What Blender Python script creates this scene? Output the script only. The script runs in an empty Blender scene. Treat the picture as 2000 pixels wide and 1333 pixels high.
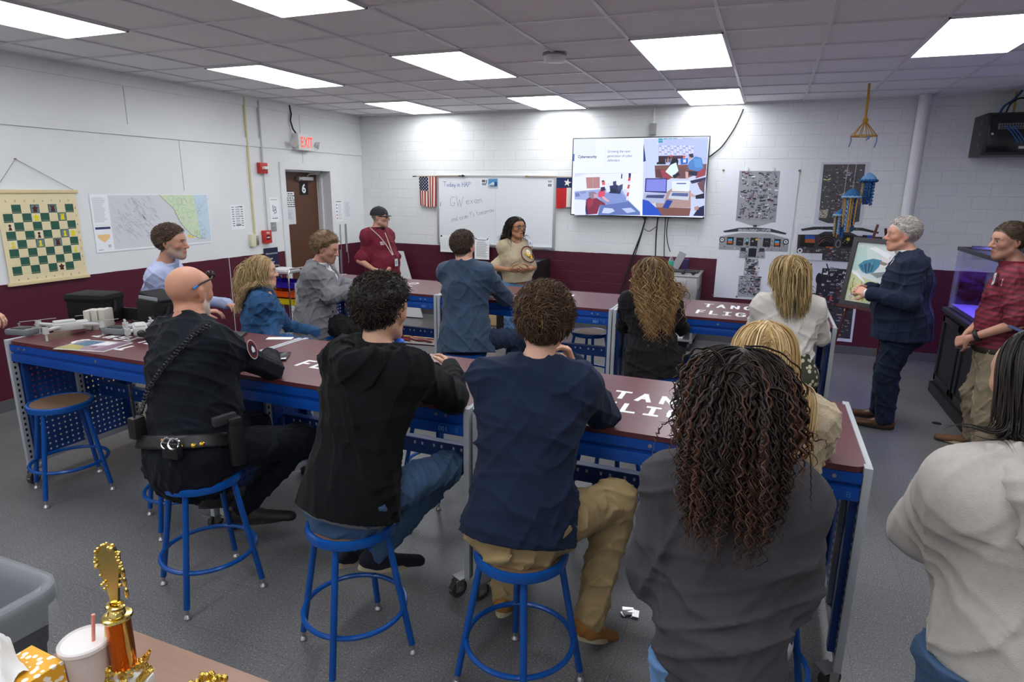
import bpy, bmesh, math, random
import numpy as np
from mathutils import Vector, Matrix

# ------------------------------------------------------------------ camera, world, exposure
scene = bpy.context.scene
col = scene.collection
CAM = np.array([5.9012, -8.4227, 1.9111])
YAW, PITCH, ROLL, FPX = 0.380437, 0.238118, 0.0127, 1223.77


def cam_axes():
    f = np.array([-math.sin(YAW) * math.cos(PITCH), math.cos(YAW) * math.cos(PITCH), -math.sin(PITCH)])
    r = np.array([math.cos(YAW), math.sin(YAW), 0.0])
    u = np.cross(r, f)
    return r * math.cos(ROLL) + u * math.sin(ROLL), -r * math.sin(ROLL) + u * math.cos(ROLL), f


CR, CU, CF = cam_axes()
cam_data = bpy.data.cameras.new('camera')
cam = bpy.data.objects.new('camera', cam_data)
col.objects.link(cam)
m = Matrix.Identity(4)
for i in range(3):
    m[i][0], m[i][1], m[i][2], m[i][3] = CR[i], CU[i], -CF[i], CAM[i]
cam.matrix_world = m
cam_data.sensor_width = 36.0
cam_data.lens = 36.0 * FPX / 2000.0
cam_data.clip_start = 0.05
cam_data.clip_end = 60
scene.camera = cam

world = bpy.data.worlds.new('world')
scene.world = world
world.use_nodes = True
world.node_tree.nodes['Background'].inputs[0].default_value = (0.55, 0.6, 0.7, 1)
world.node_tree.nodes['Background'].inputs[1].default_value = 0.02
scene.view_settings.view_transform = 'Standard'
scene.view_settings.look = 'None'
scene.view_settings.gamma = 1.0
scene.view_settings.use_curve_mapping = False
scene.view_settings.exposure = 0.18
LAMP_POWER = 8.8            # emission of every ceiling troffer (the room's lamps)

ROOM_H = 2.95
RX, RY = 9.6, -11.6         # right wall and wall behind the photographer
WAINSCOT = 1.082


def at(px, py, x=None, y=None, z=None):
    """world point seen at a pixel of the 2000x1333 photograph on a known x, y or z plane"""
    d = CR * (px - 1000) / FPX - CU * (py - 666.5) / FPX + CF
    if z is not None:
        t = (z - CAM[2]) / d[2]
    elif y is not None:
        t = (y - CAM[1]) / d[1]
    else:
        t = (x - CAM[0]) / d[0]
    return CAM + t * d


# ------------------------------------------------------------------ materials
MATS = {}


def srgb(h):
    h = h.lstrip('#')
    c = [int(h[i:i + 2], 16) / 255 for i in (0, 2, 4)]
    return tuple(v / 12.92 if v <= 0.04045 else ((v + 0.055) / 1.055) ** 2.4 for v in c)


def C3(c):
    return srgb(c) if isinstance(c, str) else tuple(c)


def new_mat(name):
    m = bpy.data.materials.new(name)
    m.use_nodes = True
    nt = m.node_tree
    b = nt.nodes['Principled BSDF']
    return m, nt, b


def link(nt, a, b):
    nt.links.new(a, b)


def mat(name, color, rough=0.5, metal=0.0, noise=0.0, nscale=60.0, bump=0.0, bscale=120.0, spec=0.5,
        stretch=(1, 1, 1), emit=0.0, alpha=1.0, trans=0.0, ior=1.45, sheen=0.0, coat=0.0):
    if name in MATS:
        return MATS[name]
    m, nt, b = new_mat(name)
    c = C3(color)
    b.inputs['Base Color'].default_value = (*c, 1)
    b.inputs['Roughness'].default_value = rough
    b.inputs['Metallic'].default_value = metal
    b.inputs['Specular IOR Level'].default_value = spec
    b.inputs['IOR'].default_value = ior
    b.inputs['Transmission Weight'].default_value = trans
    b.inputs['Alpha'].default_value = alpha
    b.inputs['Sheen Weight'].default_value = sheen
    b.inputs['Coat Weight'].default_value = coat
    if emit:
        b.inputs['Emission Color'].default_value = (*c, 1)
        b.inputs['Emission Strength'].default_value = emit
    if noise or bump:
        tc = nt.nodes.new('ShaderNodeTexCoord')
        mp = nt.nodes.new('ShaderNodeMapping')
        mp.inputs['Scale'].default_value = stretch
        link(nt, tc.outputs['Object'], mp.inputs['Vector'])
    if noise:
        n = nt.nodes.new('ShaderNodeTexNoise')
        n.inputs['Scale'].default_value = nscale
        n.inputs['Detail'].default_value = 4
        link(nt, mp.outputs[0], n.inputs['Vector'])
        mx = nt.nodes.new('ShaderNodeMix')
        mx.data_type = 'RGBA'
        mx.inputs['A'].default_value = (*[v * (1 - noise) for v in c], 1)
        mx.inputs['B'].default_value = (*[min(1, v * (1 + noise)) for v in c], 1)
        link(nt, n.outputs['Fac'], mx.inputs['Factor'])
        link(nt, mx.outputs['Result'], b.inputs['Base Color'])
    if bump:
        n2 = nt.nodes.new('ShaderNodeTexNoise')
        n2.inputs['Scale'].default_value = bscale
        n2.inputs['Detail'].default_value = 3
        link(nt, mp.outputs[0], n2.inputs['Vector'])
        bp = nt.nodes.new('ShaderNodeBump')
        bp.inputs['Strength'].default_value = bump
        bp.inputs['Distance'].default_value = 0.01
        link(nt, n2.outputs['Fac'], bp.inputs['Height'])
        link(nt, bp.outputs[0], b.inputs['Normal'])
    MATS[name] = m
    return m


def attr_mat(name, rough=0.5, spec=0.4, emit=0.0, bump=0.0, bscale=200.0, sheen=0.0, sss=0.0, aniso=0.0):
    """material whose colour is the printed / dyed / natural colour stored on the mesh"""
    if name in MATS:
        return MATS[name]
    m, nt, b = new_mat(name)
    a = nt.nodes.new('ShaderNodeAttribute')
    a.attribute_name = 'Col'
    b.inputs['Roughness'].default_value = rough
    b.inputs['Specular IOR Level'].default_value = spec
    b.inputs['Sheen Weight'].default_value = sheen
    if sss:
        b.inputs['Subsurface Weight'].default_value = sss
        b.inputs['Subsurface Radius'].default_value = (0.012, 0.005, 0.003)
        b.inputs['Subsurface Scale'].default_value = 0.6
    link(nt, a.outputs['Color'], b.inputs['Base Color'])
    if emit:
        b.inputs['Base Color'].default_value = (0, 0, 0, 1)
        nt.links.remove(b.inputs['Base Color'].links[0])
        b.inputs['Base Color'].default_value = (0.01, 0.01, 0.01, 1)
        link(nt, a.outputs['Color'], b.inputs['Emission Color'])
        b.inputs['Emission Strength'].default_value = emit
    if bump:
        tc = nt.nodes.new('ShaderNodeTexCoord')
        n2 = nt.nodes.new('ShaderNodeTexNoise')
        n2.inputs['Scale'].default_value = bscale
        link(nt, tc.outputs['Object'], n2.inputs['Vector'])
        bp = nt.nodes.new('ShaderNodeBump')
        bp.inputs['Strength'].default_value = bump
        bp.inputs['Distance'].default_value = 0.004
        link(nt, n2.outputs['Fac'], bp.inputs['Height'])
        link(nt, bp.outputs[0], b.inputs['Normal'])
    MATS[name] = m
    return m


# ------------------------------------------------------------------ mesh builder
WPOS = {}                       # world origin of every built object


class MB:
    def __init__(s):
        s.v, s.f, s.mi, s.c = [], [], [], []
        s.cur, s.color = 0, None
        s.M = Matrix.Identity(4)

    def add(s, vs, fs, mi=None, color=None):
        o = len(s.v)
        M = s.M
        for p in vs:
            q = M @ Vector(p)
            s.v.append((q.x, q.y, q.z))
        k = s.cur if mi is None else mi
        cc = color if color is not None else s.color
        for f in fs:
            s.f.append(tuple(i + o for i in f))
            s.mi.append(k)
            s.c.append(cc)
        return s

    def box(s, c, d, rz=0.0, bev=0.0, R=None, **k):
        x, y, z = d[0] / 2, d[1] / 2, d[2] / 2
        if bev > 0:
            bm = bmesh.new()
            bmesh.ops.create_cube(bm, size=1)
            bmesh.ops.scale(bm, vec=d, verts=bm.verts)
            bmesh.ops.bevel(bm, geom=bm.edges[:], offset=bev, segments=2, affect='EDGES', profile=0.6)
            bm.verts.index_update()
            vs = [tuple(v.co) for v in bm.verts]
            fs = [tuple(v.index for v in f.verts) for f in bm.faces]
            bm.free()
        else:
            vs = [(sx * x, sy * y, sz * z) for sz in (-1, 1) for sy in (-1, 1) for sx in (-1, 1)]
            fs = [(0, 2, 3, 1), (4, 5, 7, 6), (0, 1, 5, 4), (2, 6, 7, 3), (0, 4, 6, 2), (1, 3, 7, 5)]
        Rm = R if R is not None else Matrix.Rotation(rz, 3, 'Z')
        c = Vector(c)
        return s.add([tuple(Rm @ Vector(p) + c) for p in vs], fs, **k)

    def box2(s, a, b, bev=0.0, **k):
        return s.box([(a[i] + b[i]) / 2 for i in range(3)], [abs(b[i] - a[i]) for i in range(3)], bev=bev, **k)

    def tube(s, pts, r, n=8, closed=False, cap=True, flat=None, **k):
        P = [Vector(p) for p in pts]
        N = len(P)
        rs = [r] * N if isinstance(r, (int, float)) else list(r)
        T = []
        for i in range(N):
            if closed:
                t = P[(i + 1) % N] - P[i - 1]
            else:
                t = P[min(i + 1, N - 1)] - P[max(i - 1, 0)]
            T.append(t.normalized() if t.length > 1e-9 else Vector((0, 0, 1)))
        ref = Vector((0, 0, 1)) if abs(T[0].z) < 0.9 else Vector((1, 0, 0))
        u = T[0].cross(ref).normalized()
        vs, fs = [], []
        for i in range(N):
            u = (u - T[i] * u.dot(T[i]))
            u = u.normalized() if u.length > 1e-6 else T[i].orthogonal().normalized()
            w = T[i].cross(u)
            for j in range(n):
                a = 2 * math.pi * (j + 0.5) / n
                vs.append(tuple(P[i] + (u * math.cos(a) + w * math.sin(a)) * rs[i]))
        for i in range(N if closed else N - 1):
            a, b = i * n, ((i + 1) % N) * n
            for j in range(n):
                fs.append((a + j, a + (j + 1) % n, b + (j + 1) % n, b + j))
        if cap and not closed:
            fs.append(tuple(reversed(range(n))))
            fs.append(tuple((N - 1) * n + j for j in range(n)))
        return s.add(vs, fs, **k)

    def cyl(s, p0, p1, r, r1=None, n=16, **k):
        return s.tube([p0, p1], [r, r if r1 is None else r1], n=n, **k)

    def lathe(s, prof, c=(0, 0, 0), n=24, cap=True, axis=None, **k):
        vs, fs = [], []
        c = Vector(c)
        Rm = Matrix.Identity(3)
        if axis is not None:
            Rm = Vector((0, 0, 1)).rotation_difference(Vector(axis)).to_matrix()
        for (r, z) in prof:
            for j in range(n):
                a = 2 * math.pi * j / n
                vs.append(tuple(Rm @ Vector((r * math.cos(a), r * math.sin(a), z)) + c))
        for i in range(len(prof) - 1):
            for j in range(n):
                fs.append((i * n + j, i * n + (j + 1) % n, (i + 1) * n + (j + 1) % n, (i + 1) * n + j))
        if cap:
            fs.append(tuple(reversed(range(n))))
            fs.append(tuple((len(prof) - 1) * n + j for j in range(n)))
        return s.add(vs, fs, **k)

    def ring(s, c, R, r, n=32, m=8, axis=None, **k):
        c = Vector(c)
        Rm = Matrix.Identity(3) if axis is None else Vector((0, 0, 1)).rotation_difference(Vector(axis)).to_matrix()
        pts = [tuple(Rm @ Vector((R * math.cos(2 * math.pi * i / n), R * math.sin(2 * math.pi * i / n), 0)) + c) for i in range(n)]
        return s.tube(pts, r, n=m, closed=True, **k)

    def ell(s, c, r, n=16, m=10, R=None, **k):
        Rm = R if R is not None else Matrix.Identity(3)
        c = Vector(c)
        if isinstance(r, (int, float)):
            r = (r, r, r)
        vs, fs = [], []
        for i in range(1, m):
            th = math.pi * i / m
            for j in range(n):
                a = 2 * math.pi * j / n
                vs.append(tuple(Rm @ Vector((r[0] * math.sin(th) * math.cos(a), r[1] * math.sin(th) * math.sin(a), r[2] * math.cos(th))) + c))
        vs.append(tuple(Rm @ Vector((0, 0, r[2])) + c))
        vs.append(tuple(Rm @ Vector((0, 0, -r[2])) + c))
        t, b = len(vs) - 2, len(vs) - 1
        for i in range(m - 2):
            for j in range(n):
                fs.append((i * n + j, (i + 1) * n + j, (i + 1) * n + (j + 1) % n, i * n + (j + 1) % n))
        for j in range(n):
            fs.append((t, j, (j + 1) % n))
            fs.append((b, (m - 2) * n + (j + 1) % n, (m - 2) * n + j))
        return s.add(vs, fs, **k)

    def prism(s, poly, O, U, V, d, **k):
        """poly in the plane O + u U + v V, extruded by d along U x V"""
        O, U, V = Vector(O), Vector(U), Vector(V)
        N = U.cross(V).normalized() * d
        n = len(poly)
        vs = [tuple(O + U * a + V * b) for a, b in poly] + [tuple(O + U * a + V * b + N) for a, b in poly]
        fs = [tuple(reversed(range(n))), tuple(range(n, 2 * n))]
        fs += [(i, (i + 1) % n, n + (i + 1) % n, n + i) for i in range(n)]
        return s.add(vs, fs, **k)

    def poly(s, pts, **k):
        return s.add(pts, [tuple(range(len(pts)))], **k)

    def build(s, name, mats, parent=None, origin=None, smooth=True, sharp=35, label=None):
        if not isinstance(mats, (list, tuple)):
            mats = [mats]
        V = np.array(s.v, dtype=np.float64).reshape(-1, 3)
        return mesh_obj(name, V, s.f, mats, s.mi, s.c if any(c is not None for c in s.c) else None, parent, origin, smooth, sharp, label)


def mesh_obj(name, V, F, mats, mi=None, fcol=None, parent=None, origin=None, smooth=True, sharp=35, label=None, vcol=None):
    if origin is None:
        if parent is not None:
            origin = WPOS[parent.name]
        else:
            origin = np.array([(V[:, 0].min() + V[:, 0].max()) / 2, (V[:, 1].min() + V[:, 1].max()) / 2, V[:, 2].min()])
    origin = np.array(origin, dtype=float)
    me = bpy.data.meshes.new(name)
    L = V - origin
    if isinstance(F, np.ndarray):
        nf, k = F.shape
        me.vertices.add(len(L))
        me.vertices.foreach_set('co', L.astype(np.float32).ravel())
        me.loops.add(nf * k)
        me.loops.foreach_set('vertex_index', F.astype(np.int32).ravel())
        me.polygons.add(nf)
        me.polygons.foreach_set('loop_start', np.arange(0, nf * k, k, dtype=np.int32))
        me.update(calc_edges=True)
    else:
        me.from_pydata(L.tolist(), [], F)
    for m_ in mats:
        me.materials.append(m_)
    if mi is not None and len(mats) > 1:
        me.polygons.foreach_set('material_index', np.array(mi, dtype=np.int32))
    if smooth:
        me.polygons.foreach_set('use_smooth', np.ones(len(me.polygons), dtype=bool))
        if sharp:
            me.set_sharp_from_angle(angle=math.radians(sharp))
    if fcol is not None:
        a = me.color_attributes.new('Col', 'FLOAT_COLOR', 'CORNER')
        buf = []
        for p, c in zip(F, fcol):
            c = C3(c) if c is not None else (0.5, 0.5, 0.5)
            buf.extend((*c, 1.0) * len(p))
        a.data.foreach_set('color', np.array(buf, dtype=np.float32))
    if vcol is not None:
        a = me.color_attributes.new('Col', 'FLOAT_COLOR', 'POINT')
        c4 = np.ones((len(V), 4), dtype=np.float32)
        c4[:, :3] = vcol
        a.data.foreach_set('color', c4.ravel())
    me.validate()
    o = bpy.data.objects.new(name, me)
    col.objects.link(o)
    WPOS[o.name] = origin
    if parent is not None:
        o.parent = parent
        o.location = origin - WPOS[parent.name]
    else:
        o.location = origin
    if label:
        o['label'] = label
    return o


def thing(name, label, cat, loc=(0, 0, 0), group=None):
    o = bpy.data.objects.new(name, None)
    o.empty_display_size = 0.1
    col.objects.link(o)
    o.location = loc
    WPOS[o.name] = np.array(loc, dtype=float)
    return tag(o, label, cat, group)


def tag(o, label, cat, group=None):
    o['label'] = label
    o['category'] = cat
    if group:
        o['group'] = group
    return o


def struct(o):
    o['kind'] = 'structure'
    return o


def dup(root, loc, rz=0.0, label=None, group=None):
    def cp(o, par):
        c = o.copy()
        col.objects.link(c)
        WPOS[c.name] = WPOS[o.name]
        if par is not None:
            c.parent = par
        for ch in o.children:
            cp(ch, c)
        return c
    r = cp(root, None)
    r.location = loc
    r.rotation_euler = (0, 0, rz)
    if label:
        r['label'] = label
    if group:
        r['group'] = group
    return r


def text_poly(s, bold=0.0, cache={}):
    key = (s, bold)
    if key not in cache:
        cu = bpy.data.curves.new('t', 'FONT')
        cu.body = s
        cu.size = 1.0
        cu.offset = bold
        cu.resolution_u = 3
        o = bpy.data.objects.new('t', cu)
        col.objects.link(o)
        me = bpy.data.meshes.new_from_object(o.evaluated_get(bpy.context.evaluated_depsgraph_get()))
        vs = np.array([tuple(v.co)[:2] for v in me.vertices]).reshape(-1, 2)
        fs = [tuple(p.vertices) for p in me.polygons]
        bpy.data.objects.remove(o)
        bpy.data.curves.remove(cu)
        bpy.data.meshes.remove(me)
        cache[key] = (vs, fs)
    return cache[key]


class Canvas(MB):
    """print / ink / paint on a flat surface: origin O, unit axes U (right) and V (up)"""
    def __init__(s, O, U, V, step=0.0004):
        super().__init__()
        s.O, s.U, s.V = Vector(O), Vector(U).normalized(), Vector(V).normalized()
        s.N = s.U.cross(s.V)
        s.lay, s.step, s.tick = 0, step, 0

    def p(s, u, v):
        q = s.O + s.U * u + s.V * v + s.N * (s.lay * s.step + (s.tick % 23) * 1e-5)
        return tuple(q)

    def up(s, k=1):
        s.lay += k
        return s

    def shape(s, pts, c):
        s.tick += 1
        s.add([s.p(*q) for q in pts], [tuple(range(len(pts)))], color=c)

    def rect(s, u0, v0, u1, v1, c):
        s.shape([(u0, v0), (u1, v0), (u1, v1), (u0, v1)], c)

    def disc(s, u, v, r, c, n=14, ry=None):
        ry = r if ry is None else ry
        s.shape([(u + r * math.cos(2 * math.pi * i / n), v + ry * math.sin(2 * math.pi * i / n)) for i in range(n)], c)

    def annulus(s, u, v, r0, r1, c, n=28, a0=0.0, a1=2 * math.pi):
        for i in range(n):
            a, b = a0 + (a1 - a0) * i / n, a0 + (a1 - a0) * (i + 1) / n
            s.shape([(u + r0 * math.cos(a), v + r0 * math.sin(a)), (u + r1 * math.cos(a), v + r1 * math.sin(a)),
                     (u + r1 * math.cos(b), v + r1 * math.sin(b)), (u + r0 * math.cos(b), v + r0 * math.sin(b))], c)

    def stroke(s, pts, w, c):
        for (a, b), (d, e) in zip(pts[:-1], pts[1:]):
            L = math.hypot(d - a, e - b)
            if L < 1e-7:
                continue
            du, dv = (d - a) / L, (e - b) / L
            h = w / 2
            x0, y0, x1, y1 = a - du * h * .8, b - dv * h * .8, d + du * h * .8, e + dv * h * .8
            s.shape([(x0 + dv * h, y0 - du * h), (x1 + dv * h, y1 - du * h), (x1 - dv * h, y1 + du * h), (x0 - dv * h, y0 + du * h)], c)

    def text(s, t, u, v, h, c, xs=1.0, align='l', bold=0.0, slant=0.0, rot=0.0):
        vs, fs = text_poly(t, bold)
        if not len(vs):
            return
        k = h / 0.72
        w = (vs[:, 0].max() - min(0, vs[:, 0].min())) * k * xs
        off = {'l': 0, 'c': -w / 2, 'r': -w}[align]
        P = []
        cr, sr = math.cos(rot), math.sin(rot)
        for a, b in vs:
            x, y = a * k * xs + off + slant * b * k, b * k
            P.append(s.p(u + x * cr - y * sr, v + x * sr + y * cr))
        s.add(P, fs, color=c)

    def lines(s, u0, v0, u1, v1, n, c, seed=0, fill=0.55, short=0.3):
        """rows of unreadable small print"""
        r = random.Random(seed)
        dv = (v1 - v0) / n
        for i in range(n):
            e = u1 - (u1 - u0) * r.random() * short
            s.rect(u0, v0 + dv * (i + 0.5 - fill / 2), e, v0 + dv * (i + 0.5 + fill / 2), c)


PRINT = attr_mat('printed_paper', rough=0.55, spec=0.3)
PAINT = attr_mat('painted_mark', rough=0.4, spec=0.4)
SCREEN = attr_mat('lit_screen', emit=1.0)
# ------------------------------------------------------------------ room shell
def wall_mat(name, brick):
    m, nt, b = new_mat(name)
    geo = nt.nodes.new('ShaderNodeNewGeometry')
    sep = nt.nodes.new('ShaderNodeSeparateXYZ')
    link(nt, geo.outputs['Position'], sep.inputs[0])
    lt = nt.nodes.new('ShaderNodeMath')
    lt.operation = 'LESS_THAN'
    lt.inputs[1].default_value = WAINSCOT
    # the paint edge wanders by a millimetre or two
    ne = nt.nodes.new('ShaderNodeTexNoise')
    ne.inputs['Scale'].default_value = 9
    link(nt, geo.outputs['Position'], ne.inputs['Vector'])
    ma = nt.nodes.new('ShaderNodeMath')
    ma.operation = 'MULTIPLY_ADD'
    ma.inputs[1].default_value = 0.012
    link(nt, ne.outputs['Fac'], ma.inputs[0])
    link(nt, sep.outputs['Z'], ma.inputs[2])
    link(nt, ma.outputs[0], lt.inputs[0])
    no = nt.nodes.new('ShaderNodeTexNoise')
    no.inputs['Scale'].default_value = 2.2
    no.inputs['Detail'].default_value = 6
    link(nt, geo.outputs['Position'], no.inputs['Vector'])
    w = nt.nodes.new('ShaderNodeMix')
    w.data_type = 'RGBA'
    w.inputs['A'].default_value = (0.70, 0.72, 0.72, 1)
    w.inputs['B'].default_value = (0.80, 0.815, 0.82, 1)
    link(nt, no.outputs['Fac'], w.inputs['Factor'])
    mx = nt.nodes.new('ShaderNodeMix')
    mx.data_type = 'RGBA'
    mx.inputs['B'].default_value = (0.082, 0.012, 0.027, 1)
    link(nt, lt.outputs[0], mx.inputs['Factor'])
    link(nt, w.outputs['Result'], mx.inputs['A'])
    b.inputs['Roughness'].default_value = 0.42
    b.inputs['Specular IOR Level'].default_value = 0.35
    link(nt, mx.outputs['Result'], b.inputs['Base Color'])
    bp = nt.nodes.new('ShaderNodeBump')
    bp.inputs['Distance'].default_value = 0.006
    bp.inputs['Strength'].default_value = 0.6
    if brick:
        cb = nt.nodes.new('ShaderNodeCombineXYZ')
        link(nt, sep.outputs['X'], cb.inputs['X'])
        link(nt, sep.outputs['Z'], cb.inputs['Y'])
        br = nt.nodes.new('ShaderNodeTexBrick')
        br.inputs['Scale'].default_value = 1
        br.inputs['Brick Width'].default_value = 0.318
        br.inputs['Row Height'].default_value = 0.1353
        br.inputs['Mortar Size'].default_value = 0.0045
        br.inputs['Mortar Smooth'].default_value = 0.5
        link(nt, cb.outputs[0], br.inputs['Vector'])
        inv = nt.nodes.new('ShaderNodeMath')
        inv.operation = 'MULTIPLY_ADD'
        inv.inputs[1].default_value = -1
        inv.inputs[2].default_value = 1
        link(nt, br.outputs['Fac'], inv.inputs[0])
        n3 = nt.nodes.new('ShaderNodeTexNoise')
        n3.inputs['Scale'].default_value = 45
        link(nt, geo.outputs['Position'], n3.inputs['Vector'])
        ad = nt.nodes.new('ShaderNodeMath')
        ad.operation = 'MULTIPLY_ADD'
        ad.inputs[1].default_value = 0.25
        link(nt, n3.outputs['Fac'], ad.inputs[0])
        link(nt, inv.outputs[0], ad.inputs[2])
        link(nt, ad.outputs[0], bp.inputs['Height'])
    else:
        n3 = nt.nodes.new('ShaderNodeTexNoise')
        n3.inputs['Scale'].default_value = 25
        link(nt, geo.outputs['Position'], n3.inputs['Vector'])
        bp.inputs['Strength'].default_value = 0.12
        link(nt, n3.outputs['Fac'], bp.inputs['Height'])
    link(nt, bp.outputs[0], b.inputs['Normal'])
    return m


def floor_mat():
    m, nt, b = new_mat('speckled_vinyl_floor')
    geo = nt.nodes.new('ShaderNodeNewGeometry')
    no = nt.nodes.new('ShaderNodeTexNoise')
    no.inputs['Scale'].default_value = 130
    no.inputs['Detail'].default_value = 2
    link(nt, geo.outputs['Position'], no.inputs['Vector'])
    r1 = nt.nodes.new('ShaderNodeValToRGB')
    e = r1.color_ramp.elements
    e[0].position, e[0].color = 0.28, (0.062, 0.062, 0.063, 1)
    e[1].position, e[1].color = 0.42, (0.140, 0.139, 0.140, 1)
    k = e.new(0.60)
    k.color = (0.165, 0.164, 0.166, 1)
    k = e.new(0.72)
    k.color = (0.33, 0.33, 0.33, 1)
    link(nt, no.outputs['Fac'], r1.inputs[0])
    n2 = nt.nodes.new('ShaderNodeTexNoise')
    n2.inputs['Scale'].default_value = 1.3
    n2.inputs['Detail'].default_value = 6
    link(nt, geo.outputs['Position'], n2.inputs['Vector'])
    br = nt.nodes.new('ShaderNodeTexBrick')
    br.offset = 0.0
    br.inputs['Scale'].default_value = 1
    br.inputs['Brick Width'].default_value = 0.3048
    br.inputs['Row Height'].default_value = 0.3048
    br.inputs['Mortar Size'].default_value = 0.0012
    br.inputs['Color1'].default_value = (1, 1, 1, 1)
    br.inputs['Color2'].default_value = (0.93, 0.93, 0.94, 1)
    br.inputs['Mortar'].default_value = (0.6, 0.6, 0.6, 1)
    link(nt, geo.outputs['Position'], br.inputs['Vector'])
    mu = nt.nodes.new('ShaderNodeMix')
    mu.data_type = 'RGBA'
    mu.blend_type = 'MULTIPLY'
    mu.inputs['Factor'].default_value = 1
    link(nt, r1.outputs[0], mu.inputs['A'])
    link(nt, br.outputs['Color'], mu.inputs['B'])
    mr = nt.nodes.new('ShaderNodeMapRange')
    mr.inputs['To Min'].default_value = 0.82
    mr.inputs['To Max'].default_value = 1.15
    link(nt, n2.outputs['Fac'], mr.inputs['Value'])
    mv = nt.nodes.new('ShaderNodeVectorMath')
    mv.operation = 'SCALE'
    link(nt, mu.outputs['Result'], mv.inputs[0])
    link(nt, mr.outputs[0], mv.inputs['Scale'])
    link(nt, mv.outputs[0], b.inputs['Base Color'])
    rr = nt.nodes.new('ShaderNodeMapRange')
    rr.inputs['To Min'].default_value = 0.26
    rr.inputs['To Max'].default_value = 0.44
    link(nt, n2.outputs['Fac'], rr.inputs['Value'])
    link(nt, rr.outputs[0], b.inputs['Roughness'])
    b.inputs['Specular IOR Level'].default_value = 0.4
    return m


W_BRICK, W_PLASTER = wall_mat('painted_block_wall', True), wall_mat('painted_panel_wall', False)
WHITE = mat('white_paint', (0.74, 0.755, 0.76), 0.4, noise=0.04, nscale=6)
TILE = mat('ceiling_tile', (0.93, 0.895, 0.91), 0.95, noise=0.10, nscale=160, bump=0.35, bscale=220)
TBAR = mat('ceiling_grid_metal', (0.70, 0.70, 0.71), 0.4)
BASEB = mat('grey_vinyl_base', (0.10, 0.10, 0.105), 0.5)

fl = MB()
fl.box2((-1.2, RY, -0.1), (RX, 0.2, 0.0))
struct(fl.build('floor', floor_mat(), smooth=False))
bw = MB()
bw.box2((0.0, 0.0, 0.0), (RX, 0.2, ROOM_H + 0.1))
struct(bw.build('wall_back', W_BRICK, smooth=False))
DY0, DY1, DZ = -1.72, -0.79, 2.13        # door opening in the left wall
lw = MB()
lw.box2((-0.2, RY, 0.0), (0.0, DY0, ROOM_H + 0.1))
lw.box2((-0.2, DY1, 0.0), (0.0, 0.2, ROOM_H + 0.1))
lw.box2((-0.2, DY0, DZ), (0.0, DY1, ROOM_H + 0.1))
struct(lw.build('wall_left', W_PLASTER, smooth=False))
rw = MB()
rw.box2((RX, RY, 0.0), (RX + 0.2, 0.2, ROOM_H + 0.1))
struct(rw.build('wall_right', W_BRICK, smooth=False))
fw = MB()
fw.box2((-0.2, RY - 0.2, 0.0), (RX + 0.2, RY, ROOM_H + 0.1))
struct(fw.build('wall_front', W_PLASTER, smooth=False))

# ceiling: tiles on a T-bar grid of 2 x 2 ft cells, a hair out of square like the real one
GX, GY, GX0, GY0, SK = 0.64, 0.61, 5.50, -0.09, 0.03


def gp(i, j):
    x = GX0 + GX * i
    return x, GY0 - GY * j + SK * (x - 3.5)


cl = MB()
cl.box2((-0.2, RY, ROOM_H + 0.004), (RX, 0.0, ROOM_H + 0.06))
struct(cl.build('ceiling', TILE, smooth=False))
tb = MB()
for i in range(-8, 7):
    (xa, ya), (xb, yb) = gp(i, 0), gp(i, 18)
    tb.box2((xa - 0.012, RY, ROOM_H - 0.006), (xa + 0.012, -0.001, ROOM_H + 0.006))
for j in range(0, 19):
    (xa, ya), (xb, yb) = gp(-8.6, j), gp(6.4, j)
    xa = max(xa, 0.001)
    ya = GY0 - GY * j + SK * (xa - 3.5)
    d = Vector((xb - xa, yb - ya, 0))
    L = d.length
    if yb > -0.01:
        k = (-0.01 - ya) / (yb - ya)
        L *= max(0, min(1, k))
    c = Vector((xa, ya, ROOM_H - 0.001)) + d.normalized() * (L / 2)
    tb.box(c, (L, 0.022, 0.009), rz=math.atan2(d.y, d.x))
tb.box2((0.0, RY, ROOM_H - 0.02), (0.02, -0.002, ROOM_H + 0.004))
tb.box2((0.02, -0.02, ROOM_H - 0.02), (RX, -0.001, ROOM_H + 0.004))
g_ = struct(tb.build('trim_1', TBAR, smooth=False))
g_['label'] = 'pale metal grid bars between the ceiling tiles'

LAMP = mat('lit_troffer_diffuser', (1.0, 1.0, 1.0), 0.5, emit=LAMP_POWER)
MATS['lit_troffer_diffuser'].node_tree.nodes['Principled BSDF'].inputs['Emission Color'].default_value = (0.94, 0.965, 1.0, 1)
lamp_pts = []
for i in (-7, -4, -1, 2):
    for j in (0, 4, 8, 12, 16):
        if (i == 2 and j == 0):
            continue
        lamp_pts.append((i, j))
names = {(-7, 0): 'small far left ceiling light over the door corner of the room', (-4, 0): 'ceiling light nearest the whiteboard wall above the presenter',
         (-1, 0): 'ceiling light nearest the wall above the television', (-7, 4): 'left ceiling light above the map wall, middle row',
         (-4, 4): 'ceiling light in the middle row left of the smoke detector', (-1, 4): 'ceiling light in the middle row right of the smoke detector',
         (2, 4): 'ceiling light at the right edge above the fish tank', (-7, 8): 'ceiling light cut by the top left corner, above the chess board',
         (-4, 8): 'ceiling light cut by the top edge, above the seated men'}
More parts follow.
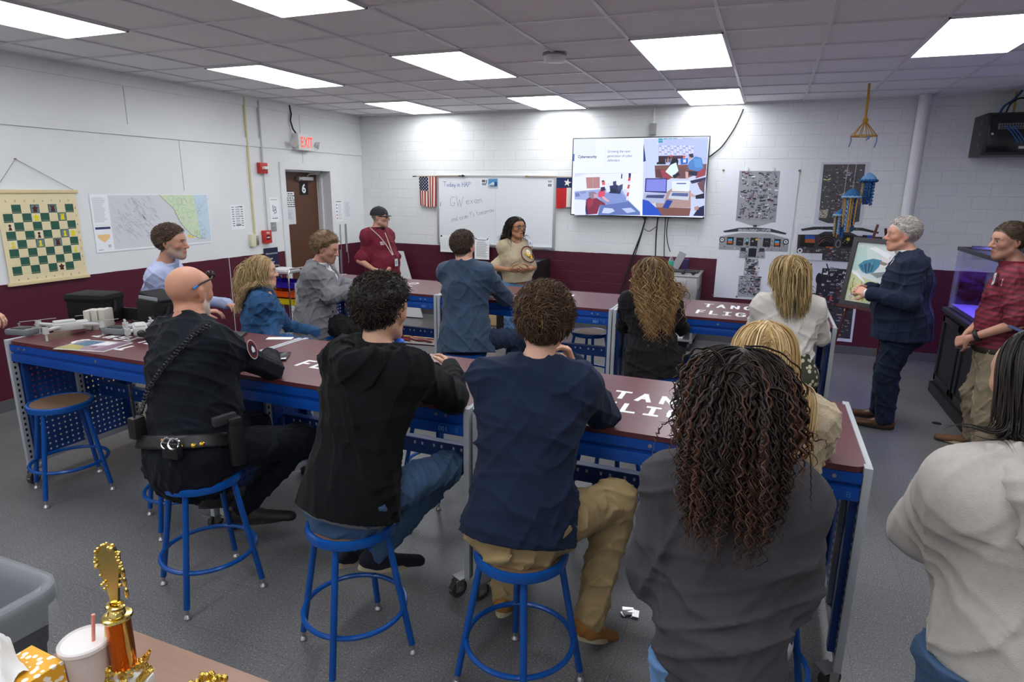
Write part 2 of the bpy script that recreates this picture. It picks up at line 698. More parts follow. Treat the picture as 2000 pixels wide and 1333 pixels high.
for (i, j) in lamp_pts:
    x0, y0 = gp(i, j)
    x1, y1 = gp(i + 1, j + 2)
    cx, cy = (x0 + x1) / 2, (y0 + y1) / 2
    t = thing('ceiling_light', names.get((i, j), 'ceiling light panel in the rows behind the photographer'), 'ceiling light', (cx, cy, ROOM_H - 0.004), 'lit ceiling light panels')
    f = MB()
    a, b_ = 0.308, 0.597
    for sx in (-1, 1):
        f.box((cx + sx * (a + 0.004), cy, ROOM_H - 0.009), (0.012, 2 * b_ + 0.02, 0.014))
        f.box((cx, cy + sx * (b_ + 0.004), ROOM_H - 0.009), (2 * a + 0.02, 0.012, 0.014))
    f.build('frame', TBAR, t, smooth=False)
    p = MB()
    p.box((cx, cy, ROOM_H - 0.010), (2 * a, 2 * b_, 0.006))
    p.build('diffuser', LAMP, t, smooth=False)

# skirting
bb = MB()
bb.box2((0.0, -0.012, 0.0), (RX, 0.0, 0.10))
struct(bb.build('baseboard_back', BASEB, smooth=False))
bb = MB()
bb.box2((0.0, RY, 0.0), (0.012, DY0 - 0.1, 0.10))
bb.box2((0.0, DY1 + 0.1, 0.0), (0.012, 0.0, 0.10))
struct(bb.build('baseboard_left', BASEB, smooth=False))

# flat boards nailed along the left wall
for k, (za, zb) in enumerate(((2.835, ROOM_H), (2.375, 2.475))):
    t2 = MB()
    t2.box2((0.0, RY, za), (0.014, -2.335, zb))
    t2.box2((0.0, -2.315, za), (0.014, -0.001, zb))
    struct(t2.build('trim_%d' % (k + 2), WHITE, smooth=False))
t2 = MB()
for y, z0, z1 in ((-3.28, 1.85, 2.372), (-3.85, 2.478, 2.83), (-1.36, 2.478, 2.83), (-1.34, 2.20, 2.372)):
    t2.box2((0.0, y - 0.004, z0), (0.004, y + 0.004, z1))
t2.box2((0.0, -2.76, 0.1), (0.004, -2.752, 1.08))
struct(t2.build('trim_4', mat('seam_paint', (0.55, 0.56, 0.56), 0.6), smooth=False))

# door in its deep white frame
DARKW = mat('brown_door_paint', srgb('#5b3a2a'), 0.4, noise=0.06, nscale=8)
fr = MB()
for y in (DY0, DY1):
    s_ = -1 if y == DY0 else 1
    fr.box2((-0.40, y - s_ * .006, 0), (0.018, y + s_ * 0.085, DZ + 0.085))
fr.box2((-0.40, DY0 + .006, DZ - .006), (0.0175, DY1 - .006, DZ + 0.0845))
fr.box2((-0.17, DY1 - 0.03, 0), (-0.13, DY1, DZ))
fr.box2((-0.27, DY1 - 0.05, 0), (-0.21, DY1, DZ))
fr.box2((-0.17, DY0, 0), (-0.13, DY0 + 0.03, DZ))
fr.box2((-0.17, DY0, DZ - 0.03), (-0.13, DY1, DZ))
struct(fr.build('trim_5', WHITE, smooth=False))['label'] = 'white frame of the brown door'
lf = MB()
lf.box2((-0.24, DY0 + 0.03, 0.01), (-0.195, DY1 - 0.05, DZ - 0.03))
door = struct(lf.build('door_1', DARKW, smooth=False))
STEEL = mat('brushed_steel', (0.55, 0.55, 0.55), 0.32, 1.0)
CHROME = mat('chrome', (0.75, 0.75, 0.76), 0.12, 1.0)
hc = MB()
hc.box2((-0.195, -1.22, 1.99), (-0.13, -0.98, 2.04), bev=0.01)
hc.cyl((-0.16, -1.28, 2.015), (-0.16, -1.22, 2.015), 0.03)
hc.tube([(-0.14, -1.10, 2.045), (-0.12, -1.08, 2.08), (-0.09, -0.90, 2.085), (-0.14, -0.86, 2.09)], 0.008)
hc.build('door_closer', mat('grey_metal', (0.42, 0.42, 0.42), 0.4, 0.6), door)
hd = MB()
hd.cyl((-0.195, -0.92, 0.98), (-0.15, -0.92, 0.98), 0.02)
hd.tube([(-0.15, -0.92, 0.98), (-0.15, -1.04, 0.98)], 0.01)
hd.build('handle', STEEL, door)
k = MB()
k.box2((-1.15, DY0 - 0.6, 0), (-1.1, DY1 + 0.6, DZ + .3))
struct(k.build('wall_corridor', W_PLASTER, smooth=False))


# ------------------------------------------------------------------ paper and fittings on the left wall
def sheet(name, label, cat, O, U, V, w, h, draw, thick=0.0008, base='#eef0f2', group=None, mats=PRINT, curl=0.0):
    """flat printed sheet: lower-left corner O, U right, V up"""
    c = Canvas(O, U, V)
    N = c.N
    b0 = Vector(O)
    pts = [(0, 0), (w, 0), (w, h), (0, h)]
    c.color = base
    c.prism(pts, b0, U, V, thick)
    c.color = None
    c.O = b0 + N * thick
    c.lay = 1
    draw(c, w, h)
    o = c.build(name, mats, smooth=False)
    return tag(o, label, cat, group)


UL, VL = (0, 1, 0), (0, 0, 1)          # left wall, seen from the room
UB, VB = (1, 0, 0), (0, 0, 1)          # back wall


def d_schedule(c, w, h):
    for i in range(9):
        v = h * (0.9 - 0.095 * i)
        c.rect(w * .10, v, w * .26, v + .008, '#3b3e44')
        c.rect(w * .74, v, w * .90, v + .008, '#3b3e44')
        c.rect(w * .36, v - .004, w * .66, v + .012, '#b9bec5')
    for v in (.52, .16):
        c.rect(w * .34, h * v, w * .72, h * v + .010, '#20242a')
    c.rect(w * .6, h * .93, w * .86, h * .95, '#20242a')


sheet('wall_schedule', 'white printed bell schedule taped beside the yellow conduit', 'paper', (0.001, -2.67, 1.40), UL, VL, 0.215, 0.285, d_schedule)


def d_lb(c, w, h):
    c.rect(w * .12, h * .9, w * .88, h * .92, '#8a8e94')
    u, v = w * .5, h * .52
    c.stroke([(u - .03, v + .05), (u - .03, v - .02), (u - .005, v - .02)], .008, '#33363c')
    c.annulus(u + .008, v + .012, .014, .022, '#33363c', a0=-1.9, a1=1.9)
    c.annulus(u + .008, v - .028, .016, .024, '#33363c', a0=-1.9, a1=1.9)
    c.stroke([(u - .008, v + .04), (u - .008, v - .06)], .007, '#33363c')
    c.rect(w * .2, h * .14, w * .36, h * .17, '#33363c')
    c.rect(w * .42, h * .14, w * .58, h * .17, '#33363c')
    c.rect(w * .62, h * .14, w * .8, h * .17, '#33363c')


sheet('poster_sheet', 'white sheet with a grey monogram beside the door frame', 'paper', (0.001, -2.02, 1.46), UL, VL, 0.16, 0.31, d_lb)


def d_emerg(c, w, h):
    c.rect(w * .04, h * .93, w * .86, h * .965, '#30333a')
    for i in range(5):
        v = h * (.76 - .165 * i)
        c.rect(w * .06, v, w * .2, v + .02, '#c24a40' if i % 2 else '#5a4a55')
        c.lines(w * .3, v - .012, w * .95, v + .03, 3, '#c9ced4', i)


sheet('emergency_notice', 'white emergency procedures sheet on the wall right of the door', 'paper', (0.001, -0.685, 1.42), UL, VL, 0.155, 0.295, d_emerg)
sheet('typed_notice', 'pale typed sheet beside the emergency procedures sheet', 'paper', (0.001, -0.48, 1.42), UL, VL, 0.155, 0.29,
      lambda c, w, h: c.lines(w * .1, h * .2, w * .9, h * .95, 22, '#c3c8cf', 4), base='#dfe3e8')


def d_sign6(c, w, h):
    c.text('6', w * .5, h * .17, h * .66, '#f2f4f5', align='c', bold=.03)


sheet('number_sign', 'black square sign with a white number 6 on the door', 'sign', (-0.194, -1.215, 1.795), UL, VL, 0.18, 0.18, d_sign6, base='#141416')


def d_doorp(c, w, h):
    r = random.Random(3)
    for i in range(6):
        u = w * .04
        v = h * (.84 - .15 * i)
        while u < w * .86:
            l = w * r.uniform(.08, .2)
            c.rect(u, v, u + l, v + h * .07, '#555a60')
            u += l + w * .04


sheet('door_notice', 'upper white notice taped to the brown door', 'paper', (-0.194, -1.60, 1.645), UL, VL, 0.27, 0.19, d_doorp)
sheet('door_map', 'crumpled evacuation map taped on the brown door below the notice', 'paper', (-0.194, -1.60, 1.40), UL, VL, 0.275, 0.235,
      lambda c, w, h: (c.stroke([(w * .3, h * .3), (w * .3, h * .8), (w * .8, h * .8), (w * .8, h * .3), (w * .3, h * .3)], .003, '#9aa0a6'),
                       c.stroke([(w * .5, h * .3), (w * .5, h * .8)], .003, '#9aa0a6'), c.lines(w * .4, h * .35, w * .75, h * .7, 5, '#b5b9be', 1)), base='#dcdfe2')


def d_blue(c, w, h):
    c.text('Announcements', w * .14, h * .84, .028, '#d7dce6', xs=.8)
    for i in range(8):
        c.rect(w * .22, h * (.72 - .085 * i), w * (.6 + .25 * ((i * 7) % 3) / 2), h * (.735 - .085 * i) + .006, '#aeb6c8')


sheet('navy_poster', 'navy poster with white lines of text low on the wall behind the wire cart', 'poster', (0.012, -2.20, 0.62), UL, VL, 0.25, 0.52, d_blue, base='#232a42')

# map
def d_chart(c, w, h):
    r = random.Random(8)
    land, hills, gulf = '#cfe0bd', '#d3d6d8', '#c4d9e6'
    c.rect(0.18, .02, w - .01, h - .01, hills)
    c.up()
    coast = [(w * .545, h - .01), (w * .60, h * .86), (w * .66, h * .72), (w * .70, h * .5), (w * .735, h * .36), (w * .80, h * .2), (w * .87, h * .12), (w * .93, h * .1), (w - .01, h * .1), (w - .01, h - .01)]
    c.shape([(w * .545, h - .01), (w * .60, h * .86), (w * .66, h * .72), (w * .70, h * .5), (w * .735, h * .36), (w * .80, h * .2), (w * .90, h * .08), (w * .90, h - .01)], land)
    c.shape([(w * .86, h - .01), (w * .875, h * .55), (w * .89, h * .08), (w - .01, h * .12), (w - .01, h - .01)], gulf)
    c.up()
    for i in range(150):
        v = h * r.uniform(.22, .96)
        u = .20 + r.uniform(0, .42 + .12 * (1 - v / h))
        L, a = r.uniform(.02, .11), r.uniform(-1.1, -.6)
        k = r.uniform(.004, .012)
        c.shape([(u, v), (u + L * math.cos(a), v + L * math.sin(a) * .8), (u + L * math.cos(a) + k * .3, v + L * math.sin(a) * .8 + k * .3), (u + k, v + k)], r.choice(['#c3c6c9', '#cacdd0', '#bbbec2', '#cdcacd', '#b5b8bc']))
    for i in range(26):
        u, v = w * r.uniform(.64, .94), h * r.uniform(.12, .95)
        rr = r.uniform(.018, .036)
        c.annulus(u, v, rr, rr + .002, '#7f8b7c', 16)
    c.stroke([(a, b) for a, b in coast[:8]], .005, '#7a8084')
    for i in range(12):
        u, v = w * r.uniform(.62, .95), h * r.uniform(.1, .9)
        c.stroke([(u, v), (u + r.uniform(-.1, .1), v + r.uniform(-.1, .1))], .002, '#8c948c')
    c.disc(w * .78, h * .17, .02, '#e3c94a')
    c.disc(w * .81, h * .15, .014, '#e3c94a')
    c.rect(0, 0, .175, h, '#eceff2')
    c.up()
    c.lines(.02, h * .52, .15, h * .95, 24, '#cdd2d8', 2)
    c.rect(.015, h * .40, .165, h * .44, '#37406a')
    c.shape([(.03, h * .31), (.15, h * .31), (.15, h * .25), (.09, h * .17), (.03, h * .25)], '#ecc78e')
    c.rect(.02, h * .04, .07, h * .05, '#8c9096')
    c.rect(.12, h * .08, .15, h * .13, '#b9bcc0')
    c.stroke([(0.02, h * .47), (w - .02, h * .49)], .004, '#dfe2e4')


sheet('aeronautical_chart', 'wide folded aeronautical chart with grey hills and green coast on the left wall', 'map', (0.004, -4.34, 1.27), UL, VL, 1.36, 0.545, d_chart, base='#e9ecee')

# chess demonstration board
CREAM = '#e3d5ac'
cb = Canvas((0.012, -5.13, 1.075), UL, VL)
cb.color = CREAM
BW, BH = 0.66, 0.76
cb.prism([(0, 0), (BW, 0), (BW, BH), (0, BH)], Vector(cb.O), UL, VL, 0.003)
cb.color = None
cb.O = cb.O + cb.N * 0.003
cb.lay = 1
S, B0, V0 = 0.0735, 0.035, 0.068
for i in range(8):
    for j in range(8):
        if (i + j) % 2 == 0:
            cb.rect(B0 + S * i, V0 + S * j, B0 + S * (i + 1), V0 + S * (j + 1), '#2c5a4c')
        cb.stroke([(B0 + S * i, V0 + S * j + .012), (B0 + S * (i + 1), V0 + S * j + .010)], .002, '#c9bd97')
for i in range(8):
    cb.text('abcdefgh'[i], B0 + S * (i + .5), .022, .020, '#4a4536', align='c')
    cb.text('abcdefgh'[i], B0 + S * (i + .5), V0 + S * 8 + .022, .020, '#4a4536', align='c')
    cb.text('12345678'[i], B0 + S * 8 + .016, V0 + S * (i + .4), .018, '#4a4536', align='c')
board = thing('chess_demonstration_board', 'cream and green roll-up chess demonstration board hung on a string', 'chess board', (0.012, -4.80, 1.05))
cb.build('playing_field', attr_mat('vinyl_print', rough=0.4), board, smooth=False)
rd = MB()
rd.box2((0.004, -5.15, 1.055), (0.026, -4.45, 1.085), bev=.004)
rd.build('bottom_rod', mat('cream_wood', srgb('#d8c79a'), .5), board)
rd = MB()
rd.box2((0.004, -5.15, 1.825), (0.026, -4.45, 1.855), bev=.004)
rd.build('top_rod', MATS['cream_wood'], board)
sg = MB()
sg.tube([(0.02, -5.12, 1.855), (0.012, -4.925, 2.105), (0.02, -4.49, 1.855)], 0.0025, n=6)
sg.cyl((0.0, -4.925, 2.105), (0.02, -4.925, 2.105), 0.006)
sg.build('hanging_string', mat('twine', srgb('#8a8170'), .8), board)


def piece_shape(c, u, v, kind, colr):
    s = .027
    if kind == 'pawn':
        c.shape([(u - s * .55, v - s), (u + s * .55, v - s), (u + s * .25, v), (u - s * .25, v)], colr)
        c.disc(u, v + s * .45, s * .42, colr)
    elif kind == 'rook':
        c.shape([(u - s * .7, v - s), (u + s * .7, v - s), (u + s * .45, v + s * .5), (u - s * .45, v + s * .5)], colr)
        for k in (-1, 0, 1):
            c.rect(u + k * s * .5 - s * .2, v + s * .5, u + k * s * .5 + s * .2, v + s, colr)
    else:
        c.shape([(u - s * .7, v - s), (u + s * .7, v - s), (u + s * .5, v - s * .3), (u + s, v + s * .4), (u, v + s * .6), (u - s, v + s * .4), (u - s * .5, v - s * .3)], colr)
        c.disc(u, v + s * .7, s * .3, colr)


for sq, kd, cl_, what in (('d8', 'king', '#4c241b', 'brown king'), ('f8', 'rook', '#4c241b', 'brown rook'), ('d7', 'queen', '#e2d51c', 'yellow queen'), ('g7', 'rook', '#e2d51c', 'yellow rook'),
                          ('a6', 'pawn', '#4c241b', 'brown pawn'), ('d5', 'pawn', '#4c241b', 'brown pawn'), ('g5', 'pawn', '#e2d51c', 'yellow pawn'), ('h5', 'king', '#e2d51c', 'yellow king'),
                          ('a4', 'pawn', '#e2d51c', 'yellow pawn'), ('d4', 'pawn', '#e2d51c', 'yellow pawn'), ('f4', 'rook', '#4c241b', 'brown rook'), ('h3', 'pawn', '#e2d51c', 'yellow pawn'), ('f1', 'queen', '#4c241b', 'brown queen')):
    i, j = 'abcdefgh'.index(sq[0]), int(sq[1]) - 1
    u, v = B0 + S * (i + .5), V0 + S * (j + .5)
    c = Canvas((0.0165, -5.13, 1.075), UL, VL)
    c.color = '#6f8288' if (i + j) % 2 == 0 else '#e8ddba'
    c.prism([(u - .031, v - .031), (u + .031, v - .031), (u + .031, v + .031), (u - .031, v + .031)], c.O, UL, VL, .001)
    c.color = None
    c.lay = 4
    piece_shape(c, u, v, kd, cl_)
    tag(c.build('chess_piece', MATS['vinyl_print'], smooth=False), 'flat %s in the pocket of square %s of the chess board' % (what, sq), 'chess piece', 'flat pieces on the chess board')

# conduits, alarms, switches
YEL = mat('yellowed_paint', srgb('#cfc79c'), .5)
GRYP = mat('grey_conduit_paint', srgb('#b9bcbb'), .45)
RED = mat('alarm_red', srgb('#b8322c'), .35)
b = MB()
b.box2((0, -2.335, 1.32), (0.022, -2.315, ROOM_H - .02))
b.box2((0, -2.336, 2.84), (0.023, -2.314, 2.94))
tag(b.build('yellow_conduit', YEL, smooth=False), 'thin yellowed conduit running down from the ceiling on the left wall', 'conduit')
b = MB()
b.box2((0, -2.42, 1.18), (0.05, -2.345, 1.33), bev=.006)
t = tag(b.build('switch_box', mat('ivory_plastic', srgb('#d9d4b4'), .4)), 'ivory switch box at the foot of the yellow conduit', 'switch')
b = MB()
b.box2((0.0, -2.338, 1.19), (0.02, -2.27, 1.31), bev=.003)
b.box2((0.02, -2.315, 1.23), (0.024, -2.293, 1.275))
tag(b.build('outlet_plate', STEEL), 'small steel outlet plate next to the ivory switch box', 'outlet')
b = MB()
b.cyl((0.016, -2.10, 2.17), (0.016, -2.10, ROOM_H - .03), .011, n=10)
b.cyl((0.016, -2.10, 1.36), (0.016, -2.10, 2.07), .007, n=10)
tag(b.build('alarm_conduit', GRYP), 'pale conduit feeding the red alarm strobe and pull station', 'conduit')
t = thing('alarm_strobe', 'red fire alarm strobe with a clear lens high on the left wall', 'fire alarm', (0, -2.12, 2.05))
b = MB()
b.box2((0, -2.19, 2.06), (0.055, -2.06, 2.19), bev=.008)
b.build('housing', RED, t)
b = MB()
b.box2((0.05, -2.16, 2.11), (0.10, -2.09, 2.145), bev=.006)
b.build('lens', mat('clear_lens', (.8, .78, .72), .15), t)
t = thing('fire_pull_station', 'red fire alarm pull station below the strobe', 'fire alarm', (0, -2.14, 1.2))
b = MB()
b.box2((0, -2.205, 1.205), (0.05, -2.075, 1.365), bev=.006)
b.build('housing', RED, t)
c = Canvas((0.0512, -2.19, 1.22), UL, VL)
c.text('FIRE', .05, .105, .022, '#f0e8e4', align='c', bold=.02)
c.rect(.02, .03, .08, .085, '#2b1b1b')
c.rect(.025, .05, .075, .065, '#d8d4d0')
c.build('pull_handle', PAINT, t, smooth=False)
b = MB()
b.box2((0, -2.03, 1.345), (0.008, -1.935, 1.46))
b.cyl((0.008, -1.98, 1.40), (0.014, -1.98, 1.40), .012)
tag(b.build('blank_plate', STEEL), 'square steel wall plate beside the door frame', 'outlet')

t = thing('exit_sign', 'lit red EXIT sign with two emergency lamp heads above the door', 'exit sign', (0, -1.35, 2.37))
b = MB()
b.box2((0.0, -1.52, 2.375), (0.10, -1.215, 2.585), bev=.006)
b.build('housing', mat('sign_white', (.75, .75, .73), .4), t)
c = Canvas((0.1012, -1.50, 2.38), UL, VL)
for ch, u in (('E', .02), ('X', .085), ('I', .165), ('T', .19)):
    c.text(ch, u, .035, .135, (1.0, .09, .05), xs=.62, bold=.015)
c.build('letters', attr_mat('lit_red_letters', emit=1.1), t, smooth=False)
for y, s_ in ((-1.56, -1), (-1.17, 1)):
    b = MB()
    b.lathe([(.02, -.03), (.035, -.02), (.05, .03), (.046, .034)], (0.085, y + s_ * .03, 2.46), axis=(.6, s_ * .55, -.2), n=18)
    b.build('lamp_head', mat('frosted_lamp', (.66, .66, .62), .25), t)
b = MB()
b.tube([(0.015, -1.55, ROOM_H - .02), (0.02, -1.53, 2.82), (0.025, -1.56, 2.74), (0.03, -1.53, 2.64), (0.05, -1.50, 2.585)], .011, n=8)
tag(b.build('exit_sign_cable', mat('black_cable', (.015, .015, .016), .5)), 'black flexible cable from the ceiling to the exit sign', 'cable')

t = thing('yardstick', 'thin dark metal rod hanging on the wall right of the door', 'rod', (0, -0.62, .7))
b = MB()
b.cyl((0.012, -.62, 1.0), (0.012, -.62, 1.37), .006, n=8)
b.box2((0.004, -.66, .62), (0.01, -.61, 1.0))
b.build('rod', mat('dull_metal', (.4, .4, .41), .4, .7), t)
b = MB()
b.box2((0.004, -.50, .95), (0.012, -.465, 1.37))
b.tube([(0.012, -.47, .95), (0.016, -.46, .85), (0.012, -.465, .78)], .006, n=6)
tag(b.build('hanging_strap', mat('grey_strap', srgb('#8f8d8a'), .7)), 'grey strap with a brass clip hanging beside the metal rod', 'strap')
# ------------------------------------------------------------------ back wall
ALU = mat('aluminium', (0.60, 0.61, 0.62), 0.35, 0.9)
BLK = mat('black_plastic', (0.012, 0.012, 0.013), 0.45)
BLKC = mat('black_cord', (0.014, 0.014, 0.015), 0.55)
STROKES = {  # a small hand alphabet: polylines in a unit box
    'T': [[(0, 1), (.7, 1)], [(.35, 1), (.35, 0)]], 'o': [[(.25, .5), (.05, .3), (.1, .05), (.3, 0), (.45, .2), (.4, .45), (.25, .5)]],
    'd': [[(.42, .45), (.15, .45), (.05, .2), (.2, 0), (.42, .15)], [(.45, .95), (.42, .1), (.5, 0)]],
    'a': [[(.42, .45), (.15, .48), (.05, .2), (.2, 0), (.42, .2)], [(.44, .48), (.42, .1), (.52, 0)]],
    'y': [[(.05, .5), (.12, .15), (.3, .1), (.45, .3)], [(.5, .5), (.38, -.25), (.15, -.35)]],
    'i': [[(.1, .48), (.1, .05), (.2, 0)], [(.1, .68), (.11, .7)]], 'n': [[(.05, .48), (.06, 0)], [(.06, .35), (.25, .5), (.38, .35), (.4, 0)]],
    'H': [[(.05, 1), (.05, 0)], [(.6, 1), (.58, 0)], [(.05, .5), (.6, .52)]], 'A': [[(0, 0), (.32, 1), (.62, 0)], [(.12, .38), (.5, .38)]],
    'P': [[(.08, 0), (.08, 1), (.5, .92), (.5, .55), (.08, .5)]],
    'G': [[(.6, .85), (.3, 1), (.05, .6), (.12, .1), (.45, 0), (.62, .35), (.38, .38)]], 'W': [[(0, 1), (.15, 0), (.38, .7), (.55, 0), (.8, 1)]],
    'e': [[(.06, .25), (.42, .3), (.3, .5), (.1, .4), (.08, .12), (.25, 0), (.45, .08)]], 'x': [[(.05, .5), (.42, 0)], [(.42, .5), (.05, 0)]],
    'm': [[(.05, .5), (.06, 0)], [(.06, .35), (.2, .5), (.3, .35), (.3, 0)], [(.3, .35), (.45, .5), (.55, .35), (.56, 0)]],
    'r': [[(.08, .5), (.08, 0)], [(.08, .3), (.2, .48), (.36, .46)]], 'l': [[(.1, 1), (.08, .1), (.2, 0)]],
    '?': [[(.05, .75), (.2, 1), (.42, .85), (.35, .6), (.2, .45), (.2, .25)], [(.2, .04), (.21, .0)]], "'": [[(.1, 1), (.05, .8)]],
    's': [[(.4, .45), (.15, .5), (.12, .32), (.38, .2), (.3, .02), (.05, .05)]], 't': [[(.2, .85), (.2, .08), (.38, 0)], [(.02, .55), (.4, .56)]],
    'w': [[(.02, .5), (.12, 0), (.28, .38), (.42, 0), (.55, .5)]], ' ': [],
    'N': [[(.05, 0), (.05, 1), (.62, 0), (.62, 1)]], 'O': [[(.3, 1), (.08, .85), (0, .5), (.08, .15), (.3, 0), (.45, 0), (.66, .15), (.74, .5), (.66, .85), (.45, 1), (.3, 1)]],
    'F': [[(.08, 0), (.08, 1), (.66, 1)], [(.08, .5), (.55, .5)]], 'L': [[(.08, 1), (.08, 0), (.66, 0)]],
    'I': [[(.05, 1), (.65, 1)], [(.35, 1), (.35, 0)], [(.05, 0), (.65, 0)]],
    '^G': [[(.7, .85), (.55, 1), (.2, 1), (.04, .85), (0, .5), (.04, .15), (.2, 0), (.55, 0), (.7, .15), (.7, .46), (.42, .46)]],
}
WID = {'T': .8, 'i': .26, 'l': .26, "'": .18, ' ': .35, 'W': .95, 'm': .72, 'w': .66, 'H': .75, 'A': .75, 'P': .66, 'G': .78, 'r': .42}


def hand(c, s, u, v, h, w, colr, rot=0.0, xs=1.0, jit=0.04, seed=0):
    r = random.Random(seed)
    cr, sr = math.cos(rot), math.sin(rot)
    x = 0.0
    for ch in s:
        for pl in STROKES.get(ch, []):
            P = []
            for a, b in pl:
                X, Y = (x + a * xs) * h + r.uniform(-jit, jit) * h, b * h + r.uniform(-jit, jit) * h
                P.append((u + X * cr - Y * sr, v + X * sr + Y * cr))
            c.stroke(P, w, colr)
        x += WID.get(ch, .56) * xs


def stencil(c, s, u, v, w, h, t, colr):
    """wide painted capitals spread evenly over width w"""
    n = len(s)
    cw = w / n
    for k, ch in enumerate(s):
        key = '^G' if ch == 'G' else ch
        for pl in STROKES[key]:
            P = [(u + k * cw + cw * .08 + a / .74 * (cw * .80 - t) + t / 2, v + t / 2 + b * (h - t)) for a, b in pl]
            c.stroke(P, t, colr)
            for q in P:
                c.disc(q[0], q[1], t * .36, colr, 8)


wb = thing('whiteboard', 'wide white dry-erase board with handwriting on the back wall', 'whiteboard', (2.24, -0.03, 1.08))
b = MB()
b.box2((1.34, -0.028, 1.12), (3.15, -0.006, 2.075))
b.build('writing_surface', mat('dry_erase_white', (.74, .77, .80), .18), wb, smooth=False)
b = MB()
for a_, z0, z1 in ((1.32, 1.1, 2.095), (3.13, 1.1, 2.095)):
    b.box2((a_, -.034, z0), (a_ + .035, -.002, z1))
b.box2((1.355, -.034, 2.07), (3.13, -.002, 2.095))
b.box2((1.355, -.06, 1.10), (3.13, -.002, 1.125))
b.build('frame', ALU, wb, smooth=False)
c = Canvas((0, -0.0284, 0), UB, VB)
ink, ink2 = '#4a4ea0', '#7d8287'
hand(c, 'Today in HAP', 1.43, 1.935, .066, .006, ink, .0, seed=1)
hand(c, 'GW', 1.53, 1.655, .14, .005, ink2, .0, 1.0, seed=2)
hand(c, 'exam', 1.80, 1.69, .105, .005, ink2, .09, 1.05, seed=3)
hand(c, "oral exam ?'s tomorrow", 1.555, 1.43, .072, .0045, ink2, .235, .90, seed=4)
hand(c, 'l', 1.375, 1.655, .05, .007, '#44474c')
c.stroke([(2.262, 1.13), (2.262, 2.06)], .004, '#b9bfc6')
c.build('marker_lettering', PAINT, wb, smooth=False)
sheet('magnet_card', 'small white card with dark print stuck near the top of the whiteboard', 'card', (2.03, -.029, 1.945), UB, VB, .10, .10,
      lambda c, w, h: (c.rect(.02, .055, .075, .09, '#5d6570'), c.rect(.02, .012, .09, .045, '#8790a0'), c.rect(.085, .04, .097, .09, '#2a2f4a')))
sheet('magnet_photo', 'blue photo card stuck on the whiteboard beside the white card', 'card', (2.145, -.029, 1.915), UB, VB, .155, .14,
      lambda c, w, h: (c.rect(.01, .05, .145, .13, '#4f8fbd'), c.rect(.03, .02, .12, .05, '#7d8992'), c.shape([(.01, .05), (.08, .09), (.145, .06), (.145, .05)], '#c9d9e4'), c.rect(.10, .03, .145, .09, '#1f4f86')), base='#aebccb')
sheet('corner_card', 'pale printed card in the top right corner of the whiteboard', 'card', (3.035, -.029, 1.93), UB, VB, .075, .115,
      lambda c, w, h: (c.rect(.01, .075, .065, .1, '#9aa0a8'), c.rect(.01, .02, .065, .055, '#7f868e')), base='#dfe2e4')
sheet('tally_sheet', 'white ruled sheet pinned below the left end of the whiteboard', 'paper', (1.385, -.064, .985), UB, VB, .36, .25,
      lambda c, w, h: ([c.stroke([(.04 + .045 * i, .04), (.03 + .045 * i, .2)], .003, '#a8aeb6') for i in range(7)], [c.stroke([(.03, .05 + .03 * i), (.32, .05 + .03 * i)], .002, '#b5bac2') for i in range(6)], c.disc(.02, .235, .014, '#14161a')))
sheet('clipped_list', 'white typed list hanging from two black clips under the whiteboard', 'paper', (1.95, -.064, .905), UB, VB, .235, .31,
      lambda c, w, h: (c.lines(.03, .03, .21, .26, 14, '#b3b8bf', 7), c.rect(.05, .275, .18, .285, '#777c84'), c.shape([(.01, .315), (.035, .30), (.05, .28), (.02, .29)], '#16181c'), c.shape([(.225, .315), (.2, .30), (.185, .28), (.215, .29)], '#16181c')))

# flags
def cloth_flag(name, label, x0, x1, z1, z0, draw, y=-0.05, seed=0):
    c = Canvas((0, 0, 0), (1, 0, 0), (0, 0, 1))
    draw(c, x1 - x0, z1 - z0)
    r = random.Random(seed)
    for k, (u, n, v) in enumerate(c.v):
        w_ = (z1 - z0 - v) / (z1 - z0)
        wav = .010 * math.sin(u * 42 + seed + v * 3) * (.25 + w_)
        c.v[k] = (x0 + u + (.018 * w_ * (u / (x1 - x0) - .5) * -1.0), y + n + wav, z0 + v + .012 * w_ * math.sin(u * 20 + seed))
    return c


def grid_rect(c, u0, v0, u1, v1, colr, n=5, m=14):
    for i in range(n):
        for j in range(m):
            a, b = u0 + (u1 - u0) * i / n, u0 + (u1 - u0) * (i + 1) / n
            d, e = v0 + (v1 - v0) * j / m, v0 + (v1 - v0) * (j + 1) / m
            c.rect(a, d, b, e, colr)


def d_us(c, w, h):
    for i in range(13):
        grid_rect(c, w * i / 13, 0, w * (i + 1) / 13, h, '#9c2a2c' if i % 2 == 0 else '#d8d2c2', 1, 16)
    c.up(4)
    grid_rect(c, 0, h * .52, w * 7 / 13, h, '#232a48', 6, 8)
    c.up(4)
    for i in range(7):
        for j in range(9):
            if (i + j) % 2 == 0:
                star(c, w * 7 / 13 * (i + .5) / 7, h * .52 + h * .48 * (j + .5) / 9, .0115, '#dcd9d0')


def star(c, u, v, r, colr, a0=0.0):
    P = [(u + (r if k % 2 == 0 else r * .4) * math.sin(a0 + math.pi * k / 5), v + (r if k % 2 == 0 else r * .4) * math.cos(a0 + math.pi * k / 5)) for k in range(10)]
    for k in range(0, 10, 2):
        c.shape([(u, v), P[k - 1], P[k], P[k + 1]], colr)


def d_tx(c, w, h):
    grid_rect(c, 0, h * .66, w, h, '#22355a', 8, 4)
    grid_rect(c, 0, 0, w * .5, h * .66, '#b92b2e', 4, 8)
    grid_rect(c, w * .5, 0, w, h * .66, '#dcdad4', 4, 8)
    c.up(6)
    star(c, w * .52, h * .83, .055, '#e4e3df', .2)


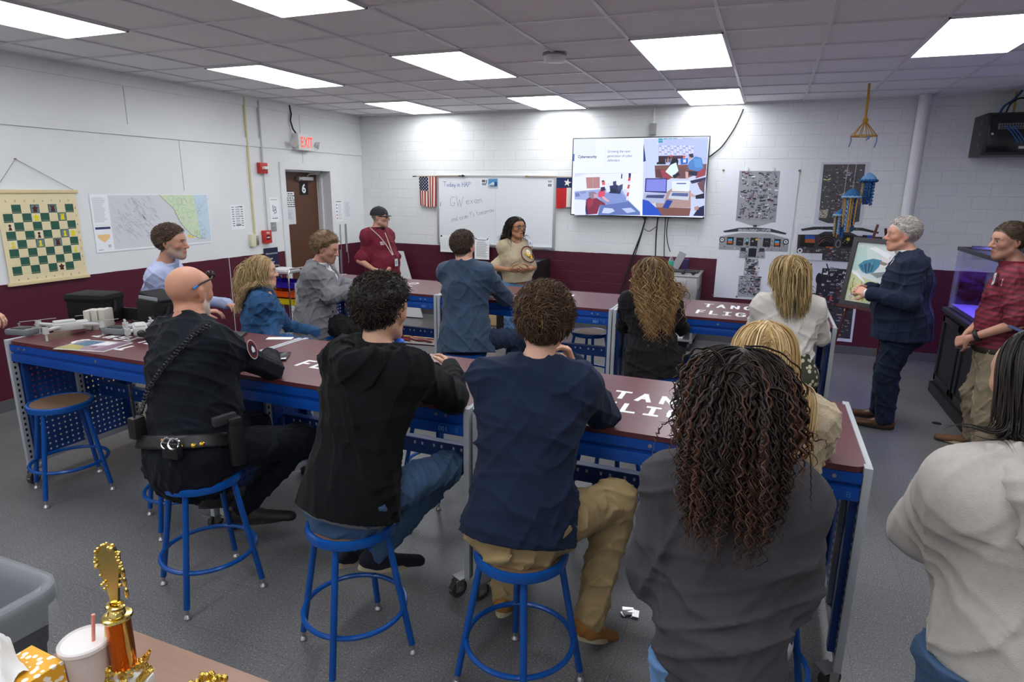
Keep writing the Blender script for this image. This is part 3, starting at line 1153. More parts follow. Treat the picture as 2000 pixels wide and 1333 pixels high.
FABRIC = attr_mat('flag_cloth', rough=.8, spec=.2)
t = thing('hanging_flag', 'striped star flag hanging from a stick left of the whiteboard', 'flag', (1.2, -.05, 1.63))
cloth_flag('c', '', 1.035, 1.325, 2.075, 1.645, d_us, seed=1).build('cloth', FABRIC, t, sharp=0)
b = MB()
b.tube([(.95, -.05, 2.075), (1.70, -.05, 2.088)], .0055, n=8)
b.build('flag_stick', mat('pale_wood', srgb('#a5835c'), .5), t)
b = MB()
b.lathe([(.008, 0), (.008, .05), (.02, .06), (.002, .1)], (1.69, -.05, 2.088), axis=(1, 0, 0), n=10)
b.cyl((.93, -.05, 2.075), (.99, -.05, 2.076), .008)
b.build('finial', mat('dark_metal', (.06, .06, .06), .4, .8), t)
t = thing('hanging_flag', 'lone star flag in blue, red and white beside the television', 'flag', (3.25, -.05, 1.68))
cloth_flag('c', '', 3.175, 3.475, 2.07, 1.67, d_tx, seed=4).build('cloth', FABRIC, t, sharp=0)
b = MB()
b.tube([(2.76, -.05, 2.085), (3.6, -.05, 2.075)], .0055, n=8)
b.lathe([(.008, 0), (.014, -.02), (.002, -.05)], (2.76, -.05, 2.085), axis=(1, 0, 0), n=8)
b.build('flag_stick', MATS['pale_wood'], t)

# television with its slide
def TW(X, Y):
    p = at(1100 + X / 6.6667, 250 + Y / 6.6667, y=-.125)
    return float(p[0]), float(p[2])


tv = thing('television', 'large wall-mounted television showing a cybersecurity slide', 'television', (4.28, -.10, 1.58))
b = MB()
b.box2((3.405, -.118, 1.578), (5.145, -.07, 2.572), bev=.006)
b.build('bezel', mat('tv_black', (.008, .008, .01), .25), tv)
b = MB()
b.box2((3.8, -.07, 1.8), (4.75, -.02, 2.35))
b.box2((4.1, -.02, 1.9), (4.45, -.001, 2.25))
b.build('wall_mount', BLK, tv, smooth=False)
c = Canvas((0, -.1182, 0), UB, VB, step=.0003)


def P(*pts):
    return [TW(x, y) for x, y in pts]


def q(colr, *pts):
    c.shape(P(*pts), colr)


X0, X1, Z0, Z1 = 3.418, 5.132, 1.592, 2.560
c.rect(X0, Z0, X1, Z1, '#e6ecff')
c.up()
c.rect(X0, 2.34, 3.72, Z1, '#dfe6fb')
c.rect(X0, 2.28, X0 + .018, 2.37, '#4f66b8')
tx, tz = TW(192, 392)
c.text('Cybersecurity', tx, tz, .034, '#232d63', xs=.93, bold=.025)
for s_, X, Y in (('Growing the next', 574, 322), ('generation of cyber', 574, 380), ('defenders', 574, 437)):
    u, v = TW(X, Y)
    c.text(s_, u, v, .032, '#4a5594', xs=.92, bold=.002)
c.rect(*TW(541, 470), *[a + e for a, e in zip(TW(541, 250), (.004, 0))], '#d5daf0')
# lower left photo: a classroom table
q('#cdd6fb', (148, 590), (1012, 585), (998, 1138), (145, 1136))
c.up()
q('#e2e8ff', (148, 640), (300, 600), (880, 590), (880, 800), (148, 820))
q('#b07f86', (295, 645), (475, 640), (475, 785), (305, 790))
q('#c79aa0', (385, 645), (390, 785), (384, 785), (380, 645))
q('#9aa9dd', (148, 830), (560, 790), (760, 800), (860, 960), (480, 1010), (300, 1136), (148, 1136))
q('#5f74b4', (480, 1000), (850, 950), (1000, 1100), (1000, 1136), (450, 1136))
q('#7f93cf', (470, 860), (750, 830), (845, 960), (500, 1010))
c.up()
q('#c3cdf4', (530, 1040), (640, 1050), (670, 1085), (600, 1115), (500, 1110))
q('#b7c3ef', (760, 1050), (880, 1040), (945, 1090), (830, 1110))
q('#28305e', (560, 760), (700, 740), (760, 790), (740, 860), (600, 850))
q('#1b2145', (620, 790), (690, 800), (690, 840), (615, 840))
q('#38496f', (700, 760), (775, 730), (770, 800), (720, 820))
q('#d9dff7', (560, 720), (600, 720), (610, 830), (560, 840))
q('#3b3f68', (645, 700), (690, 690), (690, 750), (650, 760))
q('#27305c', (755, 600), (770, 600), (765, 660), (750, 660))
q('#d96a63', (500, 690), (540, 690), (545, 745), (505, 745))
q('#6a3a4a', (500, 685), (528, 680), (535, 700), (500, 705))
q('#e9edff', (886, 590), (1010, 586), (1000, 1080), (850, 950))
q('#c7cdea', (950, 590), (1008, 588), (1006, 670), (952, 672))
for k in range(6):
    y0 = 640 + 50 * k
    q('#c3545c' if k % 2 == 0 else '#e8ddea', (850 - 4 * k, y0), (880 - 6 * k, y0), (872 - 6 * k, y0 + 50), (840 - 5 * k, y0 + 50))
q('#2c3566', (850, 590), (882, 590), (878, 640), (850, 650))
q('#7d2b45', (300, 930), (350, 900), (420, 905), (540, 980), (550, 1010), (480, 1000), (440, 1120), (320, 1130), (290, 1020))
q('#9b3550', (310, 935), (400, 920), (380, 1000), (330, 1050))
q('#8a7f95', (330, 835), (400, 825), (440, 860), (430, 915), (370, 925), (330, 890))
q('#c9a2a8', (395, 860), (440, 865), (432, 910), (400, 915))
q('#d64f6c', (450, 850), (490, 800), (540, 810), (545, 870), (510, 910), (455, 900))
q('#332c4c', (485, 775), (540, 765), (550, 810), (490, 830))
q('#dba8b0', (500, 890), (540, 900), (605, 955), (580, 965), (520, 930))
q('#2a2f55', (275, 1020), (300, 1020), (325, 1130), (300, 1130))
q('#dde3ff', (148, 930), (290, 940), (285, 1136), (148, 1136))
q('#6d7db3', (150, 850), (200, 840), (220, 890), (160, 900))
q('#8592c6', (215, 830), (290, 815), (300, 850), (230, 865))
# right photo: two people at a shelf, laptops in front
q('#c4cff5', (1050, 140), (1888, 118), (1838, 1160), (1030, 1140))
c.up()
q('#b3c0ee', (1235, 150), (1886, 130), (1868, 480), (1240, 470))
cols_ = ['#2f9aa6', '#3f8fb8', '#2c9c94', '#4a79bd', '#dde3f3', '#3d6fc2', '#3358ad']
for k in range(7):
    for j in range(2):
        X = 1240 + 63 * k
        q(cols_[k], (X, 135 + 32 * j), (X + 54, 135 + 32 * j), (X + 54, 160 + 32 * j), (X, 160 + 32 * j))
q('#eef1ff', (1225, 200), (1884, 192), (1883, 206), (1225, 214))
q('#c13f55', (1240, 222), (1700, 215), (1695, 355), (1245, 360))
c.up()
for k in range(12):
    for j in range(5):
        X, Y = 1252 + 36.5 * k + (12 if k > 3 else 0) + (8 if k > 7 else 0), 232 + 25 * j
        q('#efeaf8' if (k + j) % 3 else '#a58fb4', (X, Y), (X + 20, Y), (X + 20, Y + 14), (X, Y + 14))
q('#473248', (1240, 365), (1560, 360), (1560, 400), (1240, 405))
q('#33202e', (1240, 380), (1330, 378), (1330, 460), (1240, 462))
for k in range(5):
    q('#8a5a4a' if k % 2 else '#2b2235', (1335 + 22 * k, 382), (1352 + 22 * k, 381), (1352 + 22 * k, 450), (1335 + 22 * k, 450))
q('#d95550', (1390, 355), (1420, 352), (1420, 372), (1390, 375))
q('#d95550', (1560, 362), (1590, 362), (1590, 390), (1560, 390))
q('#78504f', (1190, 490), (1865, 470), (1860, 560), (1600, 660), (1200, 650))
q('#5c3a3f', (1195, 540), (1300, 540), (1300, 655), (1205, 650))
q('#6b4a52', (1505, 520), (1600, 515), (1605, 660), (1505, 660))
q('#2d62c4', (1525, 400), (1625, 395), (1620, 470), (1530, 478))
q('#cfe0fb', (1560, 410), (1600, 408), (1598, 450), (1562, 452))
q('#1b1c36', (1220, 445), (1330, 450), (1335, 475), (1215, 475))
c.up()
q('#17162c', (1420, 400), (1480, 385), (1500, 430), (1490, 500), (1440, 480), (1380, 490))
q('#d6f0f4', (1400, 480), (1470, 450), (1500, 560), (1420, 640), (1330, 570))
q('#191b36', (1420, 620), (1500, 580), (1520, 610), (1450, 660))
q('#9a3f52', (1262, 545), (1330, 550), (1400, 660), (1360, 680), (1290, 640))
q('#4d82c8', (1640, 440), (1720, 370), (1800, 390), (1830, 520), (1760, 570), (1640, 540), (1620, 500))
q('#5c96d8', (1690, 400), (1790, 400), (1810, 510), (1720, 520))
q('#2f2a3c', (1635, 340), (1690, 335), (1700, 380), (1645, 400))
q('#c79a90', (1635, 375), (1665, 380), (1655, 415), (1638, 410))
q('#1d2547', (1630, 560), (1760, 570), (1740, 630), (1620, 610))
q('#d3a4a4', (1590, 570), (1630, 575), (1625, 670), (1595, 670))
q('#9a3f52', (1760, 560), (1862, 525), (1850, 620), (1720, 660))
q('#2c3b7a', (1045, 200), (1060, 300), (1075, 430), (1042, 445))
q('#2a2d52', (1650, 690), (1860, 640), (1840, 760), (1720, 800))
q('#c0cbf0', (1660, 730), (1840, 690), (1838, 1020), (1650, 1000))
q('#a98c8c', (1200, 960), (1420, 780), (1660, 820), (1660, 1040), (1210, 1040))
q('#7a4f4c', (1200, 1035), (1662, 1045), (1640, 1148), (1250, 1145))
c.up()
q('#2a3070', (1070, 655), (1352, 655), (1345, 850), (1060, 835))
q('#7f86e0', (1085, 670), (1340, 668), (1333, 828), (1075, 822))
q('#aab4d6', (1050, 850), (1350, 850), (1310, 985), (1040, 960))
q('#3d4677', (1090, 875), (1325, 872), (1300, 918), (1070, 910))
q('#dfe7f3', (1415, 690), (1648, 690), (1640, 830), (1415, 822))
q('#33488f', (1475, 718), (1600, 718), (1600, 732), (1475, 730))
q('#c3cad8', (1400, 835), (1640, 840), (1632, 945), (1365, 920))
q('#55659a', (1420, 845), (1630, 850), (1622, 895), (1405, 885))
q('#1f3f9d', (1350, 935), (1425, 950), (1365, 1055), (1292, 1035))
q('#2450c2', (1032, 930), (1110, 950), (1230, 1060), (1290, 1140), (1030, 1138))
q('#c5a3ab', (1110, 905), (1190, 930), (1185, 985), (1140, 980))
q('#6a4a52', (1745, 720), (1840, 670), (1838, 860), (1780, 800))
q('#1a1c33', (1720, 880), (1838, 850), (1836, 920), (1725, 925))
q('#c69a98', (1650, 840), (1720, 880), (1710, 905), (1655, 890))
q('#1a1f45', (1760, 1040), (1836, 1010), (1834, 1150), (1690, 1145))
q('#b58a86', (1705, 1030), (1760, 1015), (1765, 1060), (1710, 1080))
c.build('screen', SCREEN, tv, smooth=False)

b = MB()
b.box2((4.39, -.05, 2.60), (4.47, -.001, 2.74), bev=.004)
tag(b.build('junction_box', mat('grey_box', (.30, .30, .30), .5)), 'grey electrical box on the wall above the television', 'electrical box')
b = MB()
b.cyl((4.43, -.02, 2.74), (4.43, -.02, ROOM_H - .03), .014)
tag(b.build('white_conduit', WHITE), 'white conduit from the ceiling to the box above the television', 'conduit')


def cable(name, label, pts, r=.006, y=-.05, m_=None):
    b = MB()
    P_ = [tuple(p) if len(p) == 3 else tuple(at(p[0], p[1], y=y)) for p in pts]
    Q = []
    n = len(P_)
    for i in range(n - 1):
        p0, p1, p2, p3 = [Vector(P_[max(0, min(n - 1, k))]) for k in (i - 1, i, i + 1, i + 2)]
        for s_ in range(6):
            t_ = s_ / 6
            Q.append(tuple(.5 * ((2 * p1) + (p2 - p0) * t_ + (2 * p0 - 5 * p1 + 4 * p2 - p3) * t_ ** 2 + (3 * p1 - p0 - 3 * p2 + p3) * t_ ** 3)))
    Q.append(P_[-1])
    b.tube(Q, r, n=7)
    return tag(b.build(name, m_ or BLKC), label, 'cable')


cable('power_cable', 'thick bundled black cable sloping down left from under the television', [(1262, 423), (1253, 455), (1238, 495), (1222, 540), (1207, 585)], .011)
cable('power_cable', 'thin black cable crossing to the floor beside the thick bundle', [(1256, 424), (1258, 440), (1240, 500), (1226, 545), (1218, 590)], .006, -.04)
cable('power_cable', 'straight double black cable hanging below the middle of the television', [(1285, 424), (1282, 455), (1280, 505), (1278, 545)], .009)
cable('power_cable', 'black cable hanging just left of the laptop on the steel cart', [(1300, 424), (1298, 460), (1297, 500), (1298, 530)], .006)
cable('power_cable', 'black cable hanging to the upright charger above the steel cart', [(1306, 424), (1302, 450), (1304, 475), (1309, 492)], .006, -.06)
cable('loose_cable', 'thin loop of cable sagging below the television', [(1258, 447), (1268, 452), (1284, 441)], .004, -.045)
cable('ceiling_cable', 'black cable curving from the ceiling corner down to the right of the television', [(1452, 213), (1444, 232), (1432, 255), (1412, 284), (1398, 297), (1382, 309)], .009, -.03)

# ------------------------------------------------------------------ cockpit posters
def PW(X, Y, y=-.012):
    p = at(1380 + X / 4.597, 310 + Y / 4.597, y=y)
    return float(p[0]), float(p[2])


def bil(Q, a, b_):
    (x0, y0), (x1, y1), (x2, y2), (x3, y3) = Q
    return (x0 * (1 - a) * (1 - b_) + x1 * a * (1 - b_) + x2 * a * b_ + x3 * (1 - a) * b_, y0 * (1 - a) * (1 - b_) + y1 * a * (1 - b_) + y2 * a * b_ + y3 * (1 - a) * b_)


def panel(c, Q, base, n, seed, pal, frame=None, sz=(.02, .08)):
    """a printed instrument panel: quad TL TR BR BL filled with small gauges, switches and placards"""
    r = random.Random(seed)
    c.shape([Q[0], Q[1], Q[2], Q[3]][::-1], base)
    c.up()
    W_ = math.dist(Q[0], Q[1])
    H_ = math.dist(Q[0], Q[3])
    if frame:
        for k in (.33, .66):
            c.stroke([bil(Q, k, .02), bil(Q, k, .98)], .003, frame)
        for k in (.25, .5, .75):
            c.stroke([bil(Q, .02, k), bil(Q, .98, k)], .003, frame)
    for i in range(n):
        a, b_ = r.uniform(.04, .93), r.uniform(.03, .95)
        k = r.choice(pal)
        u, v = bil(Q, a, b_)
        t_ = r.random()
        s_ = r.uniform(*sz) * min(W_, H_)
        if t_ < .25:
            c.disc(u, v, s_ * .45, k, 10)
            if s_ > .018:
                c.up()
                c.disc(u, v, s_ * .22, base, 8)
                c.lay -= 1
        elif t_ < .6:
            c.rect(u, v, u + s_ * 1.3, v + s_ * .55, k)
        elif t_ < .8:
            c.rect(u, v, u + s_ * .4, v + s_ * .9, k)
        else:
            for z in range(3):
                c.rect(u + z * s_ * .5, v, u + z * s_ * .5 + s_ * .3, v + s_ * .45, k)
    c.up()


GREYP = ['#2b2c30', '#3a3b40', '#45464b', '#1f2023', '#5c5d63', '#6b2a30', '#e4e4e6', '#33343a', '#2b2c30', '#4a5d7a', '#27282c']
DARKP = ['#8b8c92', '#6c6d73', '#19191c', '#b9babf', '#55555b', '#803038', '#202024', '#9a9ba1', '#2c2c31']
VINYL = attr_mat('vinyl_banner', rough=.35, spec=.4)
t = thing('cockpit_banner', 'tall white banner printed with a grey cockpit instrument layout', 'poster', (5.76, -.01, .585))
c = Canvas((0, -.002, 0), UB, VB, step=.0003)
c.color = '#dfe3e9'
c.prism([(5.335, .585), (6.17, .585), (6.185, 2.18), (5.345, 2.18)], c.O, UB, VB, .006)
c.color = None
c.lay = 21
panel(c, [PW(297, 110), PW(662, 112), PW(620, 575), PW(262, 560)], '#9b9ca2', 330, 1, GREYP, '#6f7076', (.012, .07))
c.shape([PW(262, 555), PW(430, 612), PW(460, 612), PW(620, 565)], '#a3a4aa')
c.rect(*PW(418, 615), *PW(452, 596), '#3c3d42')
c.shape([PW(148, 650), PW(290, 622), PW(430, 618), PW(580, 630), PW(720, 670), PW(708, 684), PW(590, 662), PW(290, 655), PW(160, 664)], '#3b3c42')
c.up()
panel(c, [PW(285, 630), PW(575, 634), PW(575, 658), PW(285, 654)], '#a9aab0', 60, 2, GREYP, None, (.1, .5))
Q = [PW(118, 700), PW(738, 722), PW(728, 838), PW(108, 815)]
c.shape([PW(118, 700), PW(300, 668), PW(560, 672), PW(738, 722), PW(728, 838), PW(108, 815)], '#9b9ca2')
c.up()
panel(c, Q, '#9b9ca2', 90, 3, GREYP, None, (.03, .12))
for X, Y, w_, h_, k_ in ((180, 705, 66, 68, 0), (262, 712, 72, 68, 1), (388, 712, 74, 74, 2), (502, 716, 76, 74, 1), (602, 724, 66, 66, 0), (350, 715, 30, 62, 3)):
    c.rect(*PW(X, Y + h_), *PW(X + w_, Y), '#26272c')
    c.up()
    if k_ == 0:
        c.rect(*PW(X + 10, Y + 34), *PW(X + w_ - 14, Y + 16), '#4aa3d6')
        c.rect(*PW(X + 10, Y + 56), *PW(X + w_ - 14, Y + 34), '#c4662e')
    elif k_ == 2:
        c.rect(*PW(X + 50, Y + 24), *PW(X + 74, Y + 8), '#d3b23a')
        c.disc(*PW(X + 26, Y + 30), .012, '#8f9096')
    elif k_ == 1:
        c.annulus(*PW(X + 36, Y + 40), .018, .021, '#9fa1a8', 14, .3, 2.6)
    else:
        c.rect(*PW(X + 4, Y + 30), *PW(X + 26, Y + 6), '#7fc0d8')
for X, Y in ((140, 728), (712, 748)):
    c.disc(*PW(X, Y), .034, '#26272c')
    c.up()
    c.disc(*PW(X, Y), .022, '#e6e7ea')
    c.up()
    c.disc(*PW(X, Y), .009, '#26272c')
panel(c, [PW(300, 800), PW(526, 806), PW(522, 896), PW(292, 888)], '#a0a1a7', 26, 4, GREYP, None, (.1, .2))
c.rect(*PW(372, 882), *PW(450, 808), '#202126')
c.rect(*PW(305, 832), *PW(355, 800), '#33343a')
c.rect(*PW(472, 836), *PW(520, 806), '#33343a')
panel(c, [PW(345, 902), PW(466, 904), PW(460, 1060), PW(330, 1055)], '#aeafb4', 90, 5, GREYP + ['#8a2f36'], None, (.06, .25))
panel(c, [PW(292, 1052), PW(490, 1060), PW(474, 1245), PW(276, 1236)], '#a2a3a9', 150, 6, GREYP, '#77787e', (.03, .12))
for X, Y in ((152, 106), (834, 108), (58, 1226), (270, 1240)):
    c.disc(*PW(X, Y), .013, '#6a6b70')
c.build('printed_vinyl', VINYL, t, smooth=False)
for X in (370, 603):
    u, v = PW(X, 97)
    b = MB()
    b.box2((u - .012, -.02, v - .02), (u + .012, -.002, v + .025), bev=.003)
    b.build('clip', mat('clear_hook', (.7, .7, .7), .2), t)

t = thing('cockpit_poster', 'dark grey overhead cockpit panel poster high beside the column', 'poster', (6.65, -.01, 1.52))
c = Canvas((0, -.002, 0), UB, VB, step=.0003)
c.color = '#c9cbd6'
c.prism([(6.40, 1.52), (6.905, 1.52), (6.91, 2.26), (6.405, 2.26)], c.O, UB, VB, .003)
c.color = None
c.lay = 12
panel(c, [PW(1052, 52), PW(1428, 50), PW(1370, 566), PW(1006, 552)], '#4b494d', 300, 11, DARKP, '#3a383c', (.012, .06))
c.shape([PW(1006, 551), PW(1090, 580), PW(1290, 582), PW(1370, 565)], '#4b494d')
c.shape([PW(1050, 178), PW(1082, 190), PW(1116, 172), PW(1112, 190), PW(1082, 196), PW(1052, 194)], '#c7c97a')
panel(c, [PW(1014, 462), PW(1092, 462), PW(1084, 536), PW(1010, 530)], '#a5a08e', 22, 12, ['#3c3a36', '#d6d3c4', '#5b574e'], None, (.06, .2))
c.build('printed_vinyl', VINYL, t, smooth=False)

t = thing('cockpit_poster', 'wide dark flight deck instrument poster behind the hanging jellyfish', 'poster', (6.7, -.01, 1.1))
c = Canvas((0, -.0115, 0), UB, VB, step=.0003)
c.color = '#d6d9e0'
c.prism([(6.215, 1.12), (7.20, 1.12), (7.22, 1.545), (6.235, 1.545)], c.O, UB, VB, .003)
c.color = None
c.lay = 12
c.shape([PW(845, 632), PW(960, 612), PW(1180, 610), PW(1400, 622), PW(1548, 660), PW(1540, 676), PW(1390, 648), PW(1000, 636), PW(858, 650)], '#343236')
c.shape([PW(820, 682), PW(1000, 682), PW(1060, 655), PW(1290, 660), PW(1360, 694), PW(1580, 704), PW(1560, 870), PW(808, 845)], '#3b393d')
c.shape([PW(1040, 845), PW(1300, 855), PW(1290, 930), PW(1035, 912)], '#403e42')
c.up()
panel(c, [PW(822, 795), PW(1570, 820), PW(1560, 866), PW(810, 842)], '#444246', 60, 13, DARKP, None, (.1, .5))
panel(c, [PW(1045, 850), PW(1295, 858), PW(1288, 925), PW(1040, 910)], '#403e42', 50, 14, DARKP, None, (.05, .25))
panel(c, [PW(980, 618), PW(1400, 628), PW(1390, 645), PW(985, 634)], '#343236', 40, 15, DARKP + ['#b5552e'], None, (.1, .5))
for X, w_, k_ in ((832, 142, 0), (1008, 140, 1), (1210, 110, 2), (1385, 120, 0)):
    c.rect(*PW(X, 790), *PW(X + w_, 690), '#161619')
    c.up()
    if k_ == 0:
        c.rect(*PW(X + 50, 722), *PW(X + w_, 690), '#2d4f9a')
        c.rect(*PW(X + 50, 755), *PW(X + w_, 724), '#a4572f')
    elif k_ == 1:
        u, v = PW(X + 66, 775)
        for r_ in (.05, .075, .1):
            c.annulus(u, v, r_, r_ + .003, '#8a7f7a', 14, .5, 2.6)
        c.stroke([(u - .08, v + .01), (u - .03, v + .07)], .008, '#a5482f')
        c.rect(*PW(X + 60, 800), *PW(X + 130, 792), '#b25a35')
    else:
        c.rect(*PW(X + 46, 736), *PW(X + 76, 712), '#c9ad35')
        for z in range(6):
            c.rect(*PW(X + 10 + 12 * z, 760 - (z % 3) * 14), *PW(X + 18 + 12 * z, 752 - (z % 3) * 14), '#aeb05a')
c.disc(*PW(838, 826), .028, '#e4e5e8')
c.up()
c.disc(*PW(838, 826), .014, '#333236')
c.disc(*PW(1180, 765), .03, '#77787c', ry=.05)
c.up()
c.disc(*PW(1180, 765), .018, '#2a2a2d', ry=.035)
c.build('printed_vinyl', VINYL, t, smooth=False)

t = thing('cockpit_poster', 'tall white poster of a dark throttle pedestal low on the wall behind the easel', 'poster', (6.7, -.01, .16))
c = Canvas((0, -.002, 0), UB, VB, step=.0003)
c.color = '#d9dce2'
c.prism([(6.44, .15), (6.985, .15), (6.97, 1.115), (6.44, 1.115)], c.O, UB, VB, .003)
c.color = None
c.lay = 12
c.rect(6.42 + .1, .92, 6.95 - .14, .70, '#2c2b30')
c.up()
panel(c, [(6.56, 1.03), (6.86, 1.03), (6.85, .70), (6.55, .70)], '#2f2e33', 70, 16, DARKP + ['#e3e3e6', '#e3e3e6'], None, (.04, .14))
c.disc(6.535, .90, .035, '#232327', ry=.07)
c.disc(6.88, .88, .035, '#232327', ry=.07)
c.stroke([(6.60, 1.08), (6.62, 1.03)], .014, '#3a3a3f')
panel(c, [(6.46, .72), (6.95, .72), (6.96, .56), (6.45, .56)], '#333135', 50, 17, DARKP + ['#c23b42'], None, (.08, .2))
panel(c, [(6.47, .56), (6.95, .56), (6.96, .19), (6.46, .19)], '#3d3b40', 160, 18, DARKP + ['#c2a86a'], '#2a292d', (.02, .09))
for x in (6.56, 6.68, 6.79):
    c.rect(x, .64, x + .022, .70, '#c8474d')
c.build('printed_vinyl', VINYL, t, smooth=False)

# ------------------------------------------------------------------ things along the back wall
b = MB()
b.cyl((7.33, -.14, 0), (7.33, -.14, ROOM_H), .062, n=28)
tag(b.build('round_column', mat('white_column_paint', (.72, .72, .74), .4)), 'white round pipe column in front of the back wall', 'column')

t = thing('filing_cabinet', 'black metal filing cabinet against the back wall behind the presenter', 'cabinet', (2.75, -.45, 0))
CABX = (2.62, 3.11)
b = MB()
b.box2((CABX[0], -.80, .02), (CABX[1], -.04, .975), bev=.006)
b.build('body', mat('black_enamel', (.012, .012, .013), .35), t)
for z0 in (.06, .52):
    b = MB()
    b.box2((CABX[0] + .015, -.812, z0), (CABX[1] - .015, -.80, z0 + .43), bev=.003)
    d_ = b.build('drawer', MATS['black_enamel'], t)
    b = MB()
    b.box2((2.80, -.825, z0 + .34), (2.95, -.812, z0 + .365), bev=.003)
    b.build('handle', STEEL, d_)
b = MB()
b.box((2.10, -.30, .42), (.96, .018, .84), R=Matrix.Rotation(math.radians(-12), 3, 'X'))
tag(b.build('plywood_board', mat('plywood', srgb('#b99a72'), .55, noise=.2, nscale=9, stretch=(1, 1, 12)), smooth=False), 'pale plywood board leaning on the wall under the whiteboard', 'board')
b = MB()
b.prism([(0, 0), (.62, 0), (.16, 1.0), (.08, 1.0)], (.62, -.45, .02), (1, .12, 0), (0.0, .30, .95), -.02)
tag(b.build('metal_sheet', mat('dull_aluminium', (.62, .63, .64), .38, .35, noise=.12, nscale=5), smooth=False), 'tapered dull aluminium sheet leaning in the corner behind the man in the cap', 'metal sheet')

t = thing('steel_cart', 'stainless steel equipment cart with a drawer near the cockpit banner', 'cart', (4.9, -.4, 0))
CX0, CX1, CY0, CY1, CZ = 4.62, 5.18, -.72, -.06, .93
b = MB()
b.box2((CX0, CY0, .30), (CX1, CY1, CZ - .02), bev=.004)
b.box2((CX0 - .015, CY0 - .015, CZ - .02), (CX1 + .015, CY1, CZ), bev=.004)
b.build('body', mat('stainless', (.50, .50, .49), .38, .85, noise=.08, nscale=30), t)
b = MB()
b.box2((CX0 + .03, CY0 - .012, .70), (CX1 - .12, CY0, .88), bev=.004)
dr = b.build('drawer', MATS['stainless'], t)
b = MB()
b.box2((4.80, CY0 - .016, .77), (4.95, CY0 - .011, .82), bev=.002)
b.build('handle', mat('dark_recess', (.12, .12, .12), .5), dr)
b = MB()
b.box2((CX0, CY0, .12), (CX1, CY1, .145), bev=.004)
for x in (CX0 + .02, CX1 - .02):
    for y in (CY0 + .02, CY1 - .02):
        b.box2((x - .015, y - .015, .10), (x + .015, y + .015, .30))
b.build('lower_shelf', MATS['stainless'], t)
for x in (CX0 + .04, CX1 - .04):
    for y in (CY0 + .04, CY1 - .06):
        b = MB()
        b.cyl((x - .014, y, .05), (x + .014, y, .05), .05, n=20)
        b.box2((x - .022, y - .02, .045), (x + .022, y + .02, .10))
        b.build('caster', mat('dark_rubber', (.02, .02, .02), .6), t)
b = MB()
for k in range(5):
    b.box2((CX1 - .001, CY0 + .12 + k * .1, .45), (CX1 + .003, CY0 + .16 + k * .1, .75))
b.build('side_vent', MATS['dark_recess'], t, smooth=False)
sh = MB()
sh.box2((CX0 + .06, CY0 + .05, .147), (CX1 - .12, CY1 - .15, .185))
tag(sh.build('paper_stack', mat('white_paper', (.75, .76, .77), .6), smooth=False), 'stack of white paper on the lower shelf of the steel cart', 'paper')

PET = mat('clear_bottle', (.86, .93, .95), .06, trans=.85, ior=1.2)
t = thing('water_bottle', 'clear plastic water bottle with a green and white label on the steel cart', 'bottle', (4.84, -.55, CZ))
b = MB()
b.lathe([(.030, 0), (.033, .01), (.031, .05), (.033, .09), (.033, .14), (.028, .165), (.012, .195), (.012, .205)], (4.84, -.55, CZ), n=20)
b.build('bottle_body', PET, t)
b = MB()
b.lathe([(.034, .085), (.034, .145)], (4.84, -.55, CZ), n=20, cap=False)
b.build('bottle_label', mat('green_label', srgb('#3aa38a'), .4), t)
b = MB()
b.cyl((4.84, -.55, CZ + .20), (4.84, -.55, CZ + .222), .015)
b.build('bottle_cap', mat('white_plastic', (.75, .75, .75), .4), t)
t = thing('laptop', 'closed dark laptop lying on the steel cart behind the headset', 'laptop', (5.0, -.3, CZ))
b = MB()
b.box2((4.86, -.45, CZ), (5.16, -.22, CZ + .02), bev=.005)
b.build('base', mat('dark_grey_plastic', (.035, .035, .04), .4), t)
b = MB()
b.tube([(5.00, -.60, CZ + .02), (5.02, -.56, CZ + .05), (5.10, -.55, CZ + .05), (5.12, -.60, CZ + .02)], .009, n=8)
b.ell((5.00, -.61, CZ + .025), (.03, .018, .024))
b.ell((5.12, -.61, CZ + .025), (.03, .018, .024))
tag(b.build('headset', BLK), 'small black headset lying at the front of the steel cart', 'headset')
b = MB()
b.box((4.90, -.28, CZ + .13), (.09, .02, .22), R=Matrix.Rotation(math.radians(24), 3, 'Y'))
tag(b.build('charger', mat('grey_plastic', (.36, .36, .38), .4)), 'grey charger block propped up behind the water bottle on the cart', 'charger')
b = MB()
b.box2((4.93, -.20, CZ + .002), (5.01, -.10, CZ + .14), bev=.02)
tag(b.build('purple_pouch', mat('purple_cloth', srgb('#3a2a5a'), .7)), 'small purple pouch standing beside the charger on the cart', 'pouch')

# server rack
t = thing('server_rack', 'black wall-mounted network cabinet with a glass door, high at the right edge', 'server rack', (8.2, 0, 2.29))
RX0, RX1, RZ0, RZ1, RYF = 7.84, 8.52, 2.305, 2.715, -.46
b = MB()
b.box2((RX0, RYF, RZ0), (RX1, -.001, RZ1), bev=.004)
b.build('cabinet', mat('rack_black', (.018, .018, .020), .4), t)
b = MB()
b.box2((RX0 + .03, RYF - .012, RZ0 + .03), (RX1 - .03, RYF, RZ1 - .02), bev=.003)
dr = b.build('door', mat('rack_glass', (.012, .012, .016), .12), t)
c = Canvas((0, RYF - .0125, 0), UB, VB)
c.rect(RX0 + .10, RZ1 - .16, RX1 - .06, RZ1 - .105, '#6d6f74')
c.up()
for k in range(22):
    c.rect(RX0 + .115 + k * .022, RZ1 - .133, RX0 + .13 + k * .022, RZ1 - .112, '#202124')
    c.rect(RX0 + .115 + k * .022, RZ1 - .155, RX0 + .13 + k * .022, RZ1 - .138, '#202124')
c.rect(RX0 + .30, RZ0 + .06, RX0 + .40, RZ0 + .085, '#b9bbbf')
c.build('patch_panel', PRINT, dr, smooth=False)
b = MB()
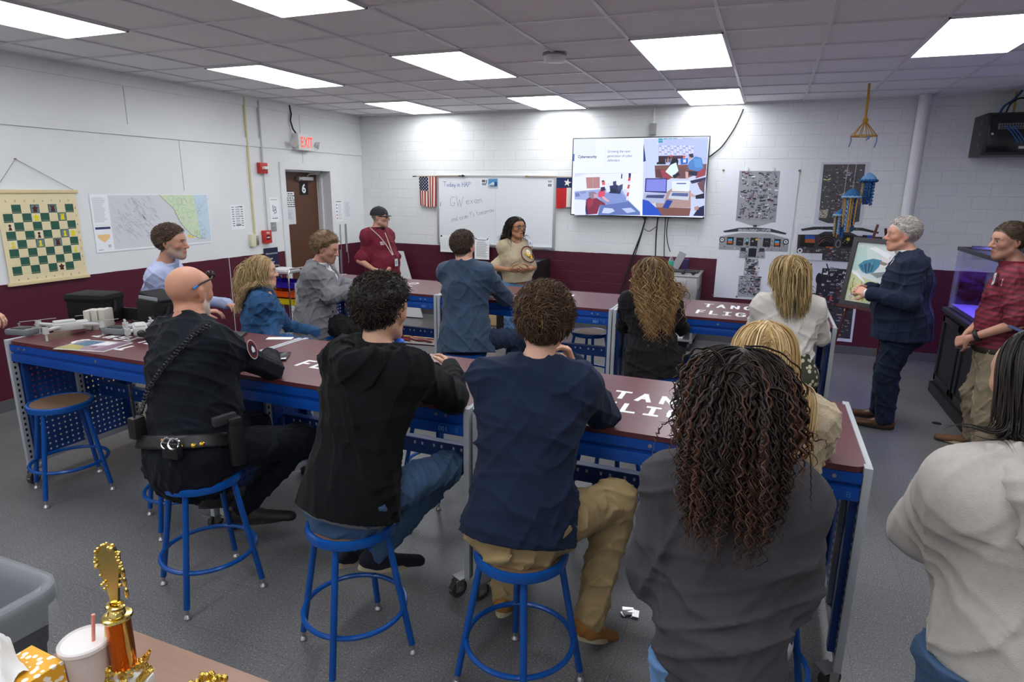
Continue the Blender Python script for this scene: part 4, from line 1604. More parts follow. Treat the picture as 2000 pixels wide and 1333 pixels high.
for k, (x, hue) in enumerate(((RX0 + .16, 0), (RX0 + .19, 0), (RX0 + .22, 0), (RX0 + .36, 1))):
    b.tube([(x, RYF - .014, RZ1 - .13), (x + .06, RYF - .03, RZ1 - .2), (x + .13, RYF - .016, RZ1 - .29)], .006, n=6, mi=hue)
b.build('patch_cord', [mat('blue_cord', srgb('#2f5f9a'), .5), mat('orange_cord', srgb('#b9762f'), .5)], dr)
b = MB()
b.cyl((RX0 + .06, RYF - .025, (RZ0 + RZ1) / 2), (RX0 + .06, RYF - .01, (RZ0 + RZ1) / 2), .012)
b.build('lock', CHROME, dr)
b = MB()
for k in range(3):
    b.box2((RX0 - .003, -.33 + k * .0, RZ0 + .09 + k * .11), (RX0 + .001, -.27, RZ0 + .13 + k * .11))
b.build('side_slot', MATS['dark_recess'], t, smooth=False)
cable('network_cable', 'blue cable looping from the ceiling into the top of the server rack', [(8.0, -.2, RZ1), (8.03, -.2, 2.80), (8.10, -.2, 2.86), (8.16, -.2, ROOM_H)], .012, m_=mat('blue_cable', srgb('#2a4f8a'), .5))
cable('network_cable', 'black cable arching over the server rack at the right edge', [(8.04, -.25, RZ1), (8.07, -.25, 2.82), (8.15, -.25, 2.87), (8.26, -.25, 2.83), (8.34, -.25, RZ1)], .009)
cable('network_cable', 'yellow cable going up from the server rack to the ceiling', [(8.14, -.1, RZ1), (8.145, -.1, 2.82), (8.14, -.1, ROOM_H)], .010, m_=mat('yellow_cable', srgb('#b8923c'), .5))
cable('rack_tail', 'black cable end curling below the server rack', [(8.28, -.3, RZ0), (8.30, -.3, RZ0 - .03), (8.36, -.3, RZ0 - .04), (8.42, -.3, RZ0)], .006)

# ------------------------------------------------------------------ fish tank on its black stand
SX0, SX1, SY0, SY1, SZ = 7.56, 8.25, -2.68, -1.29, .85
t = thing('tank_stand', 'black wooden cabinet stand with framed panels under the fish tank', 'cabinet', (7.9, -2, 0))
BLKW = mat('black_painted_wood', (.014, .014, .016), .45, noise=.25, nscale=30, bump=.1, bscale=40)
b = MB()
b.box2((SX0 + .02, SY0 + .02, 0), (SX1, SY1 - .02, SZ - .02))
b.box2((SX0 - .01, SY0 - .01, 0), (SX1, SY1 + .01, .10), bev=.006)
b.box2((SX0 - .01, SY0 - .01, SZ - .04), (SX1, SY1 + .01, SZ), bev=.006)
b.build('carcass', BLKW, t)
for y0, y1 in ((SY0 + .06, -2.02), (-1.96, SY1 - .06)):
    b = MB()
    for a_, e_ in (((y0, .14), (y1, .20)), ((y0, .72), (y1, .78)), ((y0, .14), (y0 + .07, .78)), ((y1 - .07, .14), (y1, .78))):
        b.box2((SX0, a_[0], a_[1]), (SX0 + .025, e_[0], e_[1]), bev=.004)
    b.box2((SX0 + .012, y0 + .07, .20), (SX0 + .022, y1 - .07, .72))
    b.build('door', BLKW, t)
b = MB()
for a_, e_ in (((SX0 + .05, .14), (SX1 - .05, .20)), ((SX0 + .05, .72), (SX1 - .05, .78)), ((SX0 + .05, .14), (SX0 + .12, .78)), ((SX1 - .12, .14), (SX1 - .05, .78))):
    b.box2((a_[0], SY0, a_[1]), (e_[0], SY0 + .022, e_[1]), bev=.004)
b.build('side_panel', BLKW, t)


def glass_mat(name, tint, op, rough=0.02):
    m_, nt, bb_ = new_mat(name)
    out = nt.nodes['Material Output']
    tr = nt.nodes.new('ShaderNodeBsdfTransparent')
    tr.inputs[0].default_value = (*tint, 1)
    gl = nt.nodes.new('ShaderNodeBsdfGlossy')
    gl.inputs['Roughness'].default_value = rough
    gl.inputs['Color'].default_value = (.9, .92, .95, 1)
    mx = nt.nodes.new('ShaderNodeMixShader')
    mx.inputs[0].default_value = op
    link(nt, tr.outputs[0], mx.inputs[1])
    link(nt, gl.outputs[0], mx.inputs[2])
    link(nt, mx.outputs[0], out.inputs[0])
    return m_


GLASS = glass_mat('tank_glass', (.90, .90, .96), .10)
t = thing('fish_tank', 'glass aquarium lit violet with pink coral inside on the black stand', 'aquarium', (7.9, -2, SZ))
TX0, TX1, TY0, TY1, TZ1 = SX0 + .03, SX1 - .02, SY0 + .03, SY1 - .02, 1.43
b = MB()
g = .008
b.box2((TX0, TY0, SZ + .004), (TX0 + g, TY1, TZ1))
b.box2((TX1 - g, TY0, SZ + .004), (TX1, TY1, TZ1))
b.box2((TX0 + g, TY0, SZ + .004), (TX1 - g, TY0 + g, TZ1))
b.box2((TX0 + g, TY1 - g, SZ + .004), (TX1 - g, TY1, TZ1))
b.build('glass_pane', GLASS, t, smooth=False)
b = MB()
b.box2((TX0 + .012, TY0 + .012, SZ + .005), (TX1 - .012, TY1 - .012, 1.20))
b.build('water', glass_mat('tank_water', (.84, .81, .97), .05, .02), t, smooth=False)
b = MB()
for (a0, a1), (e0, e1) in (((TX0 - .006, TX1 + .006), (TY0 - .006, TY0 + .02)), ((TX0 - .006, TX1 + .006), (TY1 - .02, TY1 + .006)), ((TX0 - .006, TX0 + .02), (TY0, TY1)), ((TX1 - .02, TX1 + .006), (TY0, TY1))):
    b.box2((a0, e0, TZ1 - .03), (a1, e1, TZ1 + .005), bev=.003)
b.build('rim', mat('tank_rim', (.03, .03, .04), .4), t)
b = MB()
b.box2((TX0 + .02, TY0 + .02, TZ1 - .012), (TX1 - .02, TY1 - .02, TZ1 - .006))
b.build('lid', glass_mat('tank_lid', (.80, .80, .95), .25, .1), t, smooth=False)
b = MB()
b.box2((TX0 + .22, TY0 + .25, TZ1 + .03), (TX0 + .42, TY1 - .2, TZ1 + .055), bev=.005)
for y in (TY0 + .27, TY1 - .22):
    b.box2((TX0 + .05, y - .01, TZ1 + .004), (TX1 - .05, y + .01, TZ1 + .03))
b.build('light_hood', BLK, t)
b = MB()
b.box2((TX0 + .25, TY0 + .3, TZ1 + .026), (TX0 + .39, TY1 - .25, TZ1 + .030))
b.build('violet_lamp', mat('violet_led', (.36, .30, 1.0), .5, emit=130), t, smooth=False)
b = MB()
b.box2((TX1 - .03, TY0 + .02, SZ + .02), (TX1 - .02, TY1 - .02, TZ1 - .04))
b.build('back_sheet', mat('dark_blue_sheet', srgb('#4c4f86'), .6), t, smooth=False)
rg = random.Random(5)
b = MB()
for k in range(70):
    y, x = rg.uniform(TY0 + .12, TY1 - .12), rg.uniform(TX0 + .18, TX1 - .12)
    h = rg.uniform(.04, .30) * (1.1 - abs(y + 2.1) * .8)
    b.ell((x, y, SZ + .03 + h * .8), (rg.uniform(.02, .06), rg.uniform(.02, .06), rg.uniform(.03, .06)), n=10, m=7)
b.build('coral_rock', mat('coral', srgb('#a8708e'), .8, noise=.5, nscale=18, bump=.6, bscale=60), t)
b = MB()
b.box2((TX0 + .015, TY0 + .015, SZ + .006), (TX1 - .015, TY1 - .015, SZ + .04))
b.build('gravel', mat('aquarium_gravel', srgb('#8a7f9a'), .9, noise=.5, nscale=150), t, smooth=False)

# ------------------------------------------------------------------ hanging jellyfish mobile
MY = -1.2
rope = mat('ochre_rope', srgb('#b98632'), .85, bump=.6, bscale=250)
t = thing('mobile_frame', 'ochre rope and wire cone of a hanging mobile under the ceiling', 'mobile', (6.68, MY, 2.45))
cx, ca = 6.68, np.array([6.68, MY, 2.455])
b = MB()
b.tube([(6.665, MY, ROOM_H - .012), (6.67, MY, 2.80), (6.672, MY, 2.62)], .011, n=7)
b.ell((6.674, MY, 2.60), (.025, .025, .03))
b.build('rope', rope, t)
b = MB()
b.ring(ca, .115, .006, n=28, m=6)
for k in range(10):
    a_ = 2 * math.pi * k / 10
    b.tube([(6.674, MY, 2.60), tuple(ca + np.array([.115 * math.cos(a_), .115 * math.sin(a_), 0]))], .004, n=5)
b.build('wire_cone', rope, t)
b = MB()
for (dx, dy, L) in ((-.112, 0, .10), (.108, -.02, .11), (.02, -.11, .05), (.035, -.105, .04)):
    b.tube([tuple(ca + np.array([dx, dy, 0])), tuple(ca + np.array([dx + .004, dy, -L * .5])), tuple(ca + np.array([dx - .01, dy, -L]))], .006, n=6)
b.build('yarn_tail', mat('blue_grey_yarn', srgb('#6f86ad'), .9), t)


def jelly(label, px, py, pyb, R_, cap_col, rim_col, seed, y):
    top = at(px, py, y=y)
    bot = at(px, pyb, y=y)
    r = random.Random(seed)
    h = R_ * 1.05
    t = thing('crochet_jellyfish', label, 'crochet jellyfish', tuple(top - np.array([0, 0, h])), 'crochet jellyfish of the mobile')
    zc = top[2] - h
    b = MB()
    b.lathe([(R_ * .98, 0), (R_ * .9, h * .28), (R_ * .68, h * .58), (R_ * .38, h * .82), (R_ * .12, h * .97), (.003, h)], (top[0], y, zc), n=22)
    b.build('bell', mat('yarn_' + cap_col[1:], srgb(cap_col), .9, bump=1.0, bscale=160, noise=.25, nscale=120), t, sharp=0)
    b = MB()
    pts = [(top[0] + (R_ + .004 * (-1) ** k) * math.cos(2 * math.pi * k / 36), y + (R_ + .004 * (-1) ** k) * math.sin(2 * math.pi * k / 36), zc + .006 * math.sin(k * 2.4)) for k in range(36)]
    b.tube(pts, .011, n=6, closed=True)
    b.build('frilled_rim', mat('yarn_' + rim_col[1:], srgb(rim_col), .9, bump=1.0, bscale=160), t, sharp=0)
    L = zc - bot[2]
    for k in range(13):
        a_ = 2 * math.pi * k / 13 + .2
        rr = R_ * (.82 if k % 2 else .5)
        cc = r.choice(['#2f5f92', '#3d78ae', '#274f7c', '#7fa8cc', '#b98632', '#9fb6cf']) if k not in (3, 7) else '#b98632'
        P_, n_ = [], 22
        ll = L * r.uniform(.72, 1.0)
        for s_ in range(n_ + 1):
            f_ = s_ / n_
            tw = .010 if cc != '#b98632' else .003
            P_.append((top[0] + rr * math.cos(a_) * (1 - .12 * f_) + tw * math.cos(s_ * 2.2 + k), y + rr * math.sin(a_) * (1 - .12 * f_) + tw * math.sin(s_ * 2.2 + k), zc - ll * f_))
        b = MB()
        b.tube(P_, .0105 if cc != '#b98632' else .007, n=6)
        b.build('tentacle', mat('yarn_' + cc[1:], srgb(cc), .9, bump=1.0, bscale=160), t, sharp=0)
    b = MB()
    b.tube([(top[0], y, top[2] - .004), tuple(ca + np.array([(top[0] - cx) * .9, (y - MY) * .9, 0]))], .0018, n=5)
    b.build('string', mat('pale_string', (.6, .6, .62), .8), t)


jelly('pale blue crochet jellyfish, highest and rightmost of the hanging mobile', 1699, 337, 402, .075, '#6f9fd0', '#2a5f98', 1, MY + .02)
jelly('dark blue crochet jellyfish with the longest tentacles, in the middle of the mobile', 1666, 368, 455, .080, '#2f6396', '#8fb4d6', 2, MY - .09)
jelly('small dark blue crochet jellyfish, lowest and leftmost of the hanging mobile', 1644, 408, 466, .062, '#386fa4', '#9abcd8', 3, MY + .06)

# easel with the framed bird painting, turned towards the tables
t = thing('easel', 'dark red wooden easel carrying the framed bird painting', 'easel', (6.8, -2.0, 0))
EW = mat('easel_wood', srgb('#4a1c1e'), .4)
PU = Vector((.80, -.60, 0)).normalized()
PN = Vector((-.59, -.79, .17)).normalized()
PV = PN.cross(PU).normalized()
PO = Vector((6.60, -1.90, .905))
PWD, PHT = .46, .62
for u in (.05, .41):
    b = MB()
    top = PO + PU * (.16 if u < .2 else .30) - PN * .02 + PV * .75
    bot = PO + PU * (u + (u - .23) * .5) - PN * .015 - PV * .93
    bot.z = 0.0
    b.tube([tuple(bot), tuple(top)], .014, n=4)
    b.build('leg', EW, t, smooth=False)
b = MB()
tp = PO + PU * .23 - PN * .03 + PV * .72
b.tube([(tp.x + .35, tp.y + .30, 0), tuple(tp)], .014, n=4)
b.build('leg', EW, t, smooth=False)
b = MB()
b.prism([(-.01, -.025), (.47, -.025), (.47, -.002), (-.01, -.002)], PO - PN * .02, PU, PV, .06)
b.build('ledge', EW, t)
t = thing('framed_painting', 'dark-framed painting of a blue bird over yellow flowers and grass on the easel', 'painting', tuple(PO))
b = MB()
for (a0, b0, a1, b1) in ((0, 0, PWD, .04), (0, PHT - .04, PWD, PHT), (0, .04, .04, PHT - .04), (PWD - .04, .04, PWD, PHT - .04)):
    b.prism([(a0, b0), (a1, b0), (a1, b1), (a0, b1)], PO, PU, PV, .03)
b.build('frame', mat('dark_frame', srgb('#393436'), .35), t, smooth=False)
c = Canvas(PO + PN * .012, PU, PV)
ART = len(c.v)
c.color = '#d3dede'
c.prism([(.04, .04), (.48, .04), (.48, .66), (.04, .66)], PO, PU, PV, .012)
c.color = None
c.lay = 1
c.shape([(.04, .40), (.48, .46), (.48, .66), (.04, .66)], '#cfdcd8')
c.shape([(.04, .34), (.2, .42), (.14, .62), (.04, .60)], '#b7d3cb')
c.shape([(.26, .40), (.48, .44), (.48, .60), (.38, .62)], '#e2dfe0')
c.up()
c.shape([(.10, .42), (.15, .47), (.24, .50), (.33, .49), (.31, .42), (.27, .36), (.20, .34), (.14, .37)], '#3d86a0')
c.shape([(.13, .42), (.2, .455), (.26, .43), (.25, .37), (.19, .35)], '#2b5f80')
c.shape([(.24, .35), (.38, .38), (.46, .42), (.44, .36), (.32, .31)], '#848f93')
c.shape([(.31, .66), (.40, .645), (.45, .59), (.38, .60)], '#7a8890')
c.shape([(.31, .485), (.37, .47), (.40, .46), (.36, .44), (.32, .45)], '#8f7f78')
c.up()
for k in range(8):
    c.stroke([(.105 + k * .022, .415 + .008 * k), (.16 + k * .012, .345 + .004 * k)], .004, '#1f4863' if k % 2 else '#72b3c4')
    c.stroke([(.32 + k * .015, .655 - k * .004), (.36 + k * .012, .61)], .004, '#4d5b63')
r = random.Random(6)
c.shape([(.04, .05), (.48, .05), (.48, .22), (.3, .27), (.15, .31), (.04, .36)], '#c8cda0')
c.up()
for k in range(60):
    u, v = r.uniform(.06, .46), r.uniform(.05, .22)
    c.stroke([(u, v), (u + r.uniform(-.03, .05), v + r.uniform(.03, .09))], .007, r.choice(['#c9b03c', '#a8b94a', '#d8cf5a', '#8a6a4a', '#6f8a5a', '#b9783c', '#e0d9b0']))
for k in range(5):
    c.disc(.18 + .06 * k, .19 + .02 * (k % 3), .026, r.choice(['#b4c93f', '#d6cf4a', '#c7d860']), ry=.038)
for k in range(14):
    a_ = 2 * math.pi * k / 14
    c.stroke([(.10, .10), (.10 + .045 * math.cos(a_), .10 + .045 * math.sin(a_))], .005, '#cfd6d4')
c.shape([(.05, .335), (.10, .315), (.21, .245), (.20, .27), (.12, .335), (.05, .37)], '#eef1f3')
c.shape([(.17, .60), (.23, .62), (.40, .555), (.40, .50), (.28, .555)], '#eef1f3')
c.v = [tuple(Vector(p) + (PU * (.46 / .52 - 1) * (Vector(p) - PO).dot(PU)) + (PV * (.62 / .70 - 1) * (Vector(p) - PO).dot(PV))) for p in c.v]
c.build('painted_sheet', attr_mat('framed_print', rough=.25, spec=.5), t, smooth=False)

# wire cart with trays in the left corner
t = thing('wire_cart', 'chrome wire rolling cart with slots for shallow trays by the door', 'cart', (.3, -2.2, 0))
b = MB()
for x in (.10, .52):
    b.tube([(x, -2.36, .08), (x, -2.36, .86), (x, -2.33, .92), (x, -2.05, .92), (x, -2.02, .86), (x, -2.02, .08)], .011, n=8)
    for k in range(8):
        z = .14 + k * .085
        b.tube([(x, -2.36, z), (x, -2.02, z)], .005, n=6)
for z in (.08, .86):
    for y in (-2.36, -2.02):
        b.tube([(.10, y, z), (.52, y, z)], .008, n=6)
b.build('frame', CHROME, t)
b = MB()
b.box2((.11, -2.35, .865), (.51, -2.03, .88), bev=.004)
b.build('top_shelf', mat('grey_tray', (.30, .30, .31), .4), t)
b = MB()
b.box2((.11, -2.35, .085), (.51, -2.03, .10), bev=.004)
b.build('bottom_shelf', MATS['grey_tray'], t)
for x in (.13, .49):
    for y in (-2.33, -2.05):
        b = MB()
        b.cyl((x - .012, y, .04), (x + .012, y, .04), .038, n=16)
        b.tube([(x, y, .04), (x, y, .085)], .01, n=6)
        b.build('caster', MATS['dark_rubber'], t)
for nm, z, cc in (('purple', .68, '#2f1fa0'), ('orange', .565, '#e0561a'), ('yellow', .475, '#dcc41c')):
    b = MB()
    x0, x1, y0, y1, hh = .122, .56, -2.345, -2.035, .075
    for (p_, q_) in (((x0, y0, z), (x1, y1, z + .005)), ((x0, y0, z), (x0 + .005, y1, z + hh)), ((x1 - .005, y0, z), (x1, y1, z + hh)), ((x0, y0, z), (x1, y0 + .005, z + hh)), ((x0, y1 - .005, z), (x1, y1, z + hh)),
                     ((x0, y0 - .006, z + hh - .006), (x1 + .012, y0 + .005, z + hh)), ((x0, y1 - .005, z + hh - .006), (x1 + .012, y1 + .006, z + hh)), ((x1 - .005, y0, z + hh - .006), (x1 + .014, y1, z + hh))):
        b.box2(p_, q_)
    t2 = thing('storage_tray', '%s plastic tray in the wire cart by the door' % nm, 'tray', ((x0 + x1) / 2, (y0 + y1) / 2, z), 'trays in the wire cart')
    b.build('tray', mat('tray_' + nm, srgb(cc), .35), t2, smooth=False)
    b = MB()
    for yy in (-2.24, -2.14):
        b.box2((x1 - .001, yy - .025, z + .028), (x1 + .002, yy + .025, z + .042))
    b.build('label_sticker', mat('white_plastic', (.75, .75, .75), .4), t2, smooth=False)
b = MB()
b.box2((.16, -2.33, .882), (.44, -2.06, .905))
tag(b.build('paper_pile', mat('white_paper', (.75, .76, .77), .6), smooth=False), 'small pile of white paper on top of the wire cart', 'paper')

# smoke detector and rug
t = thing('smoke_detector', 'round white smoke detector on the ceiling between the lights', 'smoke detector', (4.21, -3.37, ROOM_H - .07))
b = MB()
b.lathe([(.03, -.062), (.078, -.056), (.088, -.03), (.086, -.012)], (4.21, -3.37, ROOM_H - .004), n=28)
b.build('cover', mat('detector_white', (.68, .68, .69), .4), t)
b = MB()
b.lathe([(.076, -.014), (.094, -.01), (.094, 0)], (4.21, -3.37, ROOM_H - .004), n=28)
b.build('base_ring', mat('detector_grey', (.25, .25, .26), .5), t)

c = Canvas((0, 0, 0), (1, 0, 0), (0, 1, 0))
RQ = [(1.02, -1.02), (2.18, -.86), (2.26, -1.78), (1.10, -1.92)]
c.color = '#3d2630'
c.prism(RQ[::-1], (0, 0, .001), (1, 0, 0), (0, 1, 0), .010)
c.color = None
c.lay = 28
ctr = np.mean(RQ, axis=0)
c.shape([tuple(ctr + (np.array(p) - ctr) * .94) for p in RQ[::-1]], '#8d8782')
c.up(3)
r = random.Random(9)
for k in range(34):
    u, v = r.uniform(1.25, 2.05), r.uniform(-1.70, -1.08)
    a_ = r.uniform(-.5, .9)
    L, w_ = r.uniform(.10, .34), r.uniform(.03, .07)
    cc = r.choice(['#7d2f2c', '#8f3a30', '#d8c9a8', '#5c2226', '#b98a6a'])
    c.shape([(u, v), (u + L * .5 * math.cos(a_) + w_ * math.sin(a_), v + L * .5 * math.sin(a_) - w_ * math.cos(a_)), (u + L * math.cos(a_), v + L * math.sin(a_)), (u + L * .5 * math.cos(a_) - w_ * math.sin(a_), v + L * .5 * math.sin(a_) + w_ * math.cos(a_))], cc)
    c.up()
tag(c.build('floor_rug', attr_mat('rug_pile', rough=.95, spec=.1, bump=.4, bscale=300), smooth=False), 'grey mat with a maroon and cream emblem on the floor by the back wall', 'rug')
# ------------------------------------------------------------------ work tables
BLUE = mat('blue_enamel', srgb('#0e489f'), .34, noise=.05, nscale=10)
BLUED = mat('dark_blue_enamel', srgb('#143a7c'), .4)
LEGG = mat('grey_leg_enamel', srgb('#a9adb2'), .4)
TOPM = mat('maroon_laminate', (.105, .028, .034), .30, noise=.22, nscale=7, stretch=(1, 7, 1), spec=.5)
HOLE = mat('hole_dark', (.006, .006, .008), .9)
RUB = mat('caster_rubber', (.045, .045, .048), .55)
ZINC = mat('zinc', (.42, .42, .42), .35, .8)
TZ = .955


def peg_material():
    """sheet steel with rows of real see-through round holes"""
    m_, nt, bb_ = new_mat('perforated_blue_steel')
    bb_.inputs['Base Color'].default_value = (*srgb('#12418f'), 1)
    bb_.inputs['Roughness'].default_value = .38
    tc = nt.nodes.new('ShaderNodeTexCoord')
    sp = nt.nodes.new('ShaderNodeSeparateXYZ')
    link(nt, tc.outputs['Object'], sp.inputs[0])

    def fract(src, per, shift=None):
        a_ = nt.nodes.new('ShaderNodeMath')
        a_.operation = 'MULTIPLY_ADD'
        a_.inputs[1].default_value = 1 / per
        link(nt, src, a_.inputs[0])
        if shift is not None:
            link(nt, shift, a_.inputs[2])
        else:
            a_.inputs[2].default_value = 100
        f_ = nt.nodes.new('ShaderNodeMath')
        f_.operation = 'FRACT'
        link(nt, a_.outputs[0], f_.inputs[0])
        s_ = nt.nodes.new('ShaderNodeMath')
        s_.operation = 'SUBTRACT'
        s_.inputs[1].default_value = .5
        link(nt, f_.outputs[0], s_.inputs[0])
        q_ = nt.nodes.new('ShaderNodeMath')
        q_.operation = 'POWER'
        q_.inputs[1].default_value = 2
        link(nt, s_.outputs[0], q_.inputs[0])
        return q_.outputs[0]
    ad = nt.nodes.new('ShaderNodeMath')
    ad.operation = 'ADD'
    link(nt, fract(sp.outputs['Y'], .038), ad.inputs[0])
    link(nt, fract(sp.outputs['Z'], .038), ad.inputs[1])
    lt = nt.nodes.new('ShaderNodeMath')
    lt.operation = 'LESS_THAN'
    lt.inputs[1].default_value = .036
    link(nt, ad.outputs[0], lt.inputs[0])
    tr = nt.nodes.new('ShaderNodeBsdfTransparent')
    mx = nt.nodes.new('ShaderNodeMixShader')
    link(nt, lt.outputs[0], mx.inputs[0])
    link(nt, bb_.outputs[0], mx.inputs[1])
    link(nt, tr.outputs[0], mx.inputs[2])
    link(nt, mx.outputs[0], nt.nodes['Material Output'].inputs[0])
    return m_


PEG = peg_material()


def caster(t, x, y, yaw):
    b = MB()
    R = Matrix.Rotation(yaw, 3, 'Z')
    o = Vector((x, y, 0)) + R @ Vector((.025, 0, 0))
    a_ = R @ Vector((0, 1, 0))
    b.tube([tuple(o + a_ * -.014 + Vector((0, 0, .045))), tuple(o + a_ * .014 + Vector((0, 0, .045)))], .044, n=20)
    w = b.build('caster', RUB, t)
    b = MB()
    for s_ in (-1, 1):
        b.box(tuple(o + a_ * .020 * s_ + Vector((-.0, 0, .065))), (.045, .004, .06), R=R)
        b.cyl(tuple(o + a_ * .016 * s_ + Vector((0, 0, .045))), tuple(o + a_ * .024 * s_ + Vector((0, 0, .045))), .012, n=10)
    b.box((x, y, .098), (.07, .06, .008), R=R)
    b.box(tuple(o + R @ Vector((.02, 0, .05))), (.05, .02, .008), R=R)
    b.build('fork', ZINC, w)


def work_table(label, x0, x1, y0, y1, num, txt=None, tie_dy=0.0):
    t = thing('work_table', label, 'table', ((x0 + x1) / 2, (y0 + y1) / 2, 0), 'maroon topped blue work tables')
    W = x1 - x0
    b = MB()
    r_ = .05
    pts = []
    for (cx_, cy_, a0) in ((x1 - .016 - r_, y1 - r_, 0), (x0 + .016 + r_, y1 - r_, 90), (x0 + .016 + r_, y0 + r_, 180), (x1 - .016 - r_, y0 + r_, 270)):
        for k in range(6):
            a_ = math.radians(a0 + 90 * k / 5)
            pts.append((cx_ + r_ * math.cos(a_), cy_ + r_ * math.sin(a_)))
    b.prism(pts, (0, 0, TZ - .022), (1, 0, 0), (0, 1, 0), .022)
    top = b.build('tabletop', TOPM, t, smooth=False)
    if txt:
        c = Canvas((0, 0, TZ + .0006), (1, 0, 0), (0, 1, 0))
        txt(c)
        c.build('painted_lettering', PAINT, top, smooth=False)
    for yb, s_ in ((y0 + .012, -1), (y1 - .012, 1)):
        b = MB()
        # folded steel front beam: upper flange, groove and lower lip
        b.box2((x0 + .03, yb - .012, TZ - .065), (x1 - .03, yb + .012, TZ - .024))
        b.box2((x0 + .03, yb - .004 - s_ * .008, TZ - .085), (x1 - .03, yb + .004 - s_ * .008, TZ - .060))
        b.box2((x0 + .03, yb - .014, TZ - .135), (x1 - .03, yb + .014, TZ - .083), bev=.004)
        fb = b.build('apron_beam', BLUE, t)
        b = MB()
        for xx in (x0 + .12, x0 + .17, x1 - .17, x1 - .12, (x0 + x1) / 2):
            b.cyl((xx, yb + s_ * .012, TZ - .045), (xx, yb + s_ * .016, TZ - .045), .008, n=10)
        b.build('bolt', ZINC, fb)
        if s_ < 0:
            c = Canvas((0, yb - .0146, 0), (1, 0, 0), (0, 0, 1))
            c.text(num, x1 - .16, TZ - .122, .024, '#7fb3df')
            c.text('B', x1 - .075, TZ - .122, .024, '#3f78b8')
            c.build('number_mark', PAINT, fb, smooth=False)
    for xe, s_ in ((x0, 1), (x1, -1)):
        for ye in (y0 + .012, y1 - .012):
            b = MB()
            b.box2((xe, ye - .022, .10), (xe + s_ * .028, ye + .022, TZ + .004), bev=.003)
            lg = b.build('leg', LEGG, t)
            b = MB()
            n_ = 20
            for k in range(n_):
                z = .16 + k * .038
                b.box2((xe + s_ * .0275, ye - .006, z), (xe + s_ * .0288, ye + .006, z + .018))
            b.build('slot_pattern', HOLE, lg, smooth=False)
        b = MB()
        b.box2((xe, y0 + .03, TZ - .006), (xe + s_ * .020, y1 - .03, TZ + .004), bev=.002)
        b.build('end_rail', LEGG, t)
        b = MB()
        b.box2((xe, y0 + .03, .115), (xe + s_ * .026, y1 - .03, .150), bev=.002)
        b.build('end_rail', LEGG, t)
        b = MB()
        b.box2((xe + s_ * .010, y0 + .034, .15), (xe + s_ * .0125, y1 - .034, TZ - .03))
        b.build('perforated_panel', PEG, t, smooth=False)
        b = MB()
        ym = (y0 + y1) / 2
        b.box2((xe + s_ * .012, ym - .022, .15), (xe + s_ * .034, ym + .022, TZ - .03), bev=.003)
        up = b.build('upright', LEGG, t)
        b = MB()
        for k in range(19):
            z = .19 + k * .038
            b.box2((xe + s_ * .0335, ym - .006, z), (xe + s_ * .0348, ym + .006, z + .018))
        b.build('slot_pattern', HOLE, up, smooth=False)
        for ye, dy in ((y0 + .012, -.012), (y1 - .012, .012)):
            caster(t, xe + s_ * .05, ye, 2.2 + xe * 1.7 + ye)
    # lower tie beam with pairs of slots
    b = MB()
    ym = (y0 + y1) / 2 + tie_dy
    b.box2((x0 + .03, ym - .015, .44), (x1 - .03, ym + .015, .53), bev=.003)
    b.box2((x0 + .03, ym - .025, .52), (x1 - .03, ym + .025, .535), bev=.003)
    tie = b.build('tie_beam', BLUED, t)
    b = MB()
    k = x0 + .10
    i = 0
    while k < x1 - .08:
        b.box2((k, ym - .0165, .495), (k + .012, ym - .0145, .512))
        k += .048 if i % 2 == 0 else .075
        i += 1
    b.build('slot_pattern', mat('bright_slot', (.55, .56, .58), .5), tie, smooth=False)
    for ye, s2 in ((y0 + .06, 1), (y1 - .06, -1)):
        b = MB()
        for xa in (x0 + .014, x1 - .052):
            b = MB()
            b.box2((xa, ye - .02, .15), (xa + .038, ye + .02, TZ - .03), bev=.003)
            b.build('inner_post', BLUED, t)
    return t


INKW = '#dcdde0'


def tango(x0, x1, ya, yb, h1, h2, flip=False):
    def f(c):
        tt = .022
        if flip:
            U, V, O = c.U, c.V, c.O
            c.U, c.V, c.O = -U, -V, O + U * (x0 + x1) + V * (ya + yb)
        stencil(c, 'TANGO', x0 + .02, yb - h1, x1 - x0 - .05, h1, tt, INKW)
        stencil(c, 'FLIGHT', x0 - .01, ya, x1 - x0 + .02, h2, tt, INKW)
    return f


NY0, NY1, FY0, FY1 = -6.045, -5.265, -3.41, -2.60
JN = (1.555, 3.19, 4.76, 6.335)
work_table('near work table at the far left, carrying the drones and black bags', JN[0], JN[1] - .008, NY0 - .03, NY1 - .02, '001', tango(1.92, 2.46, -5.96, -5.68, .11, .11, True), tie_dy=.14)
work_table('near work table in the middle, in front of the seated officer and hoodie wearer', JN[1], JN[2] - .008, NY0, NY1, '001', tango(3.56, 4.14, -5.80, -5.50, .125, .125), tie_dy=.14)
work_table('near work table at the right, its lettering clear in front of the curly-haired woman', JN[2], JN[3], NY0 + .02, NY1 + .02, '001', tango(5.26, 5.86, -5.80, -5.50, .125, .125), tie_dy=.14)
JF = (1.53, 3.155, 4.79, 6.44)
work_table('far work table at the left, where the man in grey reads his phone', JF[0], JF[1] - .008, FY0, FY1, '001', tango(2.02, 2.68, -3.16, -2.80, .13, .13))
work_table('far work table in the middle, in front of the blue plaid suit', JF[1], JF[2] - .008, FY0, FY1, '001', tango(3.74, 4.34, -3.26, -2.80, .17, .17))
work_table('far work table at the right end, in front of the white blazer', JF[2], JF[3], FY0, FY1, '001', tango(5.42, 6.02, -3.26, -2.76, .17, .17))

# ------------------------------------------------------------------ stools
STB = mat('stool_blue_enamel', srgb('#0c4c9a'), .25)
SEATW = mat('brown_hardboard', srgb('#7a6049'), .45, noise=.15, nscale=40)
SH = .60


